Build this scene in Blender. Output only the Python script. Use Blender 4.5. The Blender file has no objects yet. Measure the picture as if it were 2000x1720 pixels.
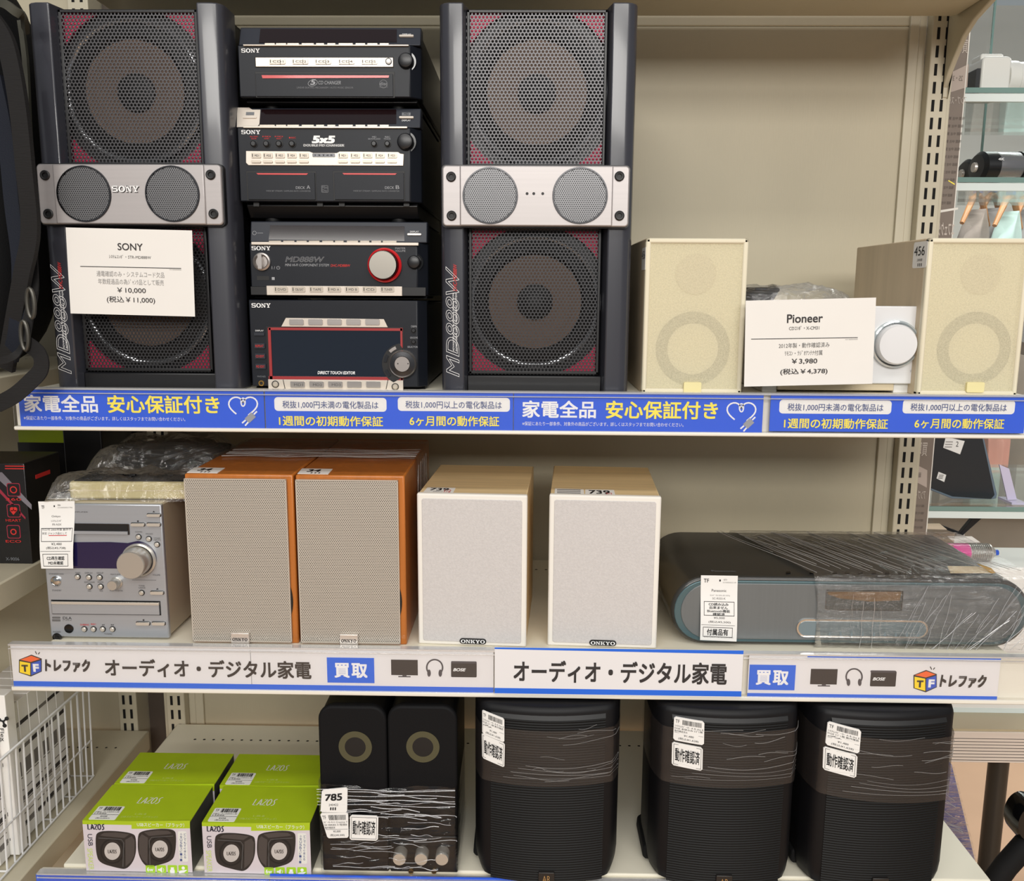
import bpy, math, random
from mathutils import Matrix, Vector
random.seed(7)
SC = bpy.context.scene
COL = SC.collection
PI = math.pi

# ---------------------------------------------------------------- camera
FPX, W_, H_ = 1723.0, 2000.0, 1720.0
CAM = Vector((0.0, -1.015, 1.35))
PSI, THETA, RHO = math.radians(1.0), math.radians(9.6), 0.006
_fwd = Vector((-math.sin(PSI)*math.cos(THETA), math.cos(PSI)*math.cos(THETA), -math.sin(THETA)))
_r0 = Vector((math.cos(PSI), math.sin(PSI), 0))
_d0 = _fwd.cross(_r0)
_rt = _r0*math.cos(RHO) - _d0*math.sin(RHO)
_dn = _d0*math.cos(RHO) + _r0*math.sin(RHO)
camd = bpy.data.cameras.new('camera'); camo = bpy.data.objects.new('camera', camd); COL.objects.link(camo)
camo.matrix_world = Matrix(((_rt.x, -_dn.x, -_fwd.x, CAM.x), (_rt.y, -_dn.y, -_fwd.y, CAM.y), (_rt.z, -_dn.z, -_fwd.z, CAM.z), (0, 0, 0, 1)))
camd.sensor_fit = 'HORIZONTAL'; camd.sensor_width = 36.0; camd.lens = 36.0*FPX/W_
camd.clip_start = 0.02; camd.clip_end = 60
SC.camera = camo

# ---------------------------------------------------------------- world, lamps, exposure
wd = bpy.data.worlds.new('world'); SC.world = wd; wd.use_nodes = True
wd.node_tree.nodes['Background'].inputs[0].default_value = (0.92, 0.95, 1.0, 1)
wd.node_tree.nodes['Background'].inputs[1].default_value = 0.28
def lamp(name, loc, rot, sx, sy, power, color=(1, .97, .92)):
    l = bpy.data.lights.new(name, 'AREA'); l.shape = 'RECTANGLE'; l.size = sx; l.size_y = sy; l.energy = power; l.color = color
    o = bpy.data.objects.new(name, l); COL.objects.link(o); o.location = loc; o.rotation_euler = rot
    return o
lamp('ceiling_light', (0.2, -1.15, 2.75), (0, 0, 0), 2.6, 0.22, 20)
lamp('ceiling_light', (0.1, -2.9, 2.75), (math.radians(25), 0, 0), 3.4, 0.5, 58)
lamp('ceiling_light', (0.4, -4.6, 2.6), (math.radians(55), 0, 0), 3.8, 0.6, 125)
lamp('ceiling_light', (2.2, 1.9, 2.75), (0, 0, 0), 2.2, 1.2, 100, (1, .98, .96))
SC.view_settings.view_transform = 'Standard'; SC.view_settings.look = 'None'
SC.view_settings.exposure = -0.1; SC.view_settings.gamma = 1.0; SC.view_settings.use_curve_mapping = False

# ---------------------------------------------------------------- materials
def lin(c):
    return tuple(((v/255)/12.92 if v/255 <= .04045 else ((v/255+.055)/1.055)**2.4) for v in c) + (1,)
MATS = {}
def mat(name, rgb, rough=.5, metal=0., spec=.5, coat=0., var=.0, vscale=(20, 20, 20), bump=0., bscale=(300, 300, 300), emit=None, aniso=0.):
    m = bpy.data.materials.new(name); m.use_nodes = True
    nt = m.node_tree; b = nt.nodes['Principled BSDF']
    b.inputs['Base Color'].default_value = lin(rgb); b.inputs['Roughness'].default_value = rough
    b.inputs['Metallic'].default_value = metal; b.inputs['Specular IOR Level'].default_value = spec
    b.inputs['Coat Weight'].default_value = coat; b.inputs['Coat Roughness'].default_value = .08
    b.inputs['Anisotropic'].default_value = aniso
    if emit:
        b.inputs['Emission Color'].default_value = lin(rgb); b.inputs['Emission Strength'].default_value = emit
    tc = nt.nodes.new('ShaderNodeTexCoord')
    def noise(sc, det=4):
        mp = nt.nodes.new('ShaderNodeMapping'); mp.inputs['Scale'].default_value = sc
        nt.links.new(tc.outputs['Object'], mp.inputs['Vector'])
        n = nt.nodes.new('ShaderNodeTexNoise'); n.inputs['Scale'].default_value = 1; n.inputs['Detail'].default_value = det
        nt.links.new(mp.outputs[0], n.inputs['Vector']); return n
    if var:
        n = noise(vscale); r = nt.nodes.new('ShaderNodeValToRGB')
        c = lin(rgb); r.color_ramp.elements[0].position = .3; r.color_ramp.elements[1].position = .7
        r.color_ramp.elements[0].color = tuple(max(0, x*(1-var)) for x in c[:3])+(1,)
        r.color_ramp.elements[1].color = tuple(min(1, x*(1+var)) for x in c[:3])+(1,)
        nt.links.new(n.outputs['Fac'], r.inputs[0]); nt.links.new(r.outputs[0], b.inputs['Base Color'])
    if bump:
        n = noise(bscale, 2); bp = nt.nodes.new('ShaderNodeBump'); bp.inputs['Strength'].default_value = bump; bp.inputs['Distance'].default_value = .001
        nt.links.new(n.outputs['Fac'], bp.inputs['Height']); nt.links.new(bp.outputs[0], b.inputs['Normal'])
    MATS[name] = m
    return m
def clear(name, tint=(255, 255, 255), gloss=.08, rough=.05, wrink=0., wscale=(30, 30, 30), haze=0., hazecol=(200, 200, 200), transp=1.):
    """thin clear sheet: transparent, with a fresnel gloss and a little milky haze"""
    m = bpy.data.materials.new(name); m.use_nodes = True; nt = m.node_tree; nt.nodes.clear()
    out = nt.nodes.new('ShaderNodeOutputMaterial'); t = nt.nodes.new('ShaderNodeBsdfTransparent'); t.inputs[0].default_value = lin(tint)
    g = nt.nodes.new('ShaderNodeBsdfGlossy'); g.inputs['Roughness'].default_value = rough; g.inputs[0].default_value = (1, 1, 1, 1)
    lw = nt.nodes.new('ShaderNodeLayerWeight'); lw.inputs['Blend'].default_value = .25
    mth = nt.nodes.new('ShaderNodeMath'); mth.operation = 'MULTIPLY_ADD'; mth.inputs[1].default_value = .6; mth.inputs[2].default_value = gloss; mth.use_clamp = True
    nt.links.new(lw.outputs['Fresnel'], mth.inputs[0])
    mx = nt.nodes.new('ShaderNodeMixShader'); nt.links.new(mth.outputs[0], mx.inputs[0]); nt.links.new(t.outputs[0], mx.inputs[1]); nt.links.new(g.outputs[0], mx.inputs[2])
    last = mx
    if haze:
        d = nt.nodes.new('ShaderNodeBsdfDiffuse'); d.inputs[0].default_value = lin(hazecol)
        m2 = nt.nodes.new('ShaderNodeMixShader'); m2.inputs[0].default_value = haze
        nt.links.new(mx.outputs[0], m2.inputs[1]); nt.links.new(d.outputs[0], m2.inputs[2]); last = m2
    if wrink:
        tc = nt.nodes.new('ShaderNodeTexCoord'); mp = nt.nodes.new('ShaderNodeMapping'); mp.inputs['Scale'].default_value = wscale
        nt.links.new(tc.outputs['Object'], mp.inputs[0]); n = nt.nodes.new('ShaderNodeTexNoise'); n.inputs['Scale'].default_value = 1; n.inputs['Detail'].default_value = 5
        n.inputs['Distortion'].default_value = .6
        nt.links.new(mp.outputs[0], n.inputs['Vector']); bp = nt.nodes.new('ShaderNodeBump'); bp.inputs['Strength'].default_value = wrink; bp.inputs['Distance'].default_value = .01
        nt.links.new(n.outputs['Fac'], bp.inputs['Height']); nt.links.new(bp.outputs[0], g.inputs['Normal']); nt.links.new(bp.outputs[0], lw.inputs['Normal'])
    nt.links.new(last.outputs[0], out.inputs[0])
    MATS[name] = m
    return m

# ---------------------------------------------------------------- geometry kit
def ray(px, py):
    return (_fwd + _rt*((px-W_/2)/FPX) + _dn*((py-H_/2)/FPX)).normalized()
def P(px, py, Y):
    d = ray(px, py); t = (Y-CAM.y)/d.y; return CAM + d*t
def PZ(px, py, Z):
    d = ray(px, py); t = (Z-CAM.z)/d.z; return CAM + d*t
def PX(px, py, X):
    d = ray(px, py); t = (X-CAM.x)/d.x; return CAM + d*t

class Thing:
    def __init__(s, name, label, cat, loc, rz=0., rx=0., ry=0., group=None):
        o = bpy.data.objects.new(name, None); COL.objects.link(o)
        o.empty_display_size = .02
        s.M = Matrix.Translation(Vector(loc)) @ Matrix.Rotation(rz, 4, 'Z') @ Matrix.Rotation(rx, 4, 'X') @ Matrix.Rotation(ry, 4, 'Y')
        o.matrix_world = s.M
        o['label'] = label; o['category'] = cat
        if group: o['group'] = group
        s.o = o
    def front(s, y=0., rx=0., at=(0, 0)):
        return Fr(s, Matrix.Translation((at[0], y, at[1])) @ Matrix.Rotation(rx, 4, 'X'))
    def top(s, z):
        return Fr(s, Matrix(((1, 0, 0, 0), (0, 0, 1, 0), (0, -1, 0, z), (0, 0, 0, 1))))
    def left(s, x):      # outward -x ; frame x runs towards the viewer's right = away->near
        return Fr(s, Matrix(((0, 1, 0, x), (-1, 0, 0, 0), (0, 0, 1, 0), (0, 0, 0, 1))))
    def right(s, x):     # outward +x
        return Fr(s, Matrix(((0, -1, 0, x), (1, 0, 0, 0), (0, 0, 1, 0), (0, 0, 0, 1))))
class World:
    M = Matrix.Identity(4); o = None
class Fr:
    def __init__(s, thing, L): s.t = thing; s.L = L; s.W = thing.M @ L; s.I = s.W.inverted()
    def q(s, px, py, y=0.):
        o = s.I @ CAM; d = s.I.to_3x3() @ ray(px, py); k = (y-o.y)/d.y; p = o + d*k
        return (p.x, p.z)
    def box(s, a, b, c, d):     # pixel box -> local x0,x1,z0,z1
        cy = (b+d)/2; cx = (a+c)/2
        x0 = s.q(a, cy)[0]; x1 = s.q(c, cy)[0]; z1 = s.q(cx, b)[1]; z0 = s.q(cx, d)[1]
        return x0, x1, z0, z1
    def scale(s, px, py):
        return abs(s.q(px+10, py)[0]-s.q(px-10, py)[0])/20
WORLD = World()
WF = Fr(WORLD, Matrix.Identity(4))
_TXT = {}
def text_mesh(st, bold=0., outline=0., shear=0., align='L', space=1.0):
    k = (st, bold, outline, shear, space)
    if k in _TXT: return _TXT[k]
    c = bpy.data.curves.new('t', 'FONT'); c.body = st; c.resolution_u = 2 if len(st) > 12 else 4; c.shear = shear; c.space_character = space
    if outline: c.fill_mode = 'NONE'; c.bevel_depth = outline; c.bevel_resolution = 0
    o = bpy.data.objects.new('t', c); COL.objects.link(o)
    dg = bpy.context.evaluated_depsgraph_get(); dg.update()
    me = o.evaluated_get(dg).to_mesh()
    vs = [(v.co.x, v.co.y, v.co.z) for v in me.vertices]; fs = [tuple(p.vertices) for p in me.polygons]
    o.evaluated_get(dg).to_mesh_clear()
    bpy.data.objects.remove(o); bpy.data.curves.remove(c)
    if not vs: vs = [(0, 0, 0), (1, 0, 0), (0, 1, 0)]; fs = []
    if bold and not outline:
        base = vs; nb = len(vs); f0 = fs; vs = []; fs = []
        for k_, (ox, oy) in enumerate(((-bold, -bold), (bold, bold), (-bold, bold), (bold, -bold))):
            vs += [(v[0]+ox, v[1]+oy, k_*.02) for v in base]; fs += [tuple(i+k_*nb for i in f) for f in f0]
    x0 = min(v[0] for v in vs); x1 = max(v[0] for v in vs); y0 = min(v[1] for v in vs); y1 = max(v[1] for v in vs)
    vs = [((v[0]-x0)/max(1e-6, x1-x0), (v[1]-y0)/max(1e-6, y1-y0), v[2]) for v in vs]
    _TXT[k] = (vs, fs); return _TXT[k]

class MB:
    def __init__(s): s.v = []; s.f = []; s.m = []; s.ms = []
    def mi(s, m):
        m = MATS[m] if isinstance(m, str) else m
        if m not in s.ms: s.ms.append(m)
        return s.ms.index(m)
    def add(s, vs, fs, m, fr=None):
        b = len(s.v); L = fr.L if fr else None
        s.v += [tuple(L @ Vector(v)) if L else tuple(v) for v in vs]
        i = s.mi(m)
        s.f += [tuple(b+k for k in f) for f in fs]; s.m += [i]*len(fs)
        return s
    def bx(s, x0, x1, y0, y1, z0, z1, m, fr=None):
        return s.add([(x0, y0, z0), (x1, y0, z0), (x1, y1, z0), (x0, y1, z0), (x0, y0, z1), (x1, y0, z1), (x1, y1, z1), (x0, y1, z1)],
                     [(0, 3, 2, 1), (4, 5, 6, 7), (0, 1, 5, 4), (1, 2, 6, 5), (2, 3, 7, 6), (3, 0, 4, 7)], m, fr)
    def prism(s, pts, y0, y1, m, fr=None, fn=None):
        """polygon pts (x,z) extruded from y0 (front) to y1"""
        a = sum(pts[i][0]*pts[(i+1) % len(pts)][1]-pts[(i+1) % len(pts)][0]*pts[i][1] for i in range(len(pts)))
        if a < 0: pts = pts[::-1]
        n = len(pts)
        vs = [(p[0], y0, p[1]) for p in pts]+[(p[0], y1, p[1]) for p in pts]
        if fn: vs = [fn(v) for v in vs]
        fs = [tuple(range(n)), tuple(range(2*n-1, n-1, -1))]+[(i, i+n, (i+1) % n+n, (i+1) % n) for i in range(n)]
        return s.add(vs, fs, m, fr)
    def exz(s, pts, z0, z1, m, fr=None):      # plan polygon (x,y) extruded in z
        return s.prism(pts, 0, 1, m, fr, fn=lambda v: (v[0], v[2], z0 if v[1] == 0 else z1)) if False else s._ex(pts, z0, z1, m, fr, lambda p, w: (p[0], p[1], w))
    def exx(s, pts, x0, x1, m, fr=None):      # side polygon (y,z) extruded in x
        return s._ex(pts, x0, x1, m, fr, lambda p, w: (w, p[0], p[1]))
    def _ex(s, pts, a, b, m, fr, f):
        ar = sum(pts[i][0]*pts[(i+1) % len(pts)][1]-pts[(i+1) % len(pts)][0]*pts[i][1] for i in range(len(pts)))
        if ar < 0: pts = pts[::-1]
        n = len(pts)
        vs = [f(p, a) for p in pts]+[f(p, b) for p in pts]
        return s.add(vs, [tuple(range(n-1, -1, -1)), tuple(range(n, 2*n))]+[(i, (i+1) % n, (i+1) % n+n, i+n) for i in range(n)], m, fr)
    def rr(s, x0, x1, z0, z1, r, y0, y1, m, fr=None, n=5):
        return s.prism(rrpts(x0, x1, z0, z1, r, n), y0, y1, m, fr)
    def lathe(s, cx, cz, prof, m, fr=None, seg=32, sx=1., sz=1.):
        """profile [(r, y)] revolved about the frame's y axis through (cx, cz)"""
        vs = []; fs = []; idx = []
        for r, y in prof:
            if r < 1e-7: idx.append([len(vs)]); vs.append((cx, y, cz))
            else:
                idx.append(list(range(len(vs), len(vs)+seg)))
                vs += [(cx+sx*r*math.cos(2*PI*k/seg), y, cz+sz*r*math.sin(2*PI*k/seg)) for k in range(seg)]
        for a, b in zip(idx, idx[1:]):
            for k in range(seg):
                k2 = (k+1) % seg
                if len(a) == 1 and len(b) == 1: continue
                if len(a) == 1: fs.append((a[0], b[k], b[k2]))
                elif len(b) == 1: fs.append((a[k2], a[k], b[0]))
                else: fs.append((a[k2], a[k], b[k], b[k2]))
        return s.add(vs, fs, m, fr)
    def disc(s, cx, cz, r, y0, y1, m, fr=None, seg=28, ch=.15):
        """short cylinder facing the viewer: front at y0, back at y1, small chamfer"""
        c = min(abs(y1-y0)*.5, r*ch)
        return s.lathe(cx, cz, [(0, y0), (r-c, y0), (r, y0+c), (r, y1)], m, fr, seg)
    def ring(s, cx, cz, r0, r1, y0, y1, m, fr=None, seg=40):
        return s.lathe(cx, cz, [(r0, y1), (r0, y0), (r1, y0), (r1, y1)], m, fr, seg)
    def tube(s, pts, r, m, fr=None, seg=8, closed=False):
        pts = [Vector(p) for p in pts]; n = len(pts); vs = []; fs = []
        up = Vector((0, 0, 1)); prev = None
        for i, p in enumerate(pts):
            t = (pts[min(i+1, n-1)]-pts[max(i-1, 0)])
            if closed: t = pts[(i+1) % n]-pts[i-1]
            t = t.normalized() if t.length > 1e-9 else Vector((0, 1, 0))
            a = prev if prev is not None else (up if abs(t.dot(up)) < .9 else Vector((1, 0, 0)))
            a = (a-t*a.dot(t)).normalized(); b = t.cross(a); prev = a
            rr_ = r[i] if isinstance(r, (list, tuple)) else r
            vs += [tuple(p+(a*math.cos(2*PI*k/seg)+b*math.sin(2*PI*k/seg))*rr_) for k in range(seg)]
        for i in range(n if closed else n-1):
            j = (i+1) % n
            fs += [(i*seg+k, i*seg+(k+1) % seg, j*seg+(k+1) % seg, j*seg+k) for k in range(seg)]
        if not closed: fs += [tuple(range(seg-1, -1, -1)), tuple((n-1)*seg+k for k in range(seg))]
        return s.add(vs, fs, m, fr)
    def text(s, st, x0, x1, z0, z1, y, m, fr=None, bold=0., outline=0., shear=0., mirror=False, space=1.0):
        vs, fs = text_mesh(st, bold, outline, shear, 'L', space)
        dk = .001 if not outline else .012
        if mirror: return s.add([(x1-(x1-x0)*v[0], y-dk*v[2], z0+(z1-z0)*v[1]) for v in vs], fs, m, fr)
        return s.add([(x0+(x1-x0)*v[0], y-dk*v[2], z0+(z1-z0)*v[1]) for v in vs], fs, m, fr)
    # --- pixel-box wrappers on a frame (thickness in metres, measured out of the frame's surface)
    def pt(s, fr, st, a, b, c, d, m, out=.0004, **k):
        return s.text(st, *fr.box(a, c, b, d), -out, m, fr, **k)
    def pr(s, fr, a, b, c, d, m, out=.001, inn=.001, r=0.):
        x0, x1, z0, z1 = fr.box(a, b, c, d)
        if r: return s.rr(x0, x1, z0, z1, min(r*fr.scale((a+c)/2, (b+d)/2), abs(x1-x0)*.49, abs(z1-z0)*.49), -out, inn, m, fr)
        return s.bx(x0, x1, -out, inn, z0, z1, m, fr)
    def pp(s, fr, pts, m, out=.001, inn=.001):
        return s.prism([fr.q(*p) for p in pts], -out, inn, m, fr)
    def pd(s, fr, cx, cy, rp, m, out=.002, inn=.001, seg=28, ch=.15):
        x, z = fr.q(cx, cy); return s.disc(x, z, rp*fr.scale(cx, cy), -out, inn, m, fr, seg, ch)
    def pring(s, fr, cx, cy, r0, r1, m, out=.001, inn=.001, seg=40):
        x, z = fr.q(cx, cy); k = fr.scale(cx, cy); return s.ring(x, z, r0*k, r1*k, -out, inn, m, fr, seg)
    def pline(s, fr, pts, wpx, m, out=.0004, closed=False):
        """flat ribbon of wpx pixels along pixel points"""
        q = [Vector((*fr.q(*p), 0)) for p in pts]; k = fr.scale(*pts[0])*wpx/2; vs = []; n = len(q)
        for i, p in enumerate(q):
            t = (q[(i+1) % n]-q[i-1]) if closed else (q[min(i+1, n-1)]-q[max(i-1, 0)])
            t.normalize(); nn = Vector((-t.y, t.x, 0))*k
            vs += [((p+nn).x, -out, (p+nn).y), ((p-nn).x, -out, (p-nn).y)]
        fs = [(2*i, 2*i+1, 2*((i+1) % n)+1, 2*((i+1) % n)) for i in range(n if closed else n-1)]
        return s.add(vs, fs, m, fr)
    def build(s, name, parent=None, bevel=0., smooth=True, ang=35, label=None, seg=2, kind=None):
        me = bpy.data.meshes.new(name); me.from_pydata(s.v, [], s.f)
        for m in s.ms: me.materials.append(m)
        me.polygons.foreach_set('material_index', s.m)
        if smooth:
            me.polygons.foreach_set('use_smooth', [True]*len(s.f)); me.set_sharp_from_angle(angle=math.radians(ang))
        me.update()
        o = bpy.data.objects.new(name, me); COL.objects.link(o)
        if parent is not None: o.parent = parent.o if isinstance(parent, Thing) else parent
        if bevel:
            md = o.modifiers.new('bevel', 'BEVEL'); md.width = bevel; md.segments = seg; md.limit_method = 'ANGLE'; md.angle_limit = math.radians(40)
        if label: o['label'] = label
        if kind: o['kind'] = kind
        return o
def rrpts(x0, x1, z0, z1, r, n=5):
    pts = []
    for cx, cz, a in ((x1-r, z1-r, 0), (x0+r, z1-r, 90), (x0+r, z0+r, 180), (x1-r, z0+r, 270)):
        for k in range(n+1):
            t = math.radians(a+90*k/n); pts.append((cx+r*math.cos(t), cz+r*math.sin(t)))
    return pts
def tag(o, label, cat, group=None):
    o['label'] = label; o['category'] = cat
    if group: o['group'] = group
    return o
def struct(o, label=None):
    o['kind'] = 'structure'
    if label: o['label'] = label
    return o
def dup(root, loc, label):
    r = root.copy(); COL.objects.link(r); r.location = loc; r['label'] = label
    for c in list(root.children):
        d = c.copy(); COL.objects.link(d); d.parent = r
        for g in list(c.children):
            e = g.copy(); COL.objects.link(e); e.parent = d
    return r
def thing_of(o, M):
    t = Thing.__new__(Thing); t.o = o; t.M = M; return t
def hexgrille(mb, fr, x0, x1, z0, z1, pitch, hole, y, m, inside=None, th=.001):
    R = pitch/math.sqrt(3); dz = 1.5*R; nz = int((z1-z0)/dz)+2; nx = int((x1-x0)/pitch)+2
    ang = [math.radians(30+60*k) for k in range(6)]
    oc = [(R*math.cos(a), R*math.sin(a)) for a in ang]; ic = [(hole*pitch*math.cos(a), hole*pitch*math.sin(a)) for a in ang]
    vs = []; fs = []
    for j in range(nz):
        for i in range(nx):
            cx = x0+pitch*(i+(.5 if j % 2 else 0)); cz = z0+dz*j
            if cx < x0 or cx > x1 or cz < z0 or cz > z1: continue
            if inside and not inside(cx, cz): continue
            b = len(vs)
            vs += [(cx+p[0], y, cz+p[1]) for p in oc]+[(cx+p[0], y, cz+p[1]) for p in ic]+[(cx+p[0], y+th, cz+p[1]) for p in ic]
            for k in range(6):
                k2 = (k+1) % 6
                fs += [(b+k, b+k2, b+6+k2, b+6+k), (b+6+k, b+6+k2, b+12+k2, b+12+k)]
    return mb.add(vs, fs, m, fr)
def barcode(mb, fr, x0, x1, z0, z1, y, m, n=26, rnd=None):
    rnd = rnd or random.Random(3); x = x0; step = (x1-x0)/n
    for i in range(n):
        w = step*rnd.choice((.35, .5, .8))
        mb.add([(x, -y, z0), (x+w, -y, z0), (x+w, -y, z1), (x, -y, z1)], [(0, 1, 2, 3)], m, fr); x += step

# palette
mat('ivory_paint', (190, 182, 160), .42, var=.03, vscale=(9, 9, 9))
mat('shelf_cream', (230, 224, 205), .45, var=.03, vscale=(9, 9, 9))
mat('ivory_panel', (182, 173, 149), .5, var=.05, vscale=(4, 4, 2.5), bump=.15, bscale=(400, 40, 40))
mat('lip_white', (226, 222, 210), .35)
mat('slot_black', (8, 7, 6), .9)
mat('hole_dark', (30, 27, 22), .9)
mat('black', (10, 10, 11), .5)
mat('black_gloss', (7, 7, 8), .12, spec=.6)
mat('black_soft', (14, 14, 15), .75, spec=.25)
mat('white_ink', (235, 235, 235), .6)
mat('grey_ink', (150, 152, 156), .6)
mat('dim_ink', (110, 112, 116), .6)
mat('black_ink', (18, 18, 20), .7)
mat('paper_grey_ink', (95, 93, 92), .7)
mat('pale_ink', (150, 148, 146), .7)
mat('red_ink', (200, 40, 36), .6)
mat('paper', (222, 219, 214), .7, var=.01)
mat('label_white', (232, 231, 228), .45)
mat('card_blue', (40, 90, 214), .45)
mat('card_white', (222, 220, 221), .5)
mat('strip_blue', (28, 100, 214), .45)
mat('card_yellow', (246, 228, 84), .5)
mat('ink_slate', (72, 84, 132), .6)
mat('charcoal_ink', (44, 40, 40), .6)
mat('silver', (178, 172, 168), .32, metal=.85, var=.03, vscale=(3, 200, 300))
mat('silver_light', (214, 206, 198), .3, metal=.6)
mat('chrome', (210, 210, 208), .12, metal=1.)
mat('dark_chrome', (90, 90, 92), .2, metal=1.)
mat('gold', (190, 150, 80), .3, metal=1.)
clear('clear_rail', gloss=.02, rough=.1, haze=.0)
clear('clear_edge', gloss=.35, rough=.12, haze=.35, hazecol=(225, 225, 225))
# ================================================================ setting: floor, walls
ZU, ZM, ZB = 1.238, 0.920, 0.622        # shelf surfaces: upper, middle, bottom
YB = 0.40                               # back panel plane
ZTOP = 1.743
mat('floor_vinyl', (186, 154, 124), .55, var=.10, vscale=(2, 2, 2), bump=.1, bscale=(60, 60, 60))
mat('wall_concrete', (128, 116, 104), .8, var=.35, vscale=(2.2, 2.2, 1.6))
mat('wall_pale', (214, 210, 202), .7, var=.08, vscale=(1, 1, 5))
mat('wood_slat', (150, 118, 88), .6, var=.25, vscale=(2, 2, 30))
b = MB(); b.bx(-3.2, 4.2, -6, 4.6, -.05, 0, 'floor_vinyl'); struct(b.build('floor', None), 'beige vinyl shop floor')
b = MB(); b.bx(-3.2, 4.2, 4.5, 4.6, 0, 3.0, 'wall_pale')
struct(b.build('wall_back', None), 'pale far shop wall')
b = MB(); b.bx(.5, 4.0, 2.85, 2.93, 0, 1.17, 'wall_concrete'); struct(b.build('wall_partition', None), 'low mottled grey-brown partition beyond the showcase')
b = MB(); b.bx(.5, 4.0, 2.83, 2.85, .385, .43, 'wood_slat'); struct(b.build('trim_1', None), 'brown wooden rail on the low partition')

# ================================================================ slotted frame behind the shelves
def slot_rows(mb, x, y, z0, z1, dx, pitch=.0254, w=.0042, h=.0165, m='slot_black'):
    z = z0
    while z < z1:
        for s in (-1, 1): mb.bx(x+s*dx-w/2, x+s*dx+w/2, y-.0006, y+.001, z, z+h, m)
        z += pitch
UW = .0155
XR = P(1828, 215, YB-.02).x
XL = P(344, 1385, YB-.02).x
t = Thing('shelving_frame', 'beige slotted steel uprights and back panels behind all the shelves', 'shelf frame', (0, YB, 0))
for x in (XL, XR):
    b = MB(); b.bx(x-UW, x+UW, -.022, .03, 0, 2.3, 'ivory_paint')
    b.bx(x-UW-.012, x-UW, -.004, .03, 0, 2.3, 'ivory_paint'); b.bx(x+UW, x+UW+.012, -.004, .03, 0, 2.3, 'ivory_paint')
    u = b.build('upright', t, bevel=.0015)
    b = MB(); slot_rows(b, x, -.022, .45, 2.2, .0062); b.build('slot_column', u, smooth=False)
zs = [0.30, 0.62, 0.925, 1.24, 1.70, 2.25]
zb = [P(1400, 51, YB).z]
for i, (z0, z1) in enumerate(((0.1, .60), (.60, 1.222), (1.222, zb[0]), (zb[0], 2.25))):
    b = MB(); b.bx(XL+UW+.012, XR-UW-.012, 0, .012, z0, z1, 'ivory_panel'); b.build('back_panel', t, bevel=.002)
for a_, c_ in ((XL+UW+.012, XL+UW+.026), (XR-UW-.026, XR-UW-.012)):
    b = MB(); b.bx(a_, c_, -.006, 0, .1, 2.2, 'ivory_paint'); b.build('panel_edging', t, bevel=.001)
XLL0 = P(253, 1420, YB-.02).x
mat('gap_brown', (70, 60, 52), .7)
b = MB(); b.bx(XLL0+UW+.002, XL-UW-.013, .02, .03, .1, 2.2, 'gap_brown'); b.build('gap_filler', t, label='added dark brown filler for the shaded gap between two uprights')  # added plate; its dark colour stands for the shade in the gap

def shelf(name, label, z, x0, x1, y0, rail_top, rail_bot, lip_bot, lean=0.):
    t = Thing(name, label, 'shelf', ((x0+x1)/2, 0, z))
    c = (x0+x1)/2; a, d = x0-c, x1-c
    b = MB(); b.bx(-.592-c, .591-c, y0+.014, YB-.024, -.022, 0, 'shelf_cream')
    bd = b.build('board', t, bevel=.002)
    b = MB()
    n = 74; a, d = -.592-c, .592-c
    for i in range(n):
        b.lathe(a+.05+i*.0155, -.001, [(0, 0), (.0021, 0)], 'hole_dark', Fr(t, Matrix(((1, 0, 0, 0), (0, 0, 1, YB-.075), (0, -1, 0, .0003), (0, 0, 0, 1)))), 8, sx=1.15)
    b.build('hole_row', t, smooth=False)
    a, d = x0-c, x1-c
    b = MB(); b.bx(a, d, y0+.005, y0+.014, lip_bot-z+.004, rail_top-z-.003, 'lip_white')
    b.bx(a, d, y0-.003, y0+.012, lip_bot-z, rail_bot-z, 'lip_white'); b.bx(a, d, y0+.002, y0+.03, lip_bot-z, lip_bot-z+.004, 'lip_white')
    b.build('front_lip', t, bevel=.0016)
    b = MB(); b.bx(a+.002, d-.002, y0-.0035, y0-.0028, rail_bot-z, rail_top-z, 'clear_rail')
    r = b.build('price_rail', t, smooth=False)
    b = MB(); b.bx(a+.002, d-.002, y0-.0042, y0+.006, rail_top-z-.002, rail_top-z, 'clear_edge')
    b.bx(a+.002, d-.002, y0-.0042, y0-.0026, rail_top-z-.0065, rail_top-z-.0055, 'clear_edge'); b.build('rail_edge', r)
    for x in (-.588-c, .587-c):
        b = MB(); b.exx([(y0+.02, -.004), (YB-.03, -.004), (YB-.03, -.085), (YB-.06, -.085), (y0+.10, -.03), (y0+.02, -.03)], x-.003, x+.003, 'ivory_paint'); b.build('bracket', t, bevel=.001)
    return t
def zpx(px, py, Y=0.): return P(px, py, Y).z
XU0 = P(26, 800, 0).x; XU1 = .622
XM0 = P(20, 1300, 0).x; XM1 = .640
YBT = -.012
XB0 = P(72, 1708, YBT).x; XB1 = .605
zu_t, zu_b, zu_l = zpx(800, 762), zpx(800, 838), zpx(800, 846)
zm_t, zm_b, zm_l = zpx(800, 1265), zpx(800, 1349), zpx(800, 1358)
zb_t, zb_b, zb_l = zpx(400, 1707, YBT), zpx(400, 1800, YBT), zpx(400, 1810, YBT)
ZU = zu_t-.004; ZM = .9172; ZB = zb_t+.0006
shelf('shelf_board', 'upper shelf board whose front rail holds the blue guarantee cards', ZU, XU0, XU1, 0, zu_t, zu_b, zu_l)
shelf('shelf_board', 'middle shelf board whose front rail holds the white buy-back cards', ZM, XM0, XM1, 0, zm_t, zm_b, zm_l)
shelf('shelf_board', 'lowest shelf board carrying the green boxes and tall black curved speakers', ZB, XB0, XB1, YBT, zb_t, zb_b, zb_l)
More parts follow.
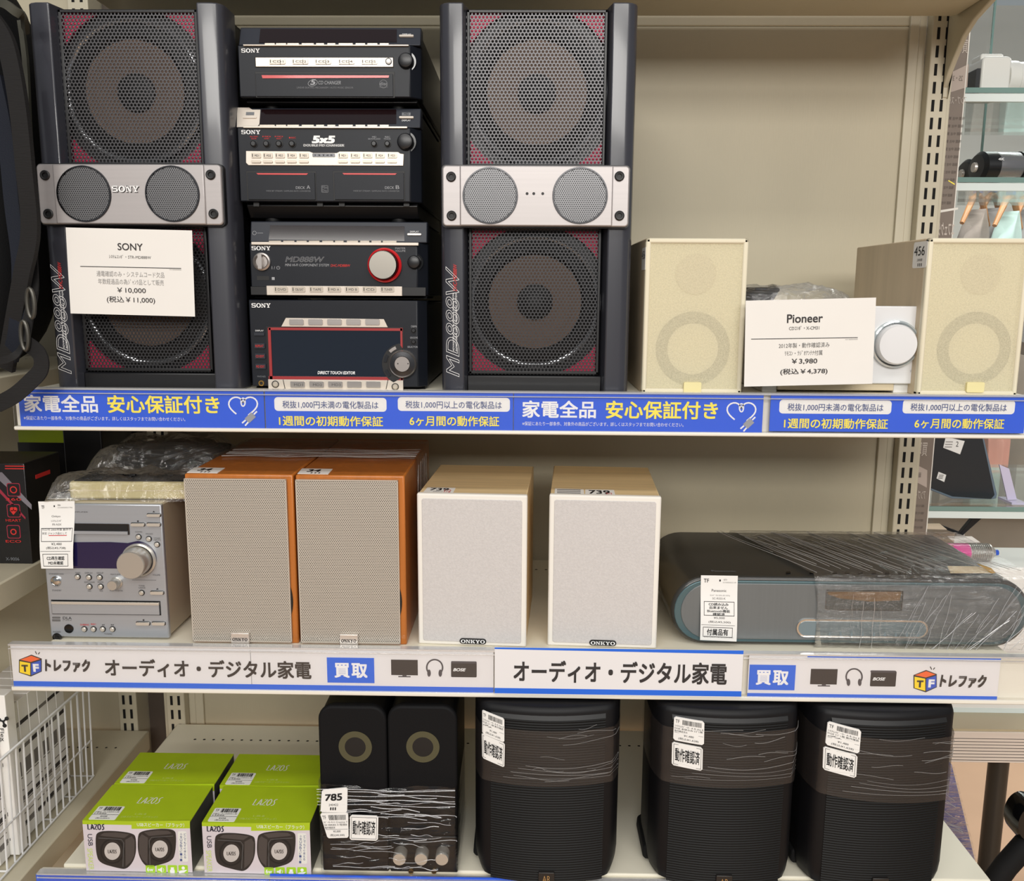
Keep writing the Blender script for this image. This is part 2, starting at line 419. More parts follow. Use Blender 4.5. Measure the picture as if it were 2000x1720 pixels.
# top shelf: only its underside, back flange and the big end bracket show
t = Thing('shelf_board', 'topmost shelf, only its underside and long curved end bracket showing', 'shelf', (0, 0, ZTOP))
zt = zpx(1400, 23, YB-.05)-ZTOP
xe = P(1878, 12, YB-.05).x
b = MB(); b.bx(XL-.01, xe-.006, .05, YB-.05, 0, .03, 'ivory_paint'); b.build('board', t, bevel=.004)
b = MB(); b.prism([(XL-.01, zt), (xe-.016, zt), (xe, zt+.014), (xe, .03), (XL-.01, .03)], YB-.056, YB-.048, 'ivory_paint'); b.build('back_flange', t, bevel=.002)
def zq(px, py): p = PX(px, py, XR+.014); return (p.y, p.z-ZTOP)
def yz(px, py, Y): return (Y, P(px, py, Y).z-ZTOP)
# end bracket: a plate in the depth direction, deep at the back, sweeping up to the front
pl = [(YB-.0235, .04), (YB-.0235, yz(1828, 192, YB-.02)[1])]
for px, py in ((1842, 192), (1850, 178), (1862, 140), (1874, 110), (1890, 72), (1910, 40), (1945, 2)):
    pl.append(zq(px, py))
pl.append((pl[-1][0]-.1, .04))
b = MB(); b.exx(pl, XR+.006, XR+.014, 'ivory_paint'); b.build('bracket', t, bevel=.0015)

# ================================================================ cards in the rails
def card(label, px0, px1, pyt, pyb, base, group, Y=-.0012):
    """card stock filling the rail; top/bottom read at its own middle"""
    cx = (px0+px1)/2; cy = (pyt+pyb)/2
    x0, x1 = P(px0, cy, Y).x, P(px1, cy, Y).x; z1, z0 = P(cx, pyt, Y).z, P(cx, pyb, Y).z
    t = Thing('rail_card', label, 'sign', ((x0+x1)/2, Y, z0), group=group)
    b = MB(); b.bx(x0-t.M[0][3], x1-t.M[0][3], 0, .0012, 0, z1-z0, base); b.build('card_stock', t, smooth=False)
    return t, t.front(0), x0-t.M[0][3], x1-t.M[0][3], z1-z0
def heart(mb, f, cx, cy, k):
    pts = []
    for i in range(30):
        a = -2.25+i*(4.6/29)
        u = 16*math.sin(a)**3; v = 13*math.cos(a)-5*math.cos(2*a)-2*math.cos(3*a)-math.cos(4*a)
        pts.append((cx+u*1.75*k, cy-v*1.65*k-2))
    # loop in the notch
    mid = [(cx-4*k+4*k*math.cos(t_)+0, cy-14*k+9*k*math.sin(t_)) for t_ in [0.2+i*.5 for i in range(13)]]
    mb.pline(f, pts, 3.0*k, 'white_ink'); mb.pline(f, [(cx+4*k*math.sin(t_), cy-12*k-8*k*math.cos(t_)) for t_ in [i*2*PI/16 for i in range(16)]], 2.6*k, 'white_ink', closed=True)
    px, py = cx+13*k, cy+19*k
    mb.pp(f, [(px-10*k, py+1*k), (px+3*k, py-11*k), (px+12*k, py-2*k), (px-1*k, py+10*k)], 'grey_ink', out=.0006, inn=0)
    mb.pline(f, [(px-8*k, py+4*k), (px-15*k, py+10*k)], 3*k, 'white_ink'); mb.pline(f, [(px-3*k, py+8*k), (px-9*k, py+15*k)], 3*k, 'white_ink')
    mb.pline(f, [(px+8*k, py-7*k), (px+14*k, py-13*k)], 3*k, 'white_ink')
SMALL = '※保証にあたり一部条件、対象外の商品がございます。詳しくはスタッフまでお問い合わせください。'
def blue_big(label, c, dx, dy, ox):
    t, f, x0, x1, h = c
    b = MB()
    b.pt(f, '家電全品', ox+17, ox+161, dy+782, dy+816, 'white_ink', bold=.02)
    b.pt(f, '安心保証付き', ox+180, ox+399, dy+783, dy+818, 'card_yellow', bold=.02)
    b.pt(f, SMALL, ox+17, ox+332, dy+824, dy+832, 'white_ink', bold=0)
    heart(b, f, ox+445, dy+808, 1.0)
    b.build('lettering', t, smooth=False)
def blue_terms(c, ox, dy):
    t, f, x0, x1, h = c
    b = MB()
    b.pr(f, ox+19, dy+781, ox+238, dy+808, 'label_white', out=.0003, inn=0, r=7); b.pr(f, ox+260, dy+781, ox+479, dy+808, 'label_white', out=.0003, inn=0, r=7)
    b.pt(f, '税抜1,000円未満の電化製品は', ox+35, ox+222, dy+788, dy+803, 'ink_slate', out=.0007, bold=.004)
    b.pt(f, '税抜1,000円以上の電化製品は', ox+275, ox+463, dy+788, dy+803, 'ink_slate', out=.0007, bold=.004)
    b.pt(f, '1週間の初期動作保証', ox+28, ox+231, dy+817, dy+837, 'card_yellow', bold=.015)
    b.pt(f, '6ヶ月間の動作保証', ox+283, ox+458, dy+817, dy+837, 'card_yellow', bold=.015)
    b.build('lettering', t, smooth=False)
G = 'blue guarantee cards in the upper rail'
c = card('blue guarantee card with heart-shaped plug at the left end of the upper rail', 38, 516, 762, 834, 'card_blue', G); blue_big('', c, 0, -11, 30)
c = card('blue guarantee card with two white pills below the black stacked stereo units', 518.5, 1002, 764, 838, 'card_blue', G); blue_terms(c, 517, -5)
c = card('blue guarantee card with heart-shaped plug below the right-hand tall speaker', 1003.5, 1490, 768, 842, 'card_blue', G); blue_big('', c, 0, 0, 1003)
c = card('blue guarantee card with two white pills below the cream bookshelf speakers', 1504, 2003, 771, 844, 'card_blue', G); blue_terms(c, 1503, 0)

def tf_logo(b, f, x, y, k):
    """little box logo: yellow and blue faces, orange lid, then the shop's lettering"""
    b.pp(f, [(x-2*k, y+8*k), (x+23*k, y-2*k), (x+44*k, y+6*k), (x+44*k, y+32*k), (x+22*k, y+42*k), (x-2*k, y+34*k)], 'charcoal_ink', out=.0002, inn=0)
    b.pp(f, [(x, y+11*k), (x+21*k, y+15*k), (x+21*k, y+39*k), (x, y+33*k)], 'card_yellow2', out=.0005, inn=0)
    b.pp(f, [(x+23*k, y+15*k), (x+42.5*k, y+9*k), (x+42.5*k, y+31*k), (x+23*k, y+39*k)], 'logo_blue', out=.0005, inn=0)
    b.pp(f, [(x+1*k, y+8*k), (x+23*k, y), (x+41*k, y+6.5*k), (x+22*k, y+12.5*k)], 'logo_orange', out=.0005, inn=0)
    b.pt(f, 'T', x+4*k, x+17*k, y+18*k, y+32*k, 'charcoal_ink', out=.0008, bold=.05)
    b.pt(f, 'F', x+27*k, x+39*k, y+16*k, y+32*k, 'white_ink', out=.0008, bold=.05)
    b.pline(f, [(x+34*k, y-3*k), (x+31*k, y-9*k)], 1.6*k, 'charcoal_ink'); b.pline(f, [(x+37*k, y-3*k), (x+40*k, y-7*k)], 1.6*k, 'charcoal_ink')
    b.pt(f, 'トレファク', x+50*k, x+142*k, y+7*k, y+33*k, 'charcoal_ink', bold=.05, shear=.12)
mat('card_yellow2', (246, 214, 40), .5); mat('logo_blue', (44, 84, 190), .5); mat('logo_orange', (236, 104, 52), .5); mat('icon_dark', (44, 42, 44), .5); mat('icon_mid', (70, 68, 74), .5)
def icons(b, f, x, y, k=1.):
    b.pr(f, x, y, x+52*k, y+30*k, 'icon_dark', out=.0003, inn=0); b.pr(f, x+22*k, y+30*k, x+30*k, y+32*k, 'icon_mid', out=.0003, inn=0); b.pr(f, x+14*k, y+32*k, x+38*k, y+34*k, 'icon_mid', out=.0003, inn=0)
    hx, hy = x+85*k, y+16*k
    arc = [(hx+15.5*k*math.cos(a), hy-1*k-15.5*k*math.sin(a)) for a in [math.radians(-35+i*10) for i in range(26)]]
    b.pline(f, arc, 3*k, 'icon_mid')
    for s in (-1, 1):
        b.pp(f, [(hx+s*(13+3.5*math.cos(a)+0)*k-s*2*k, hy+(10+7*math.sin(a))*k) for a in [i*2*PI/14 for i in range(14)]], 'icon_mid', out=.0005, inn=0)
    b.pr(f, x+117*k, y+4*k, x+167*k, y+34*k, 'icon_dark', out=.0003, inn=0, r=2); b.pr(f, x+117*k, y+3*k, x+167*k, y+7*k, 'icon_mid', out=.0004, inn=0, r=2)
    b.pt(f, 'BOSE', x+121*k, x+146*k, y+16*k, y+22*k, 'white_ink', out=.0008, shear=.3, bold=.03)
G = 'white buy-back cards in the middle rail'
AUD = 'オーディオ・デジタル家電'
c = card('long white buy-back card with box logo at the left end of the middle rail', 24, 964, 1262, 1347, 'card_white', G)
t, f, x0, x1, h = c
b = MB(); b.bx(x0, x1, -.0003, 0, .001, .0075, 'strip_blue', f)
tf_logo(b, f, 39, 1280, .97)
b.pt(f, AUD, 205, 608, 1288, 1323, 'charcoal_ink', bold=.022)
b.pr(f, 639, 1284, 731, 1333, 'strip_blue', out=.0003, inn=0); b.pt(f, '買取', 653, 718, 1294, 1323, 'white_ink', out=.0007, bold=.03, space=1.15)
icons(b, f, 764, 1288); b.pr(f, 490, 1270, 490.8, 1338, 'dim_ink', out=.0002, inn=0); b.build('lettering', t, smooth=False)
c = card('white card with a blue top edge sitting proud of the middle rail', 966, 1450, 1267, 1358, 'card_white', G, Y=-.0052)
t, f, x0, x1, h = c
b = MB(); b.bx(x0, x1, -.0003, 0, .001, .0078, 'strip_blue', f); b.prism([(x0, h), (x1, h), (x1, h-.0045), (x0, h-.002)], -.0003, 0, 'strip_blue', f)
b.pt(f, AUD, 1003, 1420, 1291, 1334, 'charcoal_ink', bold=.022); b.build('lettering', t, smooth=False)
c = card('white buy-back card ending in the box logo right of the raised card', 1461, 1951, 1282, 1368, 'card_white', G)
t, f, x0, x1, h = c
b = MB(); b.bx(x0, x1, -.0003, 0, .001, .0078, 'strip_blue', f); b.bx(x0+.07, x1, -.0003, 0, h-.0018, h, 'strip_blue', f)
b.pr(f, 1463, 1298, 1553, 1347, 'strip_blue', out=.0003, inn=0); b.pt(f, '買取', 1476, 1540, 1308, 1337, 'white_ink', out=.0007, bold=.03, space=1.15)
icons(b, f, 1583, 1306); tf_logo(b, f, 1786, 1310, .99); b.build('lettering', t, smooth=False)
G = 'blue cards in the lowest rail'
for a, d, l in ((74, 527, 'blue card in the lowest rail, left of the seam, cut off by the photo edge'), (529, 1010, 'blue card in the lowest rail, right of the seam, cut off by the photo edge')):
    c = card(l, a, d, 1711, 1790, 'card_blue', G, Y=YBT-.0012)
# ================================================================ tall black stereo speakers
mat('speaker_slate', (50, 51, 58), .30, spec=.5, coat=.35, var=.05, vscale=(60, 60, 6))
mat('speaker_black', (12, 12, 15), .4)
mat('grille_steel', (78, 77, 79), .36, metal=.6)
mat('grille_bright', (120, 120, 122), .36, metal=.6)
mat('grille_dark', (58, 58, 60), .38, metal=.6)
mat('maroon', (224, 50, 96), .5)
mat('cone_paper', (122, 102, 90), .75)
mat('cone_rubber', (20, 20, 21), .6)
mat('plate_champagne', (172, 167, 166), .42, metal=.45, var=.03, vscale=(4, 200, 300))
mat('clear_trim', (170, 172, 176), .15, metal=.8)
YS = .012
def sony_speaker():
    base = P(1050, 757, YS)
    t = Thing('tower_speaker', '', 'speaker', (base.x, YS, ZU))
    f = t.front(0)
    xl = f.q(859, 340)[0]; xr = f.q(1239, 340)[0]; h = f.q(1050, 4)[1]
    pl = f.q(905, 250)[0]; prr = f.q(1192, 250)[0]      # inner edges of the two pillars
    b = MB(); b.bx(xl+.004, xr-.004, .030, .30, 0, h-.006, 'speaker_black'); cab = b.build('cabinet', t, bevel=.003)
    b = MB(); b.bx(pl+.002, prr-.002, .012, .032, 0, .020, 'speaker_black'); b.build('plinth', t, bevel=.002)
    for s, a, d in ((-1, xl, pl), (1, xr, prr)):
        pts = [(d, 0), (d+(-s)*.006, .028), (a, .045), (a, .012), (a-s*.002, .006), (a-s*.006, .002), (a-s*.012, 0)]
        b = MB(); b.exz(pts, 0, h, 'speaker_slate'); p = b.build('side_pillar', t, bevel=.0015)
        if s < 0:
            b = MB()
            x0, x1, z0, z1 = f.box(871, 520, 897, 736)
            L = Fr(t, Matrix.Translation((x0, 0, z0)) @ Matrix.Rotation(-PI/2, 4, 'Y'))
            b.text('MD888W', 0, z1-z0, -(x1-x0), 0, -.0005, 'white_ink', L, bold=0, outline=.009, shear=.28)
            b.text('ADVANCED STYLE IN DIGITAL GENERATION', .03, (z1-z0)*.76, -(x1-x0)*.62, -(x1-x0)*.50, -.0006, 'white_ink', L, shear=.2, bold=0)
            b.text('INTELLIGENT HI-FI COMPONENT SYSTEM', .03, (z1-z0)*.76, -(x1-x0)*.84, -(x1-x0)*.72, -.0006, 'white_ink', L, shear=.2, bold=0)
            b.text('DHC-MD888W', (z1-z0)*.78, (z1-z0)*1.02, -(x1-x0)*.84, -(x1-x0)*.56, -.0007, 'red_ink', L, shear=.2)
            b.build('model_lettering', p, smooth=False)
    def bay(name, a, bb, c, d, cx, cy, R):
        g0, g1, z0, z1 = f.box(a, bb, c, d); yg = .013
        fg = t.front(yg)
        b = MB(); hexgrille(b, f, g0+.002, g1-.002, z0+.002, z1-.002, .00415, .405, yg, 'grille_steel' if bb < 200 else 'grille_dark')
        o = b.build(name, t, smooth=False)
        b = MB()
        for x0, x1, w0, w1 in ((g0, g0+.004, z0, z1), (g1-.004, g1, z0, z1), (g0, g1, z0, z0+.004), (g0, g1, z1-.004, z1)):
            b.bx(x0, x1, yg-.0005, .032, w0, w1, 'speaker_black')
        b.build('grille_rim', o, bevel=.001)
        yb = .0185
        x, z = f.q(cx, cy); k = f.scale(cx, cy); R *= k
        # red baffle with a round opening: four corner pieces
        n = 10
        hw = (g1-g0)/2-.004; hx = (g0+g1)/2
        for sx in (-1, 1):
            for sz in (-1, 1):
                arc = []
                for i in range(n+1):
                    t_ = .60+(1.18-.60)*i/n
                    arc.append((x+sx*R*1.16*math.cos(t_), z+sz*R*1.16*math.sin(t_)))
                X = x+sx*R*.99; Zc = z+sz*R*1.085
                pts = [(X, arc[0][1])]+arc+[(arc[-1][0], Zc), (X, Zc)]
                b = MB(); b.prism(pts, yb, yb+.004, 'maroon', f); b.build('corner_panel', t, smooth=False, label='maroon corner panel behind the grille')
        b = MB(); b.lathe(x, z, [(R*1.02, yb+.002), (R*1.02, yb-.001), (R*.985, yb-.0025), (R*.95, yb-.001), (R*.95, yb+.004)], 'clear_trim', f, 64); tr = b.build('trim_ring', t)
        b = MB(); b.bx(g0, g1, yb+.0065, yb+.008, z0, z1, 'speaker_black', f); b.lathe(x, z, [(R*.95, yb+.002), (R*.78, yb-.003), (R*.70, yb+.003)], 'cone_rubber', f, 48); w = b.build('woofer', t)
        b = MB(); b.lathe(x, z, [(R*.72, yb+.001), (R*.5, yb+.004), (R*.27, yb+.006)], 'cone_paper', f, 48); b.build('cone', w)
        b = MB(); b.lathe(x, z, [(R*.28, yb+.006), (R*.27, yb+.003), (R*.16, yb-.001), (0, yb-.003)], 'cone_rubber', f, 32); b.build('dust_cap', w)
    bay('upper_grille', 910, 11, 1187, 324, 1049, 174, 138)
    bay('lower_grille', 914, 440, 1174, 733, 1045, 590, 128)
    # silver tweeter plate
    fp = t.front(0)
    x0, x1, z0, z1 = t.front(-.011).box(864, 323, 1229, 442)
    b = MB(); b.rr(x0-.0012, x1+.0012, z0-.0012, z1+.0012, .005, -.006, .004, 'speaker_black', fp)
    b.build('plate_shadow_gap', t)
    b = MB(); xm0 = fp.q(898, 380, -.012)[0]; xm1 = fp.q(1197, 380, -.012)[0]
    b.rr(x0, x1, z0, z1, .0045, -.010, -.003, 'plate_champagne', fp)
    b.bx(xm0, xm1, -.0125, -.008, z0+.0003, z1-.0003, 'plate_champagne', fp)
    p = b.build('tweeter_plate', t, bevel=.0014, label='champagne silver plate holding two small round grilles')
    for cx in (957.5, 1133):
        x, z = fp.q(cx, 382, -.012); k = fp.scale(cx, 382); R = 53*k
        b = MB(); b.lathe(x, z, [(R*1.02, -.0118), (R*1.0, -.0142), (R*.955, -.0142), (R*.93, -.0100)], 'dark_chrome', fp, 48)
        b.lathe(x, z, [(0, -.0126), (R*.95, -.0126)], 'speaker_black', fp, 40)
        hexgrille(b, fp, x-R, x+R, z-R, z+R, .0024, .33, -.0134, 'grille_bright', inside=lambda u, v: (u-x)**2+(v-z)**2 < (R*.95)**2, th=.0005)
        b.build('tweeter_grille', t, smooth=False)
    for cx, cy in ((881, 345), (1210, 344), (882, 421), (1210, 421)):
        x, z = fp.q(cx, cy, -.011); k = fp.scale(cx, cy)*9.5
        b = MB(); b.lathe(x, z, [(k, -.0099), (k, -.0115), (k*.8, -.0122), (k*.5, -.0120), (k*.45, -.0102), (0, -.0102)], 'black', fp, 20); b.build('bolt', t)
    return t
t = sony_speaker()
SPK_R = t
_f = t.front(-.011); _dx = (_f.q(864, 382)[0]+_f.q(1229, 382)[0])/2
XSL = P(252.5, 376, YS-.011).x-_dx
o2 = dup(t.o, (XSL, YS, ZU), 'tall black stereo speaker with a white price card, left of the stacked units')
t.o['label'] = 'tall black stereo speaker without a price card, right of the stacked units'
for o in (t.o, o2): o['group'] = 'tall black speakers on the upper shelf'
# brand lettering only on the left one, three dots only on the right one
SPK_L = thing_of(o2, Matrix.Translation((XSL, YS, ZU)))
def serif_letters(b, fr, st, x0, x1, z0, z1, y, m):
    """wide slab-serif capitals (S O N Y K) drawn as polygons"""
    n = len(st); w = (x1-x0)/n; h = z1-z0
    for i, ch in enumerate(st):
        gx = x0+w*i+w*.05; gw = w*.92
        def pl(pts): b.add([(gx+gw*p[0], -y, z0+h*p[1]) for p in pts], [tuple(range(len(pts)))], m, fr)
        def bar(a, c, u, v): pl([(a, u), (c, u), (c, v), (a, v)])
        if ch == 'O':
            k = 24; vs = []; fs = []
            for j in range(k):
                a = 2*PI*j/k
                vs += [(gx+gw*(.5+.52*math.cos(a)), -y, z0+h*(.5+.52*math.sin(a))), (gx+gw*(.5+.27*math.cos(a)), -y, z0+h*(.5+.38*math.sin(a)))]
            fs = [(2*j, 2*((j+1) % k), 2*((j+1) % k)+1, 2*j+1) for j in range(k)]
            b.add(vs, fs, m, fr)
        elif ch == 'S':
            bar(.1, .82, .86, 1); bar(.02, .28, .55, .93); bar(.1, .85, .44, .60); bar(.68, .96, .07, .50); bar(.12, .85, 0, .14); bar(.82, .92, .68, 1.0); bar(.05, .15, 0, .34)
        elif ch == 'N':
            bar(.0, .36, .88, 1); bar(.10, .22, .1, .9); bar(0, .34, 0, .12); bar(.66, 1, .88, 1); bar(.78, .90, 0, .9); pl([(.10, 1), (.36, 1), (.90, 0), (.68, 0)])
        elif ch == 'Y':
            bar(0, .40, .88, 1); bar(.6, 1, .88, 1); pl([(.08, .9), (.36, .9), (.62, .42), (.38, .42)]); pl([(.72, .9), (.92, .9), (.62, .42), (.48, .42)]); bar(.38, .62, .1, .45); bar(.24, .76, 0, .12)
        elif ch == 'K':
            bar(0, .42, .88, 1); bar(0, .42, 0, .12); bar(.10, .32, .1, .9); bar(.6, .98, .88, 1); bar(.58, 1, 0, .12); pl([(.30, .38), (.68, .9), (.86, .9), (.32, .28)]); pl([(.42, .56), (.60, .66), (.95, .1), (.68, .1)])
def plogo(b, f, st, px0, px1, py0, py1, m='white_ink', out=.0006):
    x0, x1, z0, z1 = f.box(px0, py0, px1, py1); serif_letters(b, f, st, x0, x1, z0, z1, out, m)
f = SPK_L.front(-.0128)
b = MB(); plogo(b, f, 'SONY', 218, 272, 363, 375, 'white_ink', .0008); plogo(b, SPK_L.front(-.0127), 'SONY', 219, 273, 364, 376, 'black_ink', .0004); b.build('logo', o2, smooth=False)
f = SPK_R.front(-.0125)
for cx in (1029.5, 1042.5, 1060):
    b = MB(); b.pd(f, cx, 378, 2.8, 'black', out=.0004, inn=.001, seg=14); b.build('pin_hole', SPK_R)

# ================================================================ stacked black stereo units
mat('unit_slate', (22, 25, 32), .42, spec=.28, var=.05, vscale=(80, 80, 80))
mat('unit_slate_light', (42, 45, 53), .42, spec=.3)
mat('unit_black', (13, 13, 15), .4)
mat('display_smoke', (26, 14, 16), .08, spec=.6, coat=.4)
mat('touch_screen', (12, 22, 36), .06, spec=.7, coat=.6)
mat('red_strip', (196, 62, 62), .35, coat=.3)
mat('red_frame', (150, 44, 46), .35)
mat('pearl', (214, 204, 192), .33, metal=.35)
mat('pearl_key', (196, 186, 172), .3, metal=.3)
mat('knob_black', (26, 27, 30), .35)
mat('spun_metal', (176, 170, 160), .28, metal=.95, aniso=.0)
mat('red_ring', (206, 34, 40), .3, coat=.4)
YC = .040
def unit(name, label, pxl, pxr, ptop, pfront, pbot, base_px, chamfer=20, lid=True, foot_in=8, lean=.010):
    """one stacked unit. pxl/pxr front edges, ptop top of lid, pfront lid/front seam, pbot bottom of the front, base_px bottom of feet"""
    cx = 645
    z0 = P(cx, base_px, YC).z
    c = P((pxl+pxr)/2, (pfront+pbot)/2, YC)
    t = Thing(name, label, 'stereo unit', (c.x, YC, z0), group='stacked black stereo units')
    f = t.front(0)
    xl, xr, zb, zf = f.box(pxl, pfront, pxr, pbot)
    zt = f.q(cx, ptop, .012)[1]
    k = f.scale(cx, pbot); ch = chamfer*k
    b = MB(); plan = [(xl, 0), (xr-ch, 0), (xr, .012), (xr, .03), (xl, .03)]
    b.exz(plan, zb, zf, 'unit_slate'); fascia = b.build('fascia', t, bevel=.0012)
    b = MB(); b.bx(xl+.003, xr-.002, .028, .29, zb-.001, (zt if lid else zf)-.003, 'unit_black'); b.build('casing', t, bevel=.002)
    b = MB(); zfoot = 0
    b.exx([(.012, zb), (.27, zb), (.27, .004), (.02, .004), (.008, zb-.004)], xl+foot_in*k, xr-foot_in*k, 'unit_black')
    b.build('underside', t, bevel=.001)
    for sx in (-1, 1):
        for yy in (.03, .25):
            b = MB(); b.lathe(0, 0, [(0, 0), (.009, 0), (.010, .004), (.010, .006), (0, .006)], 'black', Fr(t, Matrix(((1, 0, 0, (xl+xr)/2+sx*(xr-xl)*.36), (0, 0, -1, yy), (0, 1, 0, 0), (0, 0, 0, 1)))), 16); b.build('foot', t)
    fl = None
    if lid:
        y0, y1 = .0035, .0035+lean
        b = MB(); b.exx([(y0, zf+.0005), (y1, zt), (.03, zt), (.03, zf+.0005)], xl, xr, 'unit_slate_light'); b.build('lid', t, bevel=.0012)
        a = math.atan2(y1-y0, zt-zf)
        fl = Fr(t, Matrix.Translation((0, y0, zf+.0005)) @ Matrix.Rotation(-a, 4, 'X'))
    return t, f, fl, (xl, xr, zb, zf, zt)
def ledge(t, f, a, c, y0, y1, cuts, label=None):
    """silver strip under the display with the small notched keys along it"""
    b = MB(); b.pr(f, a, y0+2, c, y1, 'pearl', out=.003, inn=0)
    st = b.build('key_ledge', t, bevel=.0006)
    for u, v in cuts:
        b = MB(); b.pr(f, u, y0-1, v, y0+3, 'pearl_key', out=.0026, inn=0); b.build('key', st, bevel=.0004)
    return st
def keycaps(t, f, rows, labels=None, m='pearl_key', out=.0022, name='key', host=None, mark=True):
    for i, (a, c, d, e) in enumerate(rows):
        b = MB(); b.pr(f, a-1, d-1, c+1, e+1, 'black', out=.0012, inn=0, r=1.5); b.pr(f, a, d, c, e, m, out=out, inn=0, r=1.5)
        g = f
        if mark: b.pr(f, a+2, d+2, a+3.4, e-2, 'black', out=out+.0002, inn=0)
        if labels and labels[i]: b.pt(f, labels[i], a+7, c-3, d+(e-d)*.33, e-(e-d)*.25, 'paper_grey_ink', out=out+.0004, bold=0)
        b.build(name, host or t, bevel=.0)
def round_key(t, f, cx, cy, r, m='knob_black', out=.004, name='button', rim=True):
    b = MB()
    if rim: b.pring(f, cx, cy, r, r*1.28, 'black', out=.0008)
    b.pd(f, cx, cy, r, m, out=out, seg=20, ch=.35); b.build(name, t)
def big_knob(t, f, cx, cy, r, r2):
    b = MB(); b.pring(f, cx, cy, r, r2, 'black_gloss', out=.002); x, z = f.q(cx, cy); k = f.scale(cx, cy)*r
    b.lathe(x, z, [(0, -.010), (k*.6, -.0102), (k*.85, -.0092), (k, -.006), (k, 0)], 'knob_black', f, 32); b.build('knob', t)
TINY = dict(bold=0)

# ---- disc changer (top of the stack)
t, f, fl, D = unit('disc_changer', 'black five-disc changer with one wide drawer, topmost of the stack', 466, 821, 53, 88, 190, 207)
b = MB(); b.pp(fl, [(509, 57), (775, 58), (775, 83), (506, 84)], 'display_smoke', out=.0006, inn=0); d = b.build('display_window', t)
ledge(t, f, 476, 799, 86, 91, [(518, 538), (540, 560), (562, 585), (590, 614), (618, 634), (640, 656), (662, 690), (695, 714), (718, 738), (742, 760)])
b = MB(); plogo(b, f, 'SONY', 471, 508, 95, 103); b.build('logo', t, smooth=False)
b = MB(); b.pr(f, 498, 111, 769, 132, 'black', out=.0006, inn=0); b.pr(f, 500, 113, 768, 131, 'pearl', out=.0016, inn=0)
s = b.build('button_bar', t, bevel=.0004)
keycaps(t, f, [(x, x+31, 116, 126) for x in (527, 571.5, 616, 661.5, 706.5)], ['CD1', 'CD2', 'CD3', 'CD4', 'CD5'], host=s, out=.0030)
f2 = t.front(-.0030); b = MB()
for x in (527, 571.5, 616, 661.5, 706.5): b.pr(f2, x+20, 116, x+20.8, 126, 'black', out=.0003, inn=0)
b.build('key_dividers', s, smooth=False)
round_key(s, t.front(-.0016), 759, 120, 5, 'white_ink', .002, 'key')
big_knob(t, t.front(.004), 794, 121, 15, 19)
b = MB(); b.pr(f, 499, 140, 771, 191, 'black', out=.0004, inn=0); b.pr(f, 501, 145, 768, 189, 'unit_slate', out=.0022, inn=0); dr = b.build('disc_drawer', t, bevel=.0006)
fd = t.front(-.0022)
b = MB(); b.pp(fd, [(511, 147), (760, 147.5), (759, 152), (513, 153)], 'red_strip', out=.0006, inn=0); b.build('red_strip', dr)
b = MB(); b.pt(fd, '5', 606, 617, 155, 166, 'grey_ink', shear=.2, bold=.03); b.pt(fd, 'CD CHANGER', 622, 666, 158, 165, 'grey_ink', shear=.15, bold=0)
b.pt(fd, 'LINEAR SKATING MECHANISM / AUTO MUSIC SENSOR', 580, 690, 169.5, 173, 'dim_ink', **TINY)
b.pline(fd, [(611+9*math.cos(a), 162-6*math.sin(a)-1.5*math.cos(a)) for a in [i*2*PI/20 for i in range(20)]], .8, 'grey_ink', closed=True)
b.pring(fd, 749, 164, 7, 7.8, 'dim_ink', out=.0003); b.pt(fd, 'disc', 742, 757, 160, 167, 'dim_ink', bold=.02); b.pt(fd, 'DIGITAL AUDIO', 741, 758, 168.5, 171.5, 'dim_ink', **TINY)
b.build('lettering', dr, smooth=False)
b = MB(); b.pt(fl, 'DISPLAY', 786, 803, 66, 69, 'white_ink', **TINY); b.build('lettering', t, smooth=False)
b = MB(); b.pr(fl, 780, 70, 808, 73.5, 'pearl', out=.002, inn=0, r=1.6); b.build('key', t)

# ---- double minidisc changer
t, f, fl, D = unit('minidisc_changer', 'black double minidisc changer with two small doors, second unit from the top', 466, 821, 211, 249, 394, 431)
b = MB(); b.pp(fl, [(464, 211), (487, 211), (493, 215), (509, 215), (507, 243), (502, 249), (463, 249)], 'pearl', out=.001, inn=0); b.build('silver_corner', t)
b = MB(); b.pp(fl, [(511, 214), (774, 214), (774, 242), (507, 243)], 'display_smoke', out=.0006, inn=0); b.build('display_window', t)
ledge(t, f, 476, 796, 245, 251, [(508, 538), (540, 560), (562, 585), (590, 614), (618, 634), (640, 656), (662, 690), (695, 714), (718, 738), (742, 760)])
b = MB(); plogo(b, f, 'SONY', 471, 509, 254, 262); b.build('logo', t, smooth=False)
b = MB()
for cx, s1, s2 in ((496, 'ALL DISC', 'SAVE'), (521, 'MD', 'SYNC'), (545, 'MD', 'SELECT')):
    b.pt(f, s1, cx-8, cx+8, 265.5, 268, 'red_ink', **TINY); b.pt(f, s2, cx-5, cx+5, 269.5, 272, 'red_ink', **TINY)
b.pt(f, 'REC', 569, 578, 267.5, 270.5, 'red_ink', **TINY); b.pd(f, 566, 269, 1.6, 'red_ink', out=.0004, inn=0, seg=10)
b.pt(f, 'MD', 727, 735, 266, 269, 'grey_ink', **TINY); b.pt(f, 'SEAMLESS', 719, 743, 270, 272.5, 'grey_ink', **TINY); b.pt(f, 'REC', 752, 762, 266, 269, 'grey_ink', **TINY); b.pt(f, 'MODE', 750, 763, 270, 272.5, 'grey_ink', **TINY)
b.pr(f, 592, 281, 673, 287, 'black_gloss', out=.0003, inn=0)
b.pt(f, '5x5', 609, 655, 265, 280, 'white_ink', shear=.15, bold=.05, out=.0006); b.pt(f, 'DOUBLE MD CHANGER', 593, 672, 281.8, 286, 'white_ink', out=.0006, shear=.1)
b.build('lettering', t, smooth=False)
for cx in (496, 521, 545.5, 571): round_key(t, f, cx, 281, 6)
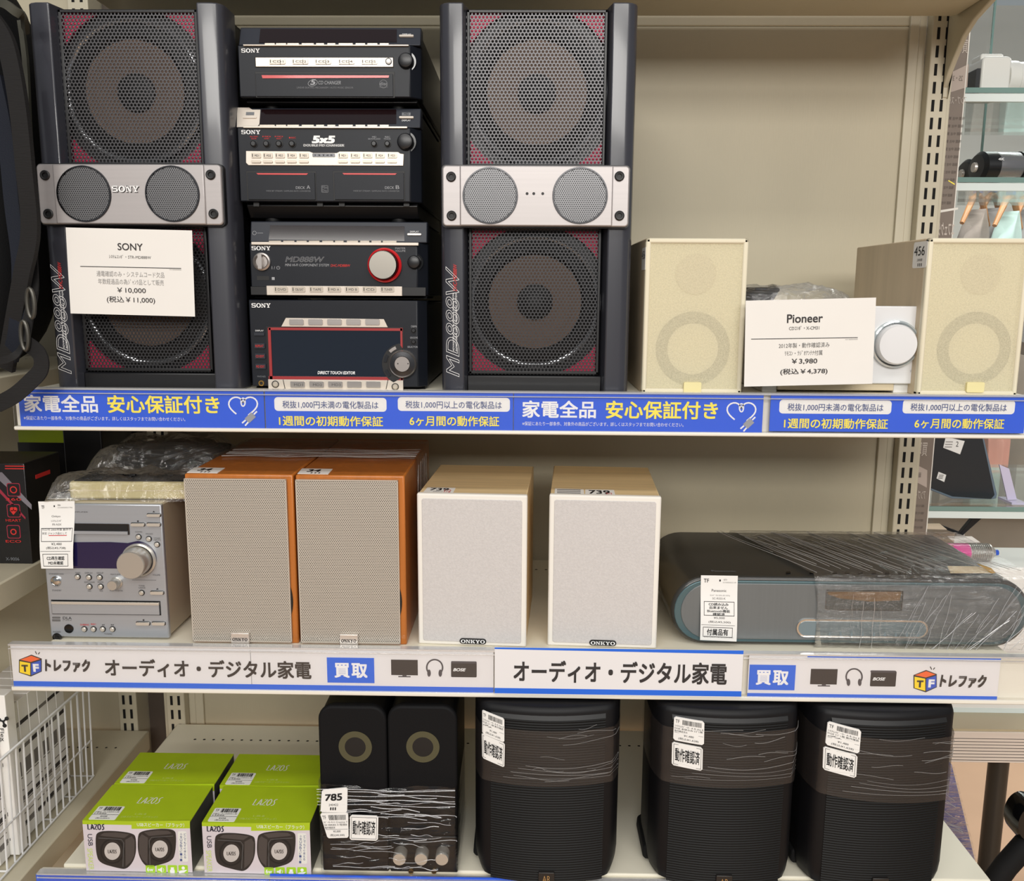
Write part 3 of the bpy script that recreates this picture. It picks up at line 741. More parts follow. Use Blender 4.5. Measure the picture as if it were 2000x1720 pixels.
for cx in (731, 757): round_key(t, f, cx, 281, 5.5)
big_knob(t, t.front(.003), 793, 278, 16, 20)
b = MB(); b.pp(f, [(481, 295), (605, 296), (612, 299), (658, 299), (664, 296), (778, 297), (782, 300), (789, 301), (788, 324), (486, 323), (481, 318)], 'pearl', out=.0016, inn=0); bar = b.build('button_bar', t, bevel=.0004)
xs = (492, 515, 538.5, 561.5, 585, 661, 685, 709, 733, 757)
keycaps(t, f, [(x, x+18.5, 299, 309) for x in xs], ['MD1', 'MD2', 'MD3', 'MD4', 'MD5']*2, host=bar, out=.003)
keycaps(t, f, [(x, x+18.5, 313.5, 318.5) for x in xs], host=bar, out=.0034, mark=False)
b = MB(); b.pr(f, 611, 300, 655, 307, 'dark_chrome', out=.0022, inn=0, r=1.5)
b.pt(f, '1 2 3 4 5', 616, 650, 302, 305, 'black_ink', out=.0026, **TINY); b.build('indicator_window', bar)
for a, c, ra, rc, lt, ta, tc, sa, sc_ in ((485, 616, 501, 602, 'A', 578, 606, 520, 607), (654, 789, 669, 775, 'B', 752, 780, 690, 780)):
    b = MB(); b.pr(f, a-3, 334, c+2, 392, 'black', out=.0004, inn=0); b.pr(f, a, 337.5, c, 390, 'unit_slate', out=.0022, inn=0); dr = b.build('disc_door', t, bevel=.0006)
    fd = t.front(-.0022)
    b = MB(); b.pp(fd, [(ra, 338), (rc, 338.5), (rc-3, 341.5), (ra+3, 341)], 'red_strip', out=.0006, inn=0); b.build('red_strip', dr)
    b = MB(); b.pt(fd, 'DECK', ta, ta+18, 364, 369, 'grey_ink', **TINY); b.pt(fd, lt, tc-7, tc, 362, 369, 'grey_ink', **TINY); b.pt(fd, 'WIDE BIT STREAM / SAMPLING RATE CONVERTER', sa, sc_, 371.5, 374.5, 'dim_ink', **TINY); b.build('lettering', dr, smooth=False)
b = MB(); x0, x1, z0, z1 = f.box(628, 362, 641, 376)
for q in ((628, 362, 641, 362.8), (628, 375.2, 641, 376), (628, 362, 628.8, 376), (640.2, 362, 641, 376)): b.pr(f, *q, 'dim_ink', out=.0003, inn=0)
b.pt(f, 'Mini', 629.5, 639.5, 363.5, 368.5, 'dim_ink'); b.pt(f, 'Disc', 629.5, 639.5, 369.5, 374.5, 'dim_ink'); b.build('badge', t, smooth=False)
b = MB(); b.pt(fl, 'DISPLAY', 785, 802, 234, 237, 'white_ink', **TINY); b.pr(fl, 785, 220, 802, 226, 'dim_ink', out=.0003, inn=0); b.pt(fl, 'MD', 789, 798, 221, 225, 'black_ink', out=.0006)
b.pr(fl, 481, 220, 497, 226, 'dim_ink', out=.0013, inn=0); b.build('lettering', t, smooth=False)
for a, c in ((475, 502), (780, 808)):
    b = MB(); b.pr(fl, a, 229, c, 232.5, 'pearl', out=.0022, inn=0, r=1.6); b.build('key', t)
for a in (492, 617, 660, 787):
    b = MB(); b.pr(f, a, 393, a+11, 402, 'black', out=-.006, inn=.02); b.build('notch', t)

# ---- amplifier
t, f, fl, D = unit('amplifier', 'black amplifier with red-ringed silver volume knob, third unit from the top', 489, 834, 433, 474, 576, 584.5, chamfer=19, foot_in=2, lean=.0055)
b = MB(); b.pp(fl, [(528, 440), (790, 442), (790, 471), (525, 468)], 'display_smoke', out=.0006, inn=0); b.build('display_window', t)
ledge(t, f, 492, 818, 471, 479, [(526, 550), (554, 576), (580, 600), (604, 625), (630, 652), (655, 672), (678, 700), (704, 722), (726, 745), (748, 775)])
b = MB(); plogo(b, f, 'SONY', 491, 529, 480.5, 488.5); b.build('logo', t, smooth=False)
b = MB(); b.pring(fl, 497, 455, 3.2, 3.9, 'grey_ink', out=.0003); b.pr(fl, 502, 454.7, 514, 455.4, 'grey_ink', out=.0003, inn=0); b.pt(fl, 'DISPLAY', 801, 818, 451, 454, 'white_ink', **TINY)
b.pt(f, 'MD888W', 557, 634, 501, 512, 'grey_ink', bold=0, outline=.02, shear=.25); b.pt(f, 'MINI HI-FI COMPONENT SYSTEM', 557, 643, 515, 520, 'grey_ink', shear=.15, **TINY); b.pt(f, 'DHC-MD888W', 646, 684, 516, 521, 'red_ink', shear=.15, **TINY)
b.pt(f, 'MASTER', 772, 792, 483, 486.6, 'grey_ink', **TINY); b.pt(f, 'VOLUME', 772, 792, 488, 491.6, 'grey_ink', **TINY); b.pt(f, 'I / ⏻', 531, 547, 519, 526, 'grey_ink', **TINY)
b.pr(f, 531, 541, 536.5, 546.5, 'grey_ink', out=.0003, inn=0); b.build('lettering', t, smooth=False)
b = MB(); b.pr(fl, 796, 456.5, 823, 460, 'pearl', out=.002, inn=0, r=1.6); b.build('key', t)
x, z = f.q(512, 511); k = f.scale(512, 511)
b = MB(); b.lathe(x, z, [(17*k, 0), (17*k, -.003), (14*k, -.004), (11*k, -.002), (0, -.002)], 'silver', f, 32); pd_ = b.build('power_dial', t)
b = MB(); b.rr(x-3.8*k, x+3.8*k, z-14*k, z+14*k, 1.2*k, -.010, -.001, 'silver', f); b.build('lever', pd_)
b = MB(); b.pr(f, 502, 539, 526, 547, 'black', out=.0004, inn=0); b.build('socket_slot', t)
x, z = f.q(752, 518); k = f.scale(752, 518)
b = MB(); b.lathe(x, z, [(33*k, 0), (33*k, -.004), (30.5*k, -.006), (28*k, -.005), (27*k, -.001)], 'red_ring', f, 48); vr = b.build('volume_ring', t)
b = MB(); b.lathe(x, z, [(27*k, 0), (27*k, -.016), (25.8*k, -.0175)], 'dark_chrome', f, 48); b.lathe(x, z, [(25.8*k, -.0175), (0, -.0175)], 'spun_metal', f, 48); b.build('volume_knob', t)
big_knob(t, t.front(.003), 810, 512, 13, 17)
b = MB(); b.pr(f, 486+4, 560, 838-6, 577, 'unit_black', out=.001, inn=.002); b.pr(f, 522, 558.5, 786, 577, 'pearl', out=.003, inn=0); bar = b.build('button_bar', t, bevel=.0005)
keycaps(t, f, [(x, x+26, 559.5, 570) for x in (537.5, 571.5, 606, 641, 675.5, 709.5, 744.5)], ['DVD', 'CBL/SAT', 'TAPE', 'MD A', 'MD B', 'CD', 'TUNER'], host=bar, out=.0042)

# ---- touch editor display unit
t, f, fl, D = unit('touch_editor', 'black unit with a large red-framed dark touch screen, lowest of the stack', 489, 832, 583, 586, 755, 760, chamfer=16, lid=False, foot_in=4)
b = MB(); plogo(b, f, 'SONY', 491, 529, 592, 600.5); b.build('logo', t, smooth=False)
b = MB(); b.pp(f, [(548, 639), (558, 619.5), (750, 622), (759, 641)], 'black', out=.0005, inn=0); b.pp(f, [(550, 637.5), (559, 620.5), (750, 623), (758, 639)], 'pearl', out=.002, inn=0); bar = b.build('button_bar', t, bevel=.0005)
keycaps(t, f, [(x, x+27.5, 623, 634) for x in (566.5, 603.5, 640.5, 677.5, 714.5)], m='silver', host=bar, out=.0036, mark=False)
b = MB(); b.pr(f, 522, 638, 789, 743, 'unit_black', out=.0006, inn=0)
for q in ((526, 640, 787, 645), (526, 735, 787, 742), (526, 640, 531.5, 742), (783, 640, 787, 742)): b.pr(f, *q, 'red_frame', out=.0024, inn=0)
fr_ = b.build('screen_frame', t, label='thin red frame round the screen')
b = MB(); b.pr(f, 531, 645, 783, 735, 'touch_screen', out=.0012, inn=0); b.build('touch_screen', t)
b = MB(); b.pt(f, 'DIRECT TOUCH EDITOR', 621, 694, 724.5, 730.5, 'white_ink', out=.0018, shear=.2, bold=.02); b.build('lettering', t, smooth=False)
x, z = f.q(787, 710); k = f.scale(787, 710)
b = MB()
arc = [(787+40*math.cos(a), 710-40*math.sin(a)) for a in [math.radians(100+i*8) for i in range(19)]]
b.pp(f, arc+[(787, 736), (787, 680)], 'unit_black', out=.003, inn=0); b.build('dial_bezel', t)
b = MB(); b.lathe(x, z, [(27*k, 0), (27*k, -.006), (25*k, -.008), (24*k, -.006)], 'silver', f, 48); b.lathe(x, z, [(24*k, -.006), (15.5*k, -.0065)], 'dark_chrome', f, 48)
b.lathe(x, z, [(15.5*k, -.0065), (15*k, -.005), (14.5*k, -.0075), (0, -.0075)], 'silver', f, 40); dl = b.build('selector_dial', t)
for dx in (-10, 10):
    b = MB(); b.pd(t.front(-.0074), 787+dx, 710, 1.3, 'black', out=.0003, inn=0, seg=10); b.build('dimple', dl)
for a0 in (112, 150, 200):
    b = MB(); pts = [(787+37*math.cos(math.radians(a0+i*4)), 710-37*math.sin(math.radians(a0+i*4))) for i in range(7)]+[(787+31*math.cos(math.radians(a0+24-i*4)), 710-31*math.sin(math.radians(a0+24-i*4))) for i in range(7)]
    b.pp(f, pts, 'silver' if a0 == 112 else 'unit_slate', out=.0045, inn=0); b.build('dial_key', t)
b = MB(); b.pt(f, 'DISPLAY', 499, 515, 644, 647, 'white_ink', **TINY); b.pt(f, 'PHONES', 503, 519, 733.5, 736.5, 'dim_ink', **TINY); b.pt(f, 'DBFB', 803, 814, 635.5, 639, 'grey_ink', **TINY); b.pt(f, 'GROOVE', 801, 816, 657.5, 661, 'grey_ink', **TINY); b.pt(f, 'SELECTOR', 796, 816, 675.5, 679, 'grey_ink', **TINY)
b.build('printed_caption', t, smooth=False)
b = MB(); b.pr(f, 497, 649, 517, 655, 'unit_slate_light', out=.002, inn=0, r=1); b.build('key', t)
for i, yy in enumerate((670, 690, 710)):
    b = MB(); b.pr(f, 498+i, yy, 518+i, yy+10, 'unit_slate_light', out=.002, inn=0, r=1); b.pt(f, ('REPEAT', 'CD EDIT', 'MD EDIT')[i], 500+i, 516+i, yy+3, yy+7.5, 'red_ink', out=.0026, **TINY); b.build('key', t)
for yy in (645, 667): round_key(t, f, 808, yy, 4.6, 'knob_black', .003)
b = MB(); b.pr(f, 525, 741, 788, 760, 'pearl', out=.0026, inn=0); b.pline(t.front(-.0026), [(553, 741), (557, 760)], 1.2, 'black'); b.pline(t.front(-.0026), [(758, 741), (754, 760)], 1.2, 'black'); bar = b.build('button_bar', t, bevel=.0004)
keycaps(t, f, [(x, x+27.5, 744, 756) for x in (569, 606, 642.5, 679.5, 716.5)], ['MD1', 'MD2', 'MD3', '', ''], m='silver', host=bar, out=.0042, mark=False)
for cx, cy in ((538, 750), (772, 755)): round_key(bar, t.front(-.0026), cx, cy, 5.5, 'pearl_key', .002, 'key')
x, z = f.q(511, 748); k = f.scale(511, 748)
b = MB(); b.lathe(x, z, [(5.5*k, 0), (5.5*k, -.0015), (3.2*k, -.0015), (3*k, 0)], 'gold', f, 24); b.lathe(x, z, [(3*k, -.0003), (0, -.0003)], 'black', f, 20); b.build('phone_jack', t)

# ================================================================ paper price card leaning on the left speaker
def price_card(label, quad, Y, lines, rule):
    """paper sheet standing upright; quad = pixel corners tl,tr,br,bl"""
    cx = sum(p[0] for p in quad)/4; cy = sum(p[1] for p in quad)/4
    ang = math.atan2(P(*quad[1], Y).z-P(*quad[0], Y).z, P(*quad[1], Y).x-P(*quad[0], Y).x)
    c = P(cx, cy, Y)
    t = Thing('price_card', label, 'price card', tuple(c), ry=-ang)
    f = t.front(0)
    q = [f.q(*p) for p in quad]
    w = (q[1][0]-q[0][0]+q[2][0]-q[3][0])/4; h = (q[0][1]-q[3][1]+q[1][1]-q[2][1])/4; mx = sum(p[0] for p in q)/4; mz = sum(p[1] for p in q)/4
    b = MB(); n = 10; vs = []; fs = []
    for i in range(n+1):
        u = -1+2*i/n
        for s_ in (0, 1): vs += [(mx+u*w, -.0015*(1-u*u)*0+s_*.0003, mz-h), (mx+u*w, s_*.0003, mz+h)]
    for i in range(n):
        a = 4*i; fs += [(a, a+4, a+5, a+1), (a+2, a+3, a+7, a+6)]
    fs += [(0, 1, 3, 2), (4*n, 4*n+2, 4*n+3, 4*n+1)]
    b.add(vs, fs, 'paper'); b.build('sheet', t, smooth=False)
    b = MB()
    for st, a, c_, d, e, m, bo in lines: b.pt(f, st, a, c_, d, e, m, bold=bo)
    b.pline(f, rule, 1.2, 'black_ink'); b.build('printed_text', t, smooth=False)
    return t
YP = -.0018
price_card('white paper price card propped on the left tall speaker', ((129, 444), (376, 450), (380, 618), (137, 612)), YP-.003, [
    ('SONY', 230, 279, 475, 489, 'charcoal_ink', .01), ('ｼｽﾃﾑｺﾝﾎﾟ・STR-MD888W', 213, 295, 498, 505, 'paper_grey_ink', 0), ('通電確認のみ・システムコード欠品', 189, 321, 530, 541, 'pale_ink', 0),
    ('年数経過品の為ｼﾞｬﾝｸ品として販売', 192, 320, 545, 556, 'pale_ink', 0), ('￥10,000', 229, 285, 562, 573, 'charcoal_ink', .005), ('(税込￥11,000)', 209, 303, 579, 593, 'charcoal_ink', .005), ('1010000000', 331, 354, 525.5, 527.5, 'pale_ink', 0)], [(157, 520), (354, 524)])
# ================================================================ cream speakers and white player, upper shelf right
mat('cream_cloth', (224, 216, 186), .85, var=.03, vscale=(300, 300, 300), bump=.2, bscale=(900, 900, 900))
mat('cream_edge', (216, 208, 184), .55)
mat('cream_tab', (226, 214, 160), .35)
mat('beech_pale', (196, 178, 150), .5, var=.07, vscale=(60, 60, 3))
mat('driver_ring', (66, 64, 60), .6)
mat('gloss_white', (218, 218, 219), .12, coat=.5)
mat('soft_white', (214, 214, 212), .3)
mat('acrylic_ring', (196, 204, 206), .08, metal=.5)
mat('tan_plastic', (198, 184, 156), .45)
m_ = clear('cream_net', gloss=.0, rough=.7)
nt = m_.node_tree; nt.nodes.clear()
_o = nt.nodes.new('ShaderNodeOutputMaterial'); _d = nt.nodes.new('ShaderNodeBsdfDiffuse'); _d.inputs[0].default_value = lin((218, 210, 180)); _t = nt.nodes.new('ShaderNodeBsdfTransparent')
_x = nt.nodes.new('ShaderNodeMixShader'); _tc = nt.nodes.new('ShaderNodeTexCoord'); _n = nt.nodes.new('ShaderNodeTexNoise'); _n.inputs['Scale'].default_value = 700
_m = nt.nodes.new('ShaderNodeMapRange'); _m.inputs['To Min'].default_value = .12; _m.inputs['To Max'].default_value = .55
nt.links.new(_tc.outputs['Object'], _n.inputs['Vector']); nt.links.new(_n.outputs['Fac'], _m.inputs[0]); nt.links.new(_m.outputs[0], _x.inputs[0]); nt.links.new(_d.outputs[0], _x.inputs[1]); nt.links.new(_t.outputs[0], _x.inputs[2]); nt.links.new(_x.outputs[0], _o.inputs[0])
YQ = .022
def cream_speaker(label, a, c, top, tabx, ringx):
    b0 = P((a+c)/2, 765, YQ)
    t = Thing('bookshelf_speaker', label, 'speaker', (b0.x, YQ, ZU), group='cream bookshelf speakers on the upper shelf')
    f = t.front(0); x0, x1 = f.q(a, top+5)[0], f.q(c, top+5)[0]; h = f.q((a+c)/2, top)[1]
    b = MB(); b.bx(x0, x1, .008, .225, 0, h, 'beech_pale'); b.build('cabinet', t, bevel=.0015)
    b = MB()
    for u0, u1, w0, w1 in ((x0, x0+.006, 0, h), (x1-.006, x1, 0, h), (x0, x1, h-.006, h), (x0, x1, 0, .006)): b.bx(u0, u1, .0, .010, w0, w1, 'cream_edge')
    fr = b.build('grille_frame', t, bevel=.002)
    b = MB(); b.bx(x0+.005, x1-.005, .0070, .0079, .005, h-.005, 'cream_cloth'); b.build('baffle', t)
    xc = f.q(ringx, 680)[0]; zc = f.q(ringx, 682)[1]; k = f.scale(ringx, 680)
    b = MB(); b.lathe(xc, zc, [(73*k, .0069), (70*k, .004), (56*k, .004), (50*k, .0069)], 'driver_ring', f, 40); b.lathe(xc, zc, [(50*k, .0065), (0, .0060)], 'cream_cloth', f, 40); b.build('woofer', t)
    zc2 = f.q(ringx, 535)[1]
    b = MB(); b.lathe(xc, zc2, [(40*k, .0069), (38*k, .0050), (0, .0052)], 'tan_plastic', f, 32); b.build('tweeter', t)
    b = MB(); pq = rrpts(x0+.004, x1-.004, .004, h-.004, .006); b.add([(p[0], .0018, p[1]) for p in pq], [tuple(range(len(pq)))], 'cream_net'); b.build('cloth_grille', t, smooth=False)
    b = MB(); b.rr(*f.box(tabx-17, 746, tabx+17, 766), .0016, -.002, .004, 'cream_tab', f); b.build('name_tab', t)
    return t, x0, x1, h
t, x0, x1, h = cream_speaker('narrow-looking cream speaker with cloth front beside the tall black speaker', 1262, 1463, 465, 1352, 1355)
fs = t.left(x0)
b = MB(); b.pr(fs, 1254, 484, 1261, 527, 'label_white', out=.0003, inn=0); b.pt(fs, '456', 1254.6, 1260.4, 490, 506, 'black_ink', out=.0005); b.build('price_sticker', t, smooth=False)
t, x0, x1, h = cream_speaker('cream speaker with 456 sticker on its wood side at the right edge', 1815, 2017, 465, 1904, 1908)
fs = t.left(x0)
b = MB(); xx = fs.box(1784, 472, 1811, 523); b.rr(*xx, .003, -.0003, 0, 'label_white', fs)
b.pt(fs, '456', 1787, 1807, 481, 499, 'black_ink', out=.0006); b.pt(fs, '240408', 1792, 1802, 505, 510, 'paper_grey_ink', out=.0006, bold=0); b.pt(fs, 'III', 1793, 1801, 514, 520, 'charcoal_ink', out=.0006, bold=0); b.build('price_sticker', t, smooth=False)

# white compact disc player between them
b0 = P(1644, 765, .045)
t = Thing('disc_player', 'white glossy compact disc player with round volume knob behind the price card', 'disc player', (b0.x, .045, ZU))
f = t.front(0)
b = MB(); xx = f.box(1480, 600, 1806, 750); b.bx(xx[0]+.006, xx[1]-.006, .012, .21, .004, xx[3]-.002, 'soft_white'); b.build('casing', t, bevel=.003)
b = MB(); xx = f.box(1476, 597, 1813, 748); b.rr(*xx, .006, -.004, .012, 'gloss_white', f); b.build('front_plate', t, bevel=.0012)
b = MB(); xx = f.box(1519, 746, 1746, 762); b.bx(xx[0], xx[1], .0, .02, max(.0005, xx[2]), xx[3], 'tan_plastic', f); b.build('foot_tray', t, bevel=.001)
for a, c in ((1490, 1519), (1747, 1798)):
    b = MB(); xx = f.box(a, 746, c, 762); b.bx(xx[0], xx[1], .003, .18, 0, xx[3], 'soft_white', f); b.build('foot', t, bevel=.001)
x, z = f.q(1747, 672, -.004); k = f.scale(1747, 672)
b = MB(); b.lathe(x, z, [(47*k, -.0039), (46*k, -.009), (43*k, -.0095), (40*k, -.005)], 'acrylic_ring', f, 48); b.build('knob_ring', t)
b = MB(); b.lathe(x-.001, z-.0, [(39*k, -.004), (39*k, -.015), (36*k, -.018), (20*k, -.0188), (0, -.019)], 'gloss_white', f, 48); b.build('volume_knob', t)
b = MB(); b.pt(t.front(-.004), 'VOLUME', 1777, 1795, 722, 727, 'grey_ink', bold=0); b.build('lettering', t, smooth=False)
# wrapped remote and cable lying on top of it
ztop = ZU+f.box(1480, 600, 1806, 750)[3]
mat('cable_black', (16, 15, 15), .45)
c = P(1530, 580, .13)
t = Thing('cable_bundle', 'black cable bundle in clear film on top of the white player', 'cable', (c.x, .13, ztop))
b = MB()
for i in range(5):
    pts = [(-.036+.02*math.cos(a)+.002*i, .012*math.sin(a), .006+.0035*i) for a in [k*2*PI/20 for k in range(20)]]
    b.tube(pts, .003, 'cable_black', closed=True)
b.build('cable', t)
clear('clear_bag', gloss=.06, rough=.1, wrink=.8, wscale=(60, 60, 60), haze=.05)
def bag(name, parent, x0, x1, y0, y1, h, m='clear_bag', nx=22, ny=14, amp=.004, z0=0., rnd=11, base=.15):
    """crumpled clear film draped over a low mound"""
    R = random.Random(rnd); vs = []; fs = []
    ph = [R.random()*6 for _ in range(6)]
    for j in range(ny+1):
        for i in range(nx+1):
            u, v = i/nx, j/ny; e = min(1, 5*min(u, 1-u))*min(1, 5*min(v, 1-v))
            e = e**.5
            zz = z0+h*(base*(e > 0)+(1-base)*e)*(.9+.1*math.sin(7*u+ph[0])*math.cos(5*v+ph[1]))+amp*e*(math.sin(23*u+ph[2]+4*v)+math.sin(31*v+ph[3]+9*u)+R.uniform(-.6, .6))*.5
            vs.append((x0+(x1-x0)*u+.006*math.sin(9*v+ph[4])*(1 if i in (0, nx) else .3), y0+(y1-y0)*v+.006*math.sin(8*u+ph[5])*(1 if j in (0, ny) else .3), max(zz, .0006)))
    for j in range(ny):
        for i in range(nx): a = j*(nx+1)+i; fs.append((a, a+1, a+nx+2, a+nx+1))
    b = MB(); b.add(vs, fs, m); return b.build(name, parent, ang=180)
bag('film', t, -.075, .085, -.03, .05, .026, rnd=5)
price_card('white paper price card propped between the two cream speakers', ((1461, 587), (1707, 581), (1708, 750), (1449, 754)), .0055, [
    ('Pioneer', 1537, 1607, 613, 630, 'charcoal_ink', .015), ('CDｺﾝﾎﾟ・X-CM31', 1541, 1600, 636, 644, 'paper_grey_ink', .005), ('2012年製・動作確認済み', 1521, 1620, 669, 679, 'paper_grey_ink', 0),
    ('ﾘﾓｺﾝ・ﾗｼﾞｵｱﾝﾃﾅ付属', 1533, 1606, 684, 694, 'paper_grey_ink', 0), ('￥3,980', 1546, 1596, 700, 711, 'charcoal_ink', .012), ('(税込￥4,378)', 1524, 1616, 719, 732, 'charcoal_ink', .012), ('1010000000', 1651, 1675, 661.5, 663.5, 'pale_ink', 0)], [(1467, 662), (1675, 659)])

# ================================================================ middle shelf
mat('onkyo_silver', (176, 180, 186), .34, metal=.55, var=.02, vscale=(4, 300, 300))
mat('champagne_case', (184, 174, 152), .45, metal=.2)
mat('display_violet', (26, 20, 62), .1, coat=.5)
mat('knob_satin', (200, 196, 188), .28, metal=.7)
mat('key_satin', (208, 202, 192), .26, metal=.5)
mat('red_pen', (196, 30, 34), .5)
def hang_tag(t, f, quad, lines, boxes=(), bar=None, curl=.006, name='price_tag'):
    """paper slip stuck at its top edge, its foot curling off the surface; quad tl,tr,br,bl in pixels"""
    q = [f.q(*p) for p in quad]; n = 12; vs = []; fs = []
    def S(u, v):     # u 0..1 left-right, v 0..1 top-bottom
        a = (q[0][0]+(q[1][0]-q[0][0])*u, q[0][1]+(q[1][1]-q[0][1])*u); c = (q[3][0]+(q[2][0]-q[3][0])*u, q[3][1]+(q[2][1]-q[3][1])*u)
        x, z = a[0]+(c[0]-a[0])*v, a[1]+(c[1]-a[1])*v
        return (x, -.0006-curl*(math.sin(v*PI*.5)**2)+.0006*math.sin(v*7), z)
    for i in range(n+1):
        vs += [S(0, i/n), S(1, i/n)]
    m = len(vs); vs += [(v[0], v[1]+.0003, v[2]) for v in vs]
    for i in range(n): fs += [(2*i, 2*i+2, 2*i+3, 2*i+1), (m+2*i, m+2*i+1, m+2*i+3, m+2*i+2), (2*i, m+2*i, m+2*i+2, 2*i+2), (2*i+1, 2*i+3, m+2*i+3, m+2*i+1)]
    b = MB(); b.add(vs, fs, 'label_white', f); o = b.build(name, t)
    b = MB()
    def put(vs2, fs2, u0, u1, v0, v1, m2, off=.0003):
        out = []
        for a, c, dz_ in vs2:
            p = S(u0+(u1-u0)*a, v1+(v0-v1)*c); out.append((p[0], p[1]-off-dz_*.001, p[2]))
        b.add(out, fs2, m2, f)
    for st, u0, u1, v0, v1, m2, bo in lines:
        vs2, fs2 = text_mesh(st, bo); put(vs2, fs2, u0, u1, v0, v1, m2)
    for u0, u1, v0, v1 in boxes:
        w = .012; hh = .008
        for r in ((u0, u1, v0, v0+hh), (u0, u1, v1-hh, v1), (u0, u0+w, v0, v1), (u1-w, u1, v0, v1)): put([(0, 0, 0), (1, 0, 0), (1, 1, 0), (0, 1, 0)], [(0, 1, 2, 3)], *r, 'charcoal_ink')
    if bar:
        for r in bar: put([(0, 0, 0), (1, 0, 0), (1, 1, 0), (0, 1, 0)], [(0, 1, 2, 3)], *r[:4], r[4])
    b.build('printed_text', o, smooth=False)
    return o
YO = .022
b0 = P(212, 1258, YO)
t = Thing('receiver', 'silver compact receiver with a big round knob at the left of the middle shelf', 'receiver', (b0.x, YO, ZM))
f = t.front(0)
xl, xr, zb, zt = f.box(89, 984, 323, 1262); zb = .003
RZ = zt
b = MB(); b.bx(xl+.001, xr-.001, .006, .24, .004, zt+.001, 'champagne_case'); b.build('casing', t, bevel=.003)
b = MB(); b.bx(xl, xr, 0, .007, zb, zt, 'onkyo_silver'); fa = b.build('fascia', t, bevel=.0015)
for yy in (.03, .2):
    for xx in (xl+.02, xr-.02):
        b = MB(); b.bx(xx-.008, xx+.008, yy-.008, yy+.008, 0, .005, 'black'); b.build('foot', t, bevel=.001)
b = MB(); b.pr(f, 122, 1022, 253, 1043, 'dark_chrome', out=.0012, inn=0, r=1); b.pr(f, 124, 1024, 250, 1036, 'black', out=.0016, inn=0); b.pr(f, 124, 1036, 251, 1042, 'onkyo_silver', out=.003, inn=0); b.build('disc_slot', t)
b = MB(); b.pt(f, 'MD TUNER AMPLIFIER', 108, 172, 998, 1000.5, 'paper_grey_ink', bold=0); b.build('printed_caption', t, smooth=False)
keys = [(288, 1003, 314, 1008), (257, 1021, 283, 1026.5), (288, 1021, 314, 1026.5), (295, 1154, 320, 1159.5), (267, 1214, 293, 1219.5), (298, 1214, 323, 1219.5)]
for q in keys:
    b = MB(); b.pr(f, q[0]-1, q[1]-1, q[2]+1, q[3]+1, 'dark_chrome', out=.0006, inn=0, r=2.5); b.pr(f, *q, 'key_satin', out=.003, inn=0, r=2.5); b.build('key', t)
b = MB(); x, z = f.q(270, 1091); k = f.scale(270, 1091); R = 36*k
arc = [(x+R*math.cos(a), z+R*math.sin(a)) for a in [math.radians(88-i*(176/24)) for i in range(25)]]
x00 = f.q(112, 1080)[0]
b.prism([(x00, f.q(150, 1109)[1]), (x00, f.q(150, 1059)[1]), (f.q(215, 1059)[0], f.q(215, 1058)[1]), (f.q(250, 1060)[0], f.q(250, 1060)[1])]+arc+[(f.q(236, 1110)[0], f.q(236, 1109.5)[1])], -.0009, 0, 'display_violet', f); b.build('display_window', t)
b = MB(); x, z = f.q(273, 1092); b.lathe(x, z, [(33*k, 0), (33*k, -.004), (30*k, -.0055), (28*k, -.004)], 'knob_satin', f, 48); b.build('knob_ring', t)
x, z = f.q(272, 1092)
b = MB(); b.lathe(x, z, [(27.5*k, -.003), (27.5*k, -.0235), (25.5*k, -.0255), (0, -.0255)], 'knob_satin', f, 48); b.build('volume_knob', t)
x, z = f.q(110, 1134); b = MB(); b.lathe(x, z, [(10*k, 0), (10*k, -.002), (8.5*k, -.003), (7.5*k, -.002), (0, -.004)], 'chrome', f, 28); b.build('power_button', t)
for cx, cy in ((271, 1048), (291, 1052), (307, 1063), (152, 1126), (174, 1127), (195, 1127), (175, 1145), (197, 1145), (277, 1157), (165, 1228), (183, 1228), (201, 1228), (220, 1228)):
    round_key(t, f, cx, cy, 4.6, 'key_satin', .003)
x, z = f.q(228, 1137); b = MB(); b.lathe(x, z, [(12*k, 0), (12*k, -.002), (10*k, -.003), (10*k, -.012), (9*k, -.013), (0, -.013)], 'knob_satin', f, 28); b.build('jog_knob', t)
b = MB(); b.pr(f, 101, 1172, 314, 1200, 'black', out=.0004, inn=0); b.pr(f, 103, 1174, 312, 1198, 'onkyo_silver', out=.0022, inn=0); b.pr(f, 103, 1174, 312, 1179, 'key_satin', out=.0034, inn=0); b.build('disc_drawer', t, bevel=.0006)
x, z = f.q(135, 1227); b = MB(); b.lathe(x, z, [(9*k, 0), (9*k, -.001), (0, -.0016)], 'black_gloss', f, 24); b.build('sensor_window', t)
x, z = f.q(112, 1244); b = MB(); b.lathe(x, z, [(9*k, 0), (9*k, -.001), (6*k, -.001), (5*k, -.0003)], 'dark_chrome', f, 24); b.lathe(x, z, [(5*k, -.0004), (2.6*k, -.0004), (2.4*k, -.0012), (0, -.0012)], 'black', f, 20); b.build('phone_jack', t)
b = MB()
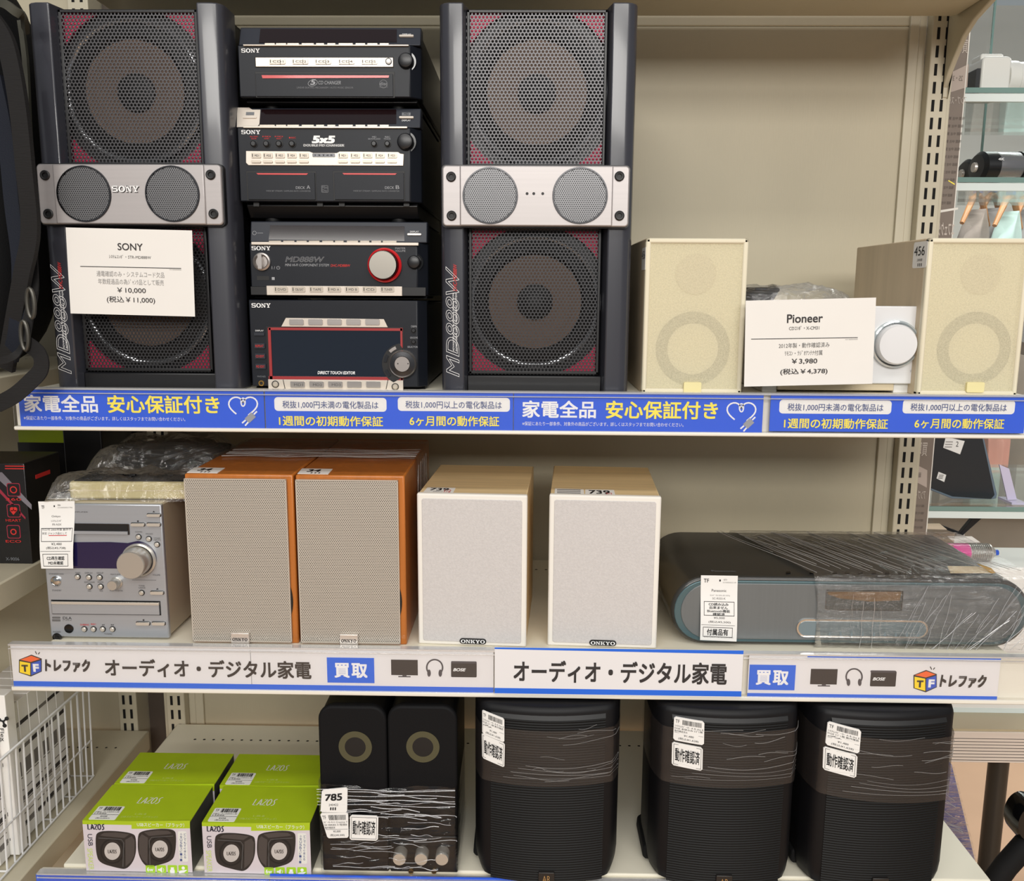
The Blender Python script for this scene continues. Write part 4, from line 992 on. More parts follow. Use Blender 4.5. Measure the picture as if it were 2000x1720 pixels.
for st, a, c, d, e, m in (('CD/MD', 264, 278, 1037, 1039.5, 'paper_grey_ink'), ('FM/AM', 285, 298, 1041, 1043.5, 'paper_grey_ink'), ('OTHER', 300, 313, 1049.5, 1052, 'paper_grey_ink'), ('INPUTS', 300, 314, 1053, 1055.5, 'paper_grey_ink'),
    ('TIMER', 147, 157, 1117, 1120, 'paper_grey_ink'), ('DISPLAY', 166, 181, 1117, 1120, 'paper_grey_ink'), ('GROUP', 189, 202, 1117, 1120, 'paper_grey_ink'), ('EDIT/CLEAR', 165, 185, 1135, 1138, 'paper_grey_ink'), ('MODE', 191, 202, 1135, 1138, 'paper_grey_ink'), ('NO', 172, 178, 1152, 1155, 'paper_grey_ink'), ('YES', 194, 201, 1152, 1155, 'paper_grey_ink'),
    ('MULTI JOG', 216, 235, 1120, 1123.5, 'paper_grey_ink'), ('PUSH TO ENTER', 215, 240, 1152, 1154.5, 'paper_grey_ink'), ('VOLUME', 298, 313, 1121, 1124, 'paper_grey_ink'), ('STANDBY/ON', 96, 124, 1119, 1122, 'paper_grey_ink'), ('STANDBY', 102, 120, 1151, 1154, 'paper_grey_ink'), ('TONE/', 271, 283, 1142, 1145, 'paper_grey_ink'), ('S.BASS', 271, 284, 1146, 1149, 'paper_grey_ink'),
    ('DLA', 123, 140, 1204, 1209, 'charcoal_ink'), ('L I N E R', 123, 140, 1210, 1212, 'paper_grey_ink'), ('DUBBING', 157, 174, 1218, 1221, 'red_ink'), ('REC', 178, 188, 1217, 1220, 'red_ink'), ('TUNING', 204, 219, 1236, 1239, 'paper_grey_ink'), ('PHONES', 104, 119, 1232, 1235, 'paper_grey_ink'), ('FR-N3X', 309, 327, 1256, 1259, 'paper_grey_ink'), ('▲', 298, 303, 997, 1000, 'charcoal_ink'), ('▲', 305, 310, 1148, 1151, 'charcoal_ink'), ('■', 268, 271, 1016, 1019, 'charcoal_ink'), ('■', 279, 282, 1209, 1212, 'charcoal_ink'), ('◄◄', 199, 204, 1218.5, 1221, 'charcoal_ink'), ('►►', 217, 223, 1218.5, 1221, 'charcoal_ink')):
    b.pt(f, st, a, c, d, e, m, bold=0)
b.pr(f, 102, 1204, 118, 1207.5, 'paper_grey_ink', out=.0003, inn=0, r=1.5); b.pr(f, 102, 1209, 118, 1213, 'paper_grey_ink', out=.0003, inn=0); b.pr(f, 258, 1132.2, 305, 1132.8, 'paper_grey_ink', out=.0003, inn=0); b.build('lettering', t, smooth=False)
ft = t.top(RZ+.001)
b = MB(); b.pp(ft, [(104, 963), (168, 963), (156, 974), (92, 974)], 'label_white', out=.0004, inn=0); b.pp(ft, [(169, 963), (227, 962), (212, 974), (156, 974)], 'label_white', out=.0004, inn=0)
for i in range(4): b.pp(ft, [(110-i*3, 964.5+i*2.3), (158-i*3, 964.5+i*2.3), (157-i*3, 965.6+i*2.3), (109-i*3, 965.6+i*2.3)], 'paper_grey_ink', out=.0006, inn=0)
b.pt(ft, '34', 178, 208, 964, 971.5, 'black_ink', out=.0006, bold=.03); b.build('price_sticker', t, smooth=False)
hang_tag(t, f, ((75, 979), (146, 978), (148, 1107), (86, 1107)), [
    ('TF', .08, .16, .06, .11, 'charcoal_ink', .01), ('00r', .53, .62, .045, .07, 'paper_grey_ink', 0), ('1010000001746', .53, .94, .085, .105, 'pale_ink', 0), ('Onkyo', .35, .60, .21, .245, 'charcoal_ink', 0), ('ｼｽﾃﾑｺﾝﾎﾟ', .33, .63, .275, .305, 'paper_grey_ink', 0), ('FR-N3X', .37, .63, .33, .36, 'paper_grey_ink', 0),
    ('ﾘﾓｺﾝ付 2003年製 動作不', .08, .92, .40, .435, 'charcoal_ink', 0), ('安定 ジャンク品として', .08, .80, .455, .49, 'charcoal_ink', 0), ('¥2,480', .35, .66, .61, .65, 'charcoal_ink', 0), ('(税込¥2,728)', .20, .78, .665, .71, 'charcoal_ink', 0), ('CD再生確認', .20, .74, .81, .87, 'black_ink', .015), ('MD未確認', .24, .70, .885, .94, 'black_ink', .015)],
    boxes=((.05, .96, .395, .595), (.08, .85, .775, .965)), bar=[(.27, .80, .498, .508, 'red_pen'), (.02, .92, .735, .74, 'charcoal_ink'), (.42, .455, .06, .085, 'black_ink')])
# remote control in a clear bag, lying on the receiver
c = P(246, 945, .045)
t = Thing('remote_control', 'beige remote control in a clear bag lying on the silver receiver', 'remote control', (c.x, .06, ZM+RZ+.002), rz=math.radians(1.5))
f = t.front(-.022)
mat('remote_beige', (190, 178, 132), .5)
x0 = f.q(132, 940)[0]; x1 = f.q(366, 940)[0]
zt_ = .022
b = MB(); b.exz([(x0+.003, -.022), (x1, -.022), (x1, .022), (x0+.003, .022), (x0, .018), (x0, -.018)], 0, zt_, 'remote_beige'); b.build('shell', t, bevel=.003)
b = MB(); b.bx(x0, x1, -.0225, .0225, zt_*.5, zt_*.54, 'tan_plastic'); b.build('seam', t)
b = MB(); b.bx(x0+.006, x1-.004, -.018, .019, zt_-.001, zt_+.0012, 'black_soft'); pd_ = b.build('key_panel', t)
for i in range(7):
    for j in range(3):
        b = MB(); b.bx(x0+.014+i*.016, x0+.022+i*.016, -.013+j*.011, -.008+j*.011, zt_+.001, zt_+.003, 'knob_black'); b.build('key', pd_, bevel=.0005)
bag('bag', t, x0-.028, x1+.006, -.032, .05, .030, rnd=21, amp=.005, base=.55)
# dark cable bundle in film behind it
c = P(330, 900, .17)
t = Thing('cable_bundle', 'dark film-wrapped cable bundle behind the beige remote', 'cable', (c.x, .175, ZM+RZ+.002))
b = MB(); R = random.Random(4)
for i in range(16):
    a0 = R.random()*6; rx = R.uniform(.045, .075); rz = R.uniform(.010, .022)
    b.tube([(rx*math.cos(a)+.008*math.sin(3*a+a0), R.uniform(-.001, .001)+.02*math.sin(a)+.012*math.sin(2*a+a0), .030+rz*math.sin(a+a0)*.9) for a in [k*2*PI/26 for k in range(26)]], .0035, 'cable_black', closed=True, seg=6)
b.build('cable', t)
bag('film', t, -.10, .10, -.05, .05, .062, rnd=33, amp=.006)

# ---- orange wooden speakers with metal grilles
mat('orange_wood', (178, 104, 40), .36, coat=.2, var=.12, vscale=(90, 90, 5))
mat('steel_weave', (196, 188, 176), .4, metal=.25)
mat('grille_back', (52, 46, 42), .8)
G = 'orange wooden speakers on the middle shelf'
YW = .018
def orange_speaker():
    b0 = P(683, 1262, YW)
    t = Thing('bookshelf_speaker', '', 'speaker', (b0.x, YW, ZM), group=G)
    f = t.front(0)
    x0, x1 = f.q(577, 932)[0], f.q(790, 932)[0]; h = f.q(683, 928)[1]
    b = MB(); b.bx(x0, x1, 0, .262, 0, h, 'orange_wood'); b.build('cabinet', t, bevel=.002)
    g0, g1 = f.q(578.5, 938)[0], f.q(778, 938)[0]; zt = f.q(683, 936)[1]; zb = .003
    b = MB(); n = 12; vs = []; fs = []
    b.rr(g0, g1, zb, zt, .004, -.0018, -.0002, 'grille_back', f); b.build('grille_backing', t)
    b = MB(); hexgrille(b, f, g0+.001, g1-.001, zb+.001, zt-.001, .00232, .31, -.0040, 'steel_weave', th=.0006)
    for u0, u1, w0, w1 in ((g0, g0+.0012, zb, zt), (g1-.0012, g1, zb, zt), (g0, g1, zt-.0012, zt), (g0, g1, zb, zb+.0012)): b.bx(u0, u1, -.0046, -.001, w0, w1, 'steel_weave', f)
    b.build('metal_grille', t, smooth=False)
    xx = f.q(778, 1165)[0]; z0, z1 = f.q(778, 1215)[1], f.q(778, 1135)[1]
    b = MB(); b.prism([(xx-.001, z0)]+[(xx+.0045*math.sin(PI*i/10), z0+(z1-z0)*i/10) for i in range(11)], -.0012, .001, 'black', f); b.build('finger_notch', t)
    b = MB(); q = t.front(-.009).box(663, 1239, 699, 1260); b.rr(q[0], q[1], max(.0015, q[2]), q[3], .001, -.009, -.004, 'silver_light', f); bd = b.build('badge', t, bevel=.0008)
    b = MB(); plogo(b, t.front(-.009), 'ONKYO', 666, 696, 1248, 1254, 'charcoal_ink'); b.build('lettering', bd, smooth=False)
    ft = t.top(h); b = MB(); b.pp(ft, [(590, 915), (650, 916), (641, 926), (581, 925)], 'label_white', out=.0004, inn=0); b.pt(ft, '34', 601, 627, 917, 922, 'black_ink', out=.0006, bold=.03); b.pt(ft, 'III', 607, 625, 923, 925, 'charcoal_ink', out=.0006); b.build('price_sticker', t, smooth=False)
    return t, h, x0, x1
t, OH, ox0, ox1 = orange_speaker()
_dx = t.front(0).q(683, 1090)[0]
XOL = P(469, 1090, YW).x-_dx
o2 = dup(t.o, (XOL, YW, ZM), 'orange wooden speaker with metal grille next to the silver receiver')
t.o['label'] = 'orange wooden speaker with metal grille next to the white cloth speakers'
xa = XOL+ox0; xb = t.M[0][3]+ox1
clear('stretch_film', gloss=.05, rough=.12, wrink=.9, wscale=(25, 25, 160), haze=.035, hazecol=(190, 180, 170))
clear('crease_glint', gloss=.35, rough=.12, haze=.28, hazecol=(215, 215, 215))  # wrinkle ridges with their highlights put into the pale haze colour
w = Thing('stretch_film', 'clear stretch film binding the backs of the two orange speakers', 'plastic wrap', ((xa+xb)/2, YW, ZM))
hw = (xb-xa)/2+.0012
b = MB(); y0, y1 = .105, .24; n = 30; R = random.Random(2)
prof = [(-hw, .002), (-hw, OH*.5), (-hw, OH+.001), (0, OH+.0016), (hw, OH+.001), (hw, OH*.5), (hw, .002)]
vs = []; fs = []
for i in range(n+1):
    y = y0+(y1-y0)*i/n; e = .0012*R.random()
    vs += [(p[0]+(e if p[0] > 0 else -e if p[0] < 0 else 0), y+.008*math.sin(j*1.3)*(1-i/n), p[1]+(e if p[1] > OH else 0)) for j, p in enumerate(prof)]
m = len(prof)
for i in range(n):
    for j in range(m-1): fs.append((i*m+j, i*m+j+1, (i+1)*m+j+1, (i+1)*m+j))
b.add(vs, fs, 'stretch_film'); b.build('film_sheet', w, ang=180)
for k in range(7):
    b = MB(); y = .108+.008*k+.004*R.random()
    b.tube([(-hw+.01+i*(2*hw-.012)/16, y+.004*math.sin(i*.9+k)+.012*(i/16-.5)*(-1 if k % 2 else 1)*.4, OH+.0022) for i in range(17)], .0005 if k else .0008, 'crease_glint', seg=5)
    b.build('crease_glint', w)
for k in range(5):
    b = MB(); y = .115+.024*k
    b.tube([(hw+.0008, y+.006*math.sin(i*.7+k), .02+i*(OH-.03)/10) for i in range(11)], .0005, 'crease_glint', seg=5); b.build('crease_glint', w)

# ---- white cloth speakers with pale wood tops
mat('pale_oak', (220, 194, 148), .5, var=.09, vscale=(5, 90, 90))
mat('white_frame', (226, 222, 214), .55)
mat('white_cloth', (196, 192, 190), .9, var=.05, vscale=(400, 400, 400), bump=.35, bscale=(700, 700, 700))
G = 'white cloth speakers on the middle shelf'
YV = .014
def white_speaker():
    b0 = P(1182, 1266, YV)
    rz = math.radians(-3)
    t = Thing('bookshelf_speaker', '', 'speaker', (b0.x, YV+.004, ZM), rz=rz, group=G)
    f = t.front(0); x0, x1 = f.q(1073, 975)[0], f.q(1292, 975)[0]; h = f.q(1182, 968)[1]
    b = MB(); b.bx(x0+.001, x1-.001, .010, .185, 0, h-.001, 'pale_oak'); b.build('cabinet', t, bevel=.0012)
    b = MB(); b.rr(x0, x1, 0, h, .002, 0, .0095, 'white_frame'); b.build('grille_frame', t, bevel=.003)
    b = MB(); b.rr(x0+.006, x1-.006, .005, h-.006, .003, -.0008, .004, 'white_cloth'); b.build('cloth_grille', t, bevel=.0006)
    q = f.box(1150, 1260, 1204, 1272); cx = (q[0]+q[1])/2; q = (cx-.0165, cx+.0165, max(.003, q[2]+.002), max(.003, q[2]+.002)+.0072)
    b = MB(); b.rr(*q, .0036, -.0022, -.0005, 'black', f); bd = b.build('badge', t, bevel=.0004)
    b = MB(); serif_letters(b, f, 'ONKYO', q[0]+.0015, q[1]-.0015, q[2]+.0014, q[3]-.0014, .0026, 'white_ink'); b.build('lettering', bd, smooth=False)
    return t, h
t, WH = white_speaker()
f = t.front(0)
ft = t.top(WH-.001)
_dx = (f.q(1073, 1110)[0]+f.q(1289, 1110)[0])/2
o2 = dup(t.o, (P(923, 1110, YV).x-_dx, YV+.004, ZM), 'white cloth-fronted speaker with pale wood sides beside the orange speakers')
t2 = thing_of(o2, Matrix.Translation((P(923, 1110, YV).x-_dx, YV+.004, ZM)) @ Matrix.Rotation(math.radians(-3), 4, 'Z'))
t.o['label'] = 'white cloth-fronted speaker with two stickers on its pale wood top'
b = MB(); b.pp(ft, [(1084, 954), (1140, 956), (1141, 967), (1083, 965)], 'label_white', out=.0004, inn=0)
for i in range(3): b.pp(ft, [(1088, 956+i*3), (1134, 957+i*3), (1134, 958.2+i*3), (1088, 957.2+i*3)], 'paper_grey_ink', out=.0006, inn=0)
b.pp(ft, [(1143, 956), (1199, 957), (1202, 968), (1143, 967)], 'label_white', out=.0004, inn=0); b.pt(ft, '739', 1150, 1191, 958, 965, 'black_ink', out=.0006, bold=.02); b.pt(ft, '2/2', 1183, 1196, 963, 967, 'red_ink', out=.0007, bold=0); b.build('price_sticker', t, smooth=False)
ft = t2.top(WH-.001)
b = MB(); b.pp(ft, [(835, 952), (890, 953), (884, 964), (826, 962)], 'label_white', out=.0004, inn=0); b.pt(ft, '739', 840, 877, 953.5, 958.5, 'black_ink', out=.0006, bold=.02); b.pt(ft, '240413', 846, 864, 959.5, 961, 'paper_grey_ink', out=.0006, bold=0); b.pt(ft, '1/2', 868, 881, 957, 962, 'red_ink', out=.0007, bold=0); b.build('price_sticker', o2, smooth=False)

# ---- long black rounded boombox in film
mat('boombox_shell', (44, 44, 42), .28, coat=.3)
mat('boombox_face', (112, 116, 117), .38, metal=.3, var=.03, vscale=(300, 300, 4))
mat('teal_rim', (84, 108, 114), .3, metal=.4)
mat('window_glass', (60, 66, 66), .08, coat=.5)
YX = .030
b0 = P(1660, 1270, YX)
t = Thing('boombox', 'long dark boombox with rounded ends partly wrapped in film', 'boombox', (b0.x, YX, ZM))
f = t.front(0)
z1 = f.q(1660, 1128)[1]; z0 = f.q(1660, 1261)[1]; xl = f.q(1310, 1190)[0]; xr = f.q(2012, 1200)[0]
R_ = (z1-z0)/2
def stadium(x0, x1, z0, z1, n=16, sq=1.):
    r = (z1-z0)/2; zc = (z0+z1)/2
    return [(x1-r*sq+r*sq*math.cos(a), zc+r*math.sin(a)) for a in [-PI/2+PI*i/n for i in range(n+1)]]+[(x0+r*sq-r*sq*math.cos(a), zc+r*math.sin(a)) for a in [PI/2-PI*i/n for i in range(n+1)]]
b = MB(); b.prism(stadium(xl, xr, z0, z1), 0, .205, 'boombox_shell'); b.build('shell', t, bevel=.004)
b = MB(); b.prism(stadium(xl+.004, xr-.004, z0+.004, z1-.005), -.0015, .002, 'teal_rim'); b.build('face_rim', t, bevel=.001)
b = MB(); b.prism(stadium(xl+.012, xr-.012, z0+.008, z1-.008), -.0028, .001, 'boombox_face'); b.build('face_panel', t, bevel=.0008)
b = MB(); xq = f.box(1425, 1258, 1925, 1285); b.bx(xq[0], xq[1], .012, .17, 0, z0+.012, 'boombox_shell'); b.build('base', t, bevel=.003)
b = MB(); x, z = f.q(1542, 1269, .011); b.lathe(x, z, [(.0045, .0115), (.0045, .0105), (.0022, .0105), (.002, .0118)], 'dark_chrome', f, 20); b.build('phone_jack', t)
fb = t.front(.012)
for cx in (1611, 1636, 1660, 1684):
    b = MB(); b.pr(fb, cx-7, 1264, cx+7, 1268, 'dim_ink', out=.0012, inn=0, r=1.5); b.build('key', t)
ff = t.front(-.0028)
b = MB(); b.pr(ff, 1612, 1152, 1763, 1192, 'dark_chrome', out=.0004, inn=0, r=3); b.pr(ff, 1614, 1154, 1761, 1190, 'window_glass', out=.0008, inn=0, r=3)
b.pp(ff, [(1616, 1155), (1760, 1155), (1757, 1172), (1700, 1174), (1640, 1168), (1617, 1160)], 'disc_bronze' if 'disc_bronze' in MATS else mat('disc_bronze', (128, 104, 74), .2, metal=.5), out=.0009, inn=0); b.build('disc_window', t)
b = MB(); q = ff.box(1555, 1209, 1811, 1244)
b.prism(stadium(*q), -.0022, 0, 'chrome', ff); q2 = ff.box(1558.5, 1212.5, 1807.5, 1240.5); b.prism(stadium(*q2), -.0026, 0, mat('display_grey', (110, 126, 132), .2, coat=.4), ff); b.build('display_window', t)
ft = t.top(z1)
for a in (1535, 1581, 1626, 1650, 1676, 1702, 1728, 1754):
    b = MB(); b.pp(ft, [(a, 1118), (a+8, 1117), (a+9, 1120), (a, 1121)], 'black_gloss', out=.0012, inn=0); b.build('key', t)
b = MB(); b.pt(ft, 'Panasonic', 1390, 1437, 1114, 1117, 'dim_ink', bold=0); b.build('lettering', t, smooth=False)
b = MB(); b.pp(ft, [(1850, 1108), (1915, 1109), (1934, 1122), (1856, 1122)], mat('note_buff', (206, 186, 146), .7), out=.0022, inn=-.0018); b.pp(ft, [(1908, 1104), (1935, 1112), (1944, 1122), (1936, 1123)], mat('note_yellow', (206, 160, 50), .6), out=.0026, inn=-.0022); b.build('note_sticker', t, smooth=False)
hang_tag(t, ff, ((1369, 1123), (1441, 1124), (1437, 1250), (1366, 1247)), [
    ('TF', .08, .22, .05, .11, 'charcoal_ink', .01), ('07r', .62, .72, .05, .075, 'paper_grey_ink', 0), ('1010000055149', .60, .96, .095, .115, 'pale_ink', 0), ('Panasonic', .30, .70, .21, .25, 'charcoal_ink', 0), ('ｺﾝﾊﾟｸﾄｽﾃﾚｵｼｽﾃﾑ', .25, .80, .29, .315, 'paper_grey_ink', 0), ('SC-RS55-K', .32, .68, .335, .365, 'paper_grey_ink', 0),
    ('CD読み込み', .22, .76, .415, .46, 'black_ink', .015), ('出来ません', .24, .74, .465, .51, 'black_ink', .015), ('Bluetooth機能', .18, .80, .515, .56, 'black_ink', .01), ('確認済', .33, .66, .565, .605, 'black_ink', .015), ('¥5,000', .36, .66, .625, .66, 'charcoal_ink', 0), ('(税込¥5,500)', .22, .82, .685, .725, 'charcoal_ink', 0), ('付属品有', .18, .76, .81, .915, 'black_ink', .02), ('202-260718120261245', .1, .9, .93, .95, 'paper_grey_ink', 0)],
    boxes=((.09, .92, .395, .61), (.07, .88, .785, .94)), bar=[(.02, .94, .75, .755, 'charcoal_ink'), (.50, .54, .06, .09, 'black_ink')], curl=.004)
# film round the right half
w = Thing('stretch_film', 'clear creased stretch film round the right half of the boombox', 'plastic wrap', (t.M[0][3], YX, ZM))
xa = f.q(1585, 1190)[0]; xb = xr+.003
b = MB(); prof = [(.207, z0+.01), (.209, z1), (.20, z1+.0035), (.0, z1+.0035), (-.005, z1-.001), (-.0068, (z0+z1)/2), (-.005, z0), (.006, z0-.004)]
vs = []; fs = []; n = 60; R = random.Random(8)
for i in range(n+1):
    u = i/n; sk = lambda y: (.205-y)*.0+(-.16*(y/.205) if True else 0)
    for j, (y, z) in enumerate(prof):
        x = xa+(xb-xa)*u
        if i == 0: x += -.055*max(0, y)/.205+(.0 if j < 4 else .02*(j-4)/3)
        e = .0009*math.sin(i*2.1+j*1.7)
        vs.append((min(x, xb), y+(e if j >= 4 else 0), z+(abs(e) if j in (1, 2, 3) else 0)))
m = len(prof)
for i in range(n):
    for j in range(m-1): fs.append((i*m+j, i*m+j+1, (i+1)*m+j+1, (i+1)*m+j))
b.add(vs, fs, 'stretch_film'); b.build('film_sheet', w, ang=180)
for k in range(34):      # crease highlights running from the front top edge up to the back left
    x = xa+.008+(xb-xa)*(k/34)**1.05+R.uniform(-.004, .004); L_ = R.uniform(.4, 1.); s_ = R.uniform(0, 1-L_)
    b = MB(); b.tube([(x-.085*(s_+L_*q/6)+.002*math.sin(q+k), .006+.19*(s_+L_*q/6), z1+.0042) for q in range(7)], R.uniform(.00025, .00055), 'crease_glint', seg=4); b.build('crease_glint', w)
for k in range(40):      # near-vertical and slanting crease highlights on the face
    u = R.random()**.7; x = xa+.03+(xb-xa-.03)*u; slant = .0 if u < .3 else R.uniform(.01, .05)
    za = z1-R.uniform(.0, .05); zb_ = za-R.uniform(.015, .075)
    zb_ = max(zb_, z0)
    b = MB(); b.tube([(x+slant*(1-q/5)+.0008*math.sin(q*2+k), -.0075, za+(zb_-za)*q/5) for q in range(6)], R.uniform(.0002, .0004), 'crease_glint', seg=4); b.build('crease_glint', w)
# ================================================================ lowest shelf: green boxes
mat('box_green', (164, 188, 26), .42, coat=.08, var=.03, vscale=(40, 40, 40))
mat('box_greydark', (66, 66, 58), .5, var=.25, vscale=(60, 30, 90))
mat('box_face', (206, 198, 204), .38, coat=.2, var=.08, vscale=(14, 14, 10))
mat('box_white', (220, 220, 214), .45)
mat('print_black', (40, 36, 35), .4); mat('print_dark', (22, 20, 20), .5); mat('print_mid', (70, 64, 62), .4)
mat('print_silver', (186, 180, 176), .4, var=.06, vscale=(90, 90, 90))
mat('lime_ink', (160, 205, 40), .5)
mat('navy_ink', (40, 40, 56), .5)
mat('pale_green_ink', (196, 214, 120), .5)
YL = -.009
def lazos(b, f, x0, x1, z0, z1, y, m, w=.10, shear=0.):
    """thin rounded capitals L A Z O S as strokes"""
    gw = (x1-x0)/5.2; h = z1-z0; k = h*w
    def st(pts, i):
        q = [(x0+gw*(i*1.05)+gw*p[0]+shear*h*p[1], z0+h*p[1]) for p in pts]; vs = []; n = len(q)
        for j, p in enumerate(q):
            a = Vector(q[max(0, j-1)]); c = Vector(q[min(n-1, j+1)]); t_ = (c-a).normalized()
            vs += [(p[0]-t_.y*k, -y, p[1]+t_.x*k), (p[0]+t_.y*k, -y, p[1]-t_.x*k)]
        b.add(vs, [(2*j, 2*j+1, 2*j+3, 2*j+2) for j in range(n-1)], m, f)
    st([(.15, 1), (.15, .02), (.75, .02)], 0)
    st([(.0, 0), (.42, 1), (.62, .7), (.86, 0)], 1); st([(.15, .32), (.75, .32)], 1)
    st([(.1, .97), (.85, .97), (.08, .03), (.9, .03)], 2)
    st([(.5+.44*math.cos(a), .5+.5*math.sin(a)) for a in [i*2*PI/16 for i in range(17)]], 3)
    st([(1.0, 1.0), (.7, 1.0), (.45, .85), (.45, .68), (.7, .5), (.8, .3), (.72, .1), (.5, 0), (.2, 0)], 4)
def green_box():
    """boxed pair of small speakers; art is read off the front-left box in the photo"""
    b0 = P(267, 1706, YL)
    t = Thing('speaker_box', '', 'box', (b0.x, YL, ZB), group='green speaker boxes on the lowest shelf')
    f = t.front(0)
    x0, x1 = f.q(162, 1612)[0], f.q(371, 1612)[0]; h = f.q(267, 1604)[1]; d = PZ(300, 1534, ZB+h).y-YL
    b = MB(); b.bx(x0, x1, 0, d, 0, h, 'box_greydark'); b.build('carton', t, bevel=.0008)
    b = MB(); b.bx(x0, x1, -.0002, d+.0002, h-.0004, h+.0006, 'box_green'); b.bx(x0, x1, -.0005, -.0001, h-.005, h+.0004, 'box_green'); top = b.build('lid', t, label='lime green lid')
    b = MB(); b.bx(x0, x1, -.0006, 0, .0, h-.0045, 'box_face'); fa = b.build('printed_front', t, label='silvery printed front showing two small speakers')
    F = t.front(-.0006)
    b = MB(); b.pp(F, [(257, 1603), (371, 1602), (371, 1617), (257, 1618)], 'box_green', out=.0002, inn=0)
    b.pt(F, 'USBスピーカー（ブラック）', 268, 360, 1606, 1614, 'white_ink', out=.0005)
    q = F.box(171, 1609, 204, 1619); lazos(b, F, *q, .0005, 'navy_ink')
    x_, z_ = F.q(178, 1629); q = F.box(172, 1628, 181, 1651)
    L = Fr(t, F.L @ Matrix.Translation((q[0], 0, q[3])) @ Matrix.Rotation(PI/2, 4, 'Y'))
    b.text('USB', 0, q[3]-q[2], 0, q[1]-q[0], -.0005, 'navy_ink', L)
    q = F.box(172, 1656, 182, 1698); L = Fr(t, F.L @ Matrix.Translation((q[0], 0, q[3])) @ Matrix.Rotation(PI/2, 4, 'Y'))
    b.text('SPEAKER', 0, q[3]-q[2], 0, q[1]-q[0], -.0005, 'pale_green_ink', L)
    # the two printed speakers
    def cube(cx, cy, w, hh, flip):
        s = -1 if flip else 1
        def S(pts): return [(cx+s*p[0]*w, cy+p[1]*hh) for p in pts]
        body = [(-.52, -.30), (-.48, -.50), (-.1, -.53), (.46, -.46), (.53, -.30), (.52, .2), (.30, .54), (.05, .50), (-.42, .36), (-.50, .1)]
        for _ in range(3):
            nb_ = []
            for a_, c_ in zip(body, body[1:]+body[:1]): nb_ += [(a_[0]*.75+c_[0]*.25, a_[1]*.75+c_[1]*.25), (a_[0]*.25+c_[0]*.75, a_[1]*.25+c_[1]*.75)]
            body = nb_
        b.pp(F, S(body), 'print_black', out=.0003, inn=0)
        b.pp(F, S([(-.40, -.40), (-.3, -.47), (.0, -.485), (.36, -.43), (.22, -.33), (-.3, -.38)]), 'print_mid', out=.0004, inn=0)
        b.pp(F, S([(.25, -.28), (.42, -.38), (.49, -.26), (.485, .14), (.40, .32), (.26, .45)]), 'print_mid', out=.0004, inn=0)
        b.pline(F, S([(-.44, -.33), (.15, -.29), (.21, -.2), (.19, .46)]), 1.0, 'paper_grey_ink', out=.0005)
        gx, gy = cx-s*.08*w, cy+.03*hh
        def el(r1, r2, m, o): b.pp(F, [(gx+r1*math.cos(a), gy+r2*math.sin(a)) for a in [i*2*PI/24 for i in range(24)]], m, out=o, inn=0)
        el(24, 25, 'print_dark', .00045); el(20.5, 22, 'print_black', .0006); el(15.5, 17, 'print_silver', .0008)
        qq = F.box(gx-8.5, gy-3, gx+8.5, gy+3.5); lazos(b, F, *qq, .0011, 'print_mid', w=.08)
    cube(226, 1659, 76, 71, False); cube(307, 1655, 72, 71, True)
    q = F.box(349, 1623, 366, 1682); b.rr(*q, .002, -.0003, 0, 'box_white', F)
    for k, (st, px) in enumerate((('小型USBスピーカー', 354), ('どこでもすぐ使える', 361.5))):
        for i, ch in enumerate(st): b.pt(F, '｜' if ch == 'ー' else ch, px-2.2, px+2.2, 1626+i*5.6, 1630.4+i*5.6, 'ink_slate', out=.0006)
    for i, px in enumerate((285, 306.5, 328, 349)):
        q = F.box(px, 1689, px+18, 1705); b.rr(*q, .0012, -.0003, 0, 'lime_ink', F)
    b.pt(F, '6w', 287.5, 300, 1693, 1700.5, 'white_ink', out=.0006, bold=.02)
    b.pp(F, [(309, 1696), (312, 1696), (317, 1692), (317, 1703), (312, 1699), (309, 1699)], 'white_ink', out=.0006, inn=0); b.pline(F, [(319, 1694), (320.5, 1697.5), (319, 1701)], .9, 'white_ink', out=.0006)
    b.pr(F, 334, 1693, 340, 1697, 'white_ink', out=.0006, inn=0); b.pr(F, 332.5, 1697, 341.5, 1704, 'white_ink', out=.0006, inn=0, r=2)
    b.pd(F, 358, 1694.5, 3.4, 'white_ink', out=.0006, inn=0, seg=12); b.pp(F, [(350, 1700), (356, 1698.5), (366, 1698), (360, 1703), (350, 1704)], 'white_ink', out=.0006, inn=0)
    b.build('artwork', fa, smooth=False)
    T = t.top(h+.0006)
    b = MB(); c = T.q(292, 1563); lazos(b, T, c[0]-.0145, c[0]+.0145, c[1]-.0068, c[1]+.0068, .0002, 'box_white', w=.05, shear=.06)
    b.pt(T, 'L-SK-B', 264, 286, 1588, 1591, 'pale_green_ink', out=.0002); b.pt(T, 'USBスピーカー（ブラック）', 236, 308, 1593, 1597, 'pale_green_ink', out=.0002); b.build('lid_lettering', top, smooth=False)
    b = MB(); q = [T.q(*p) for p in ((193, 1574), (245, 1573), (225, 1600), (172, 1600))]
    xa, xb2, za, zb2 = q[3][0], q[2][0], q[3][1], q[0][1]
    b.rr(xa, xb2, za, zb2, .002, -.0003, 0, 'label_white', T)
    w_ = xb2-xa; hh = zb2-za
    barcode(b, T, xa+w_*.28, xa+w_*.92, za+hh*.66, za+hh*.94, .0006, 'black_ink', 22)
    b.text('TF', xa+w_*.06, xa+w_*.2, za+hh*.72, za+hh*.9, -.0006, 'black_ink', T)
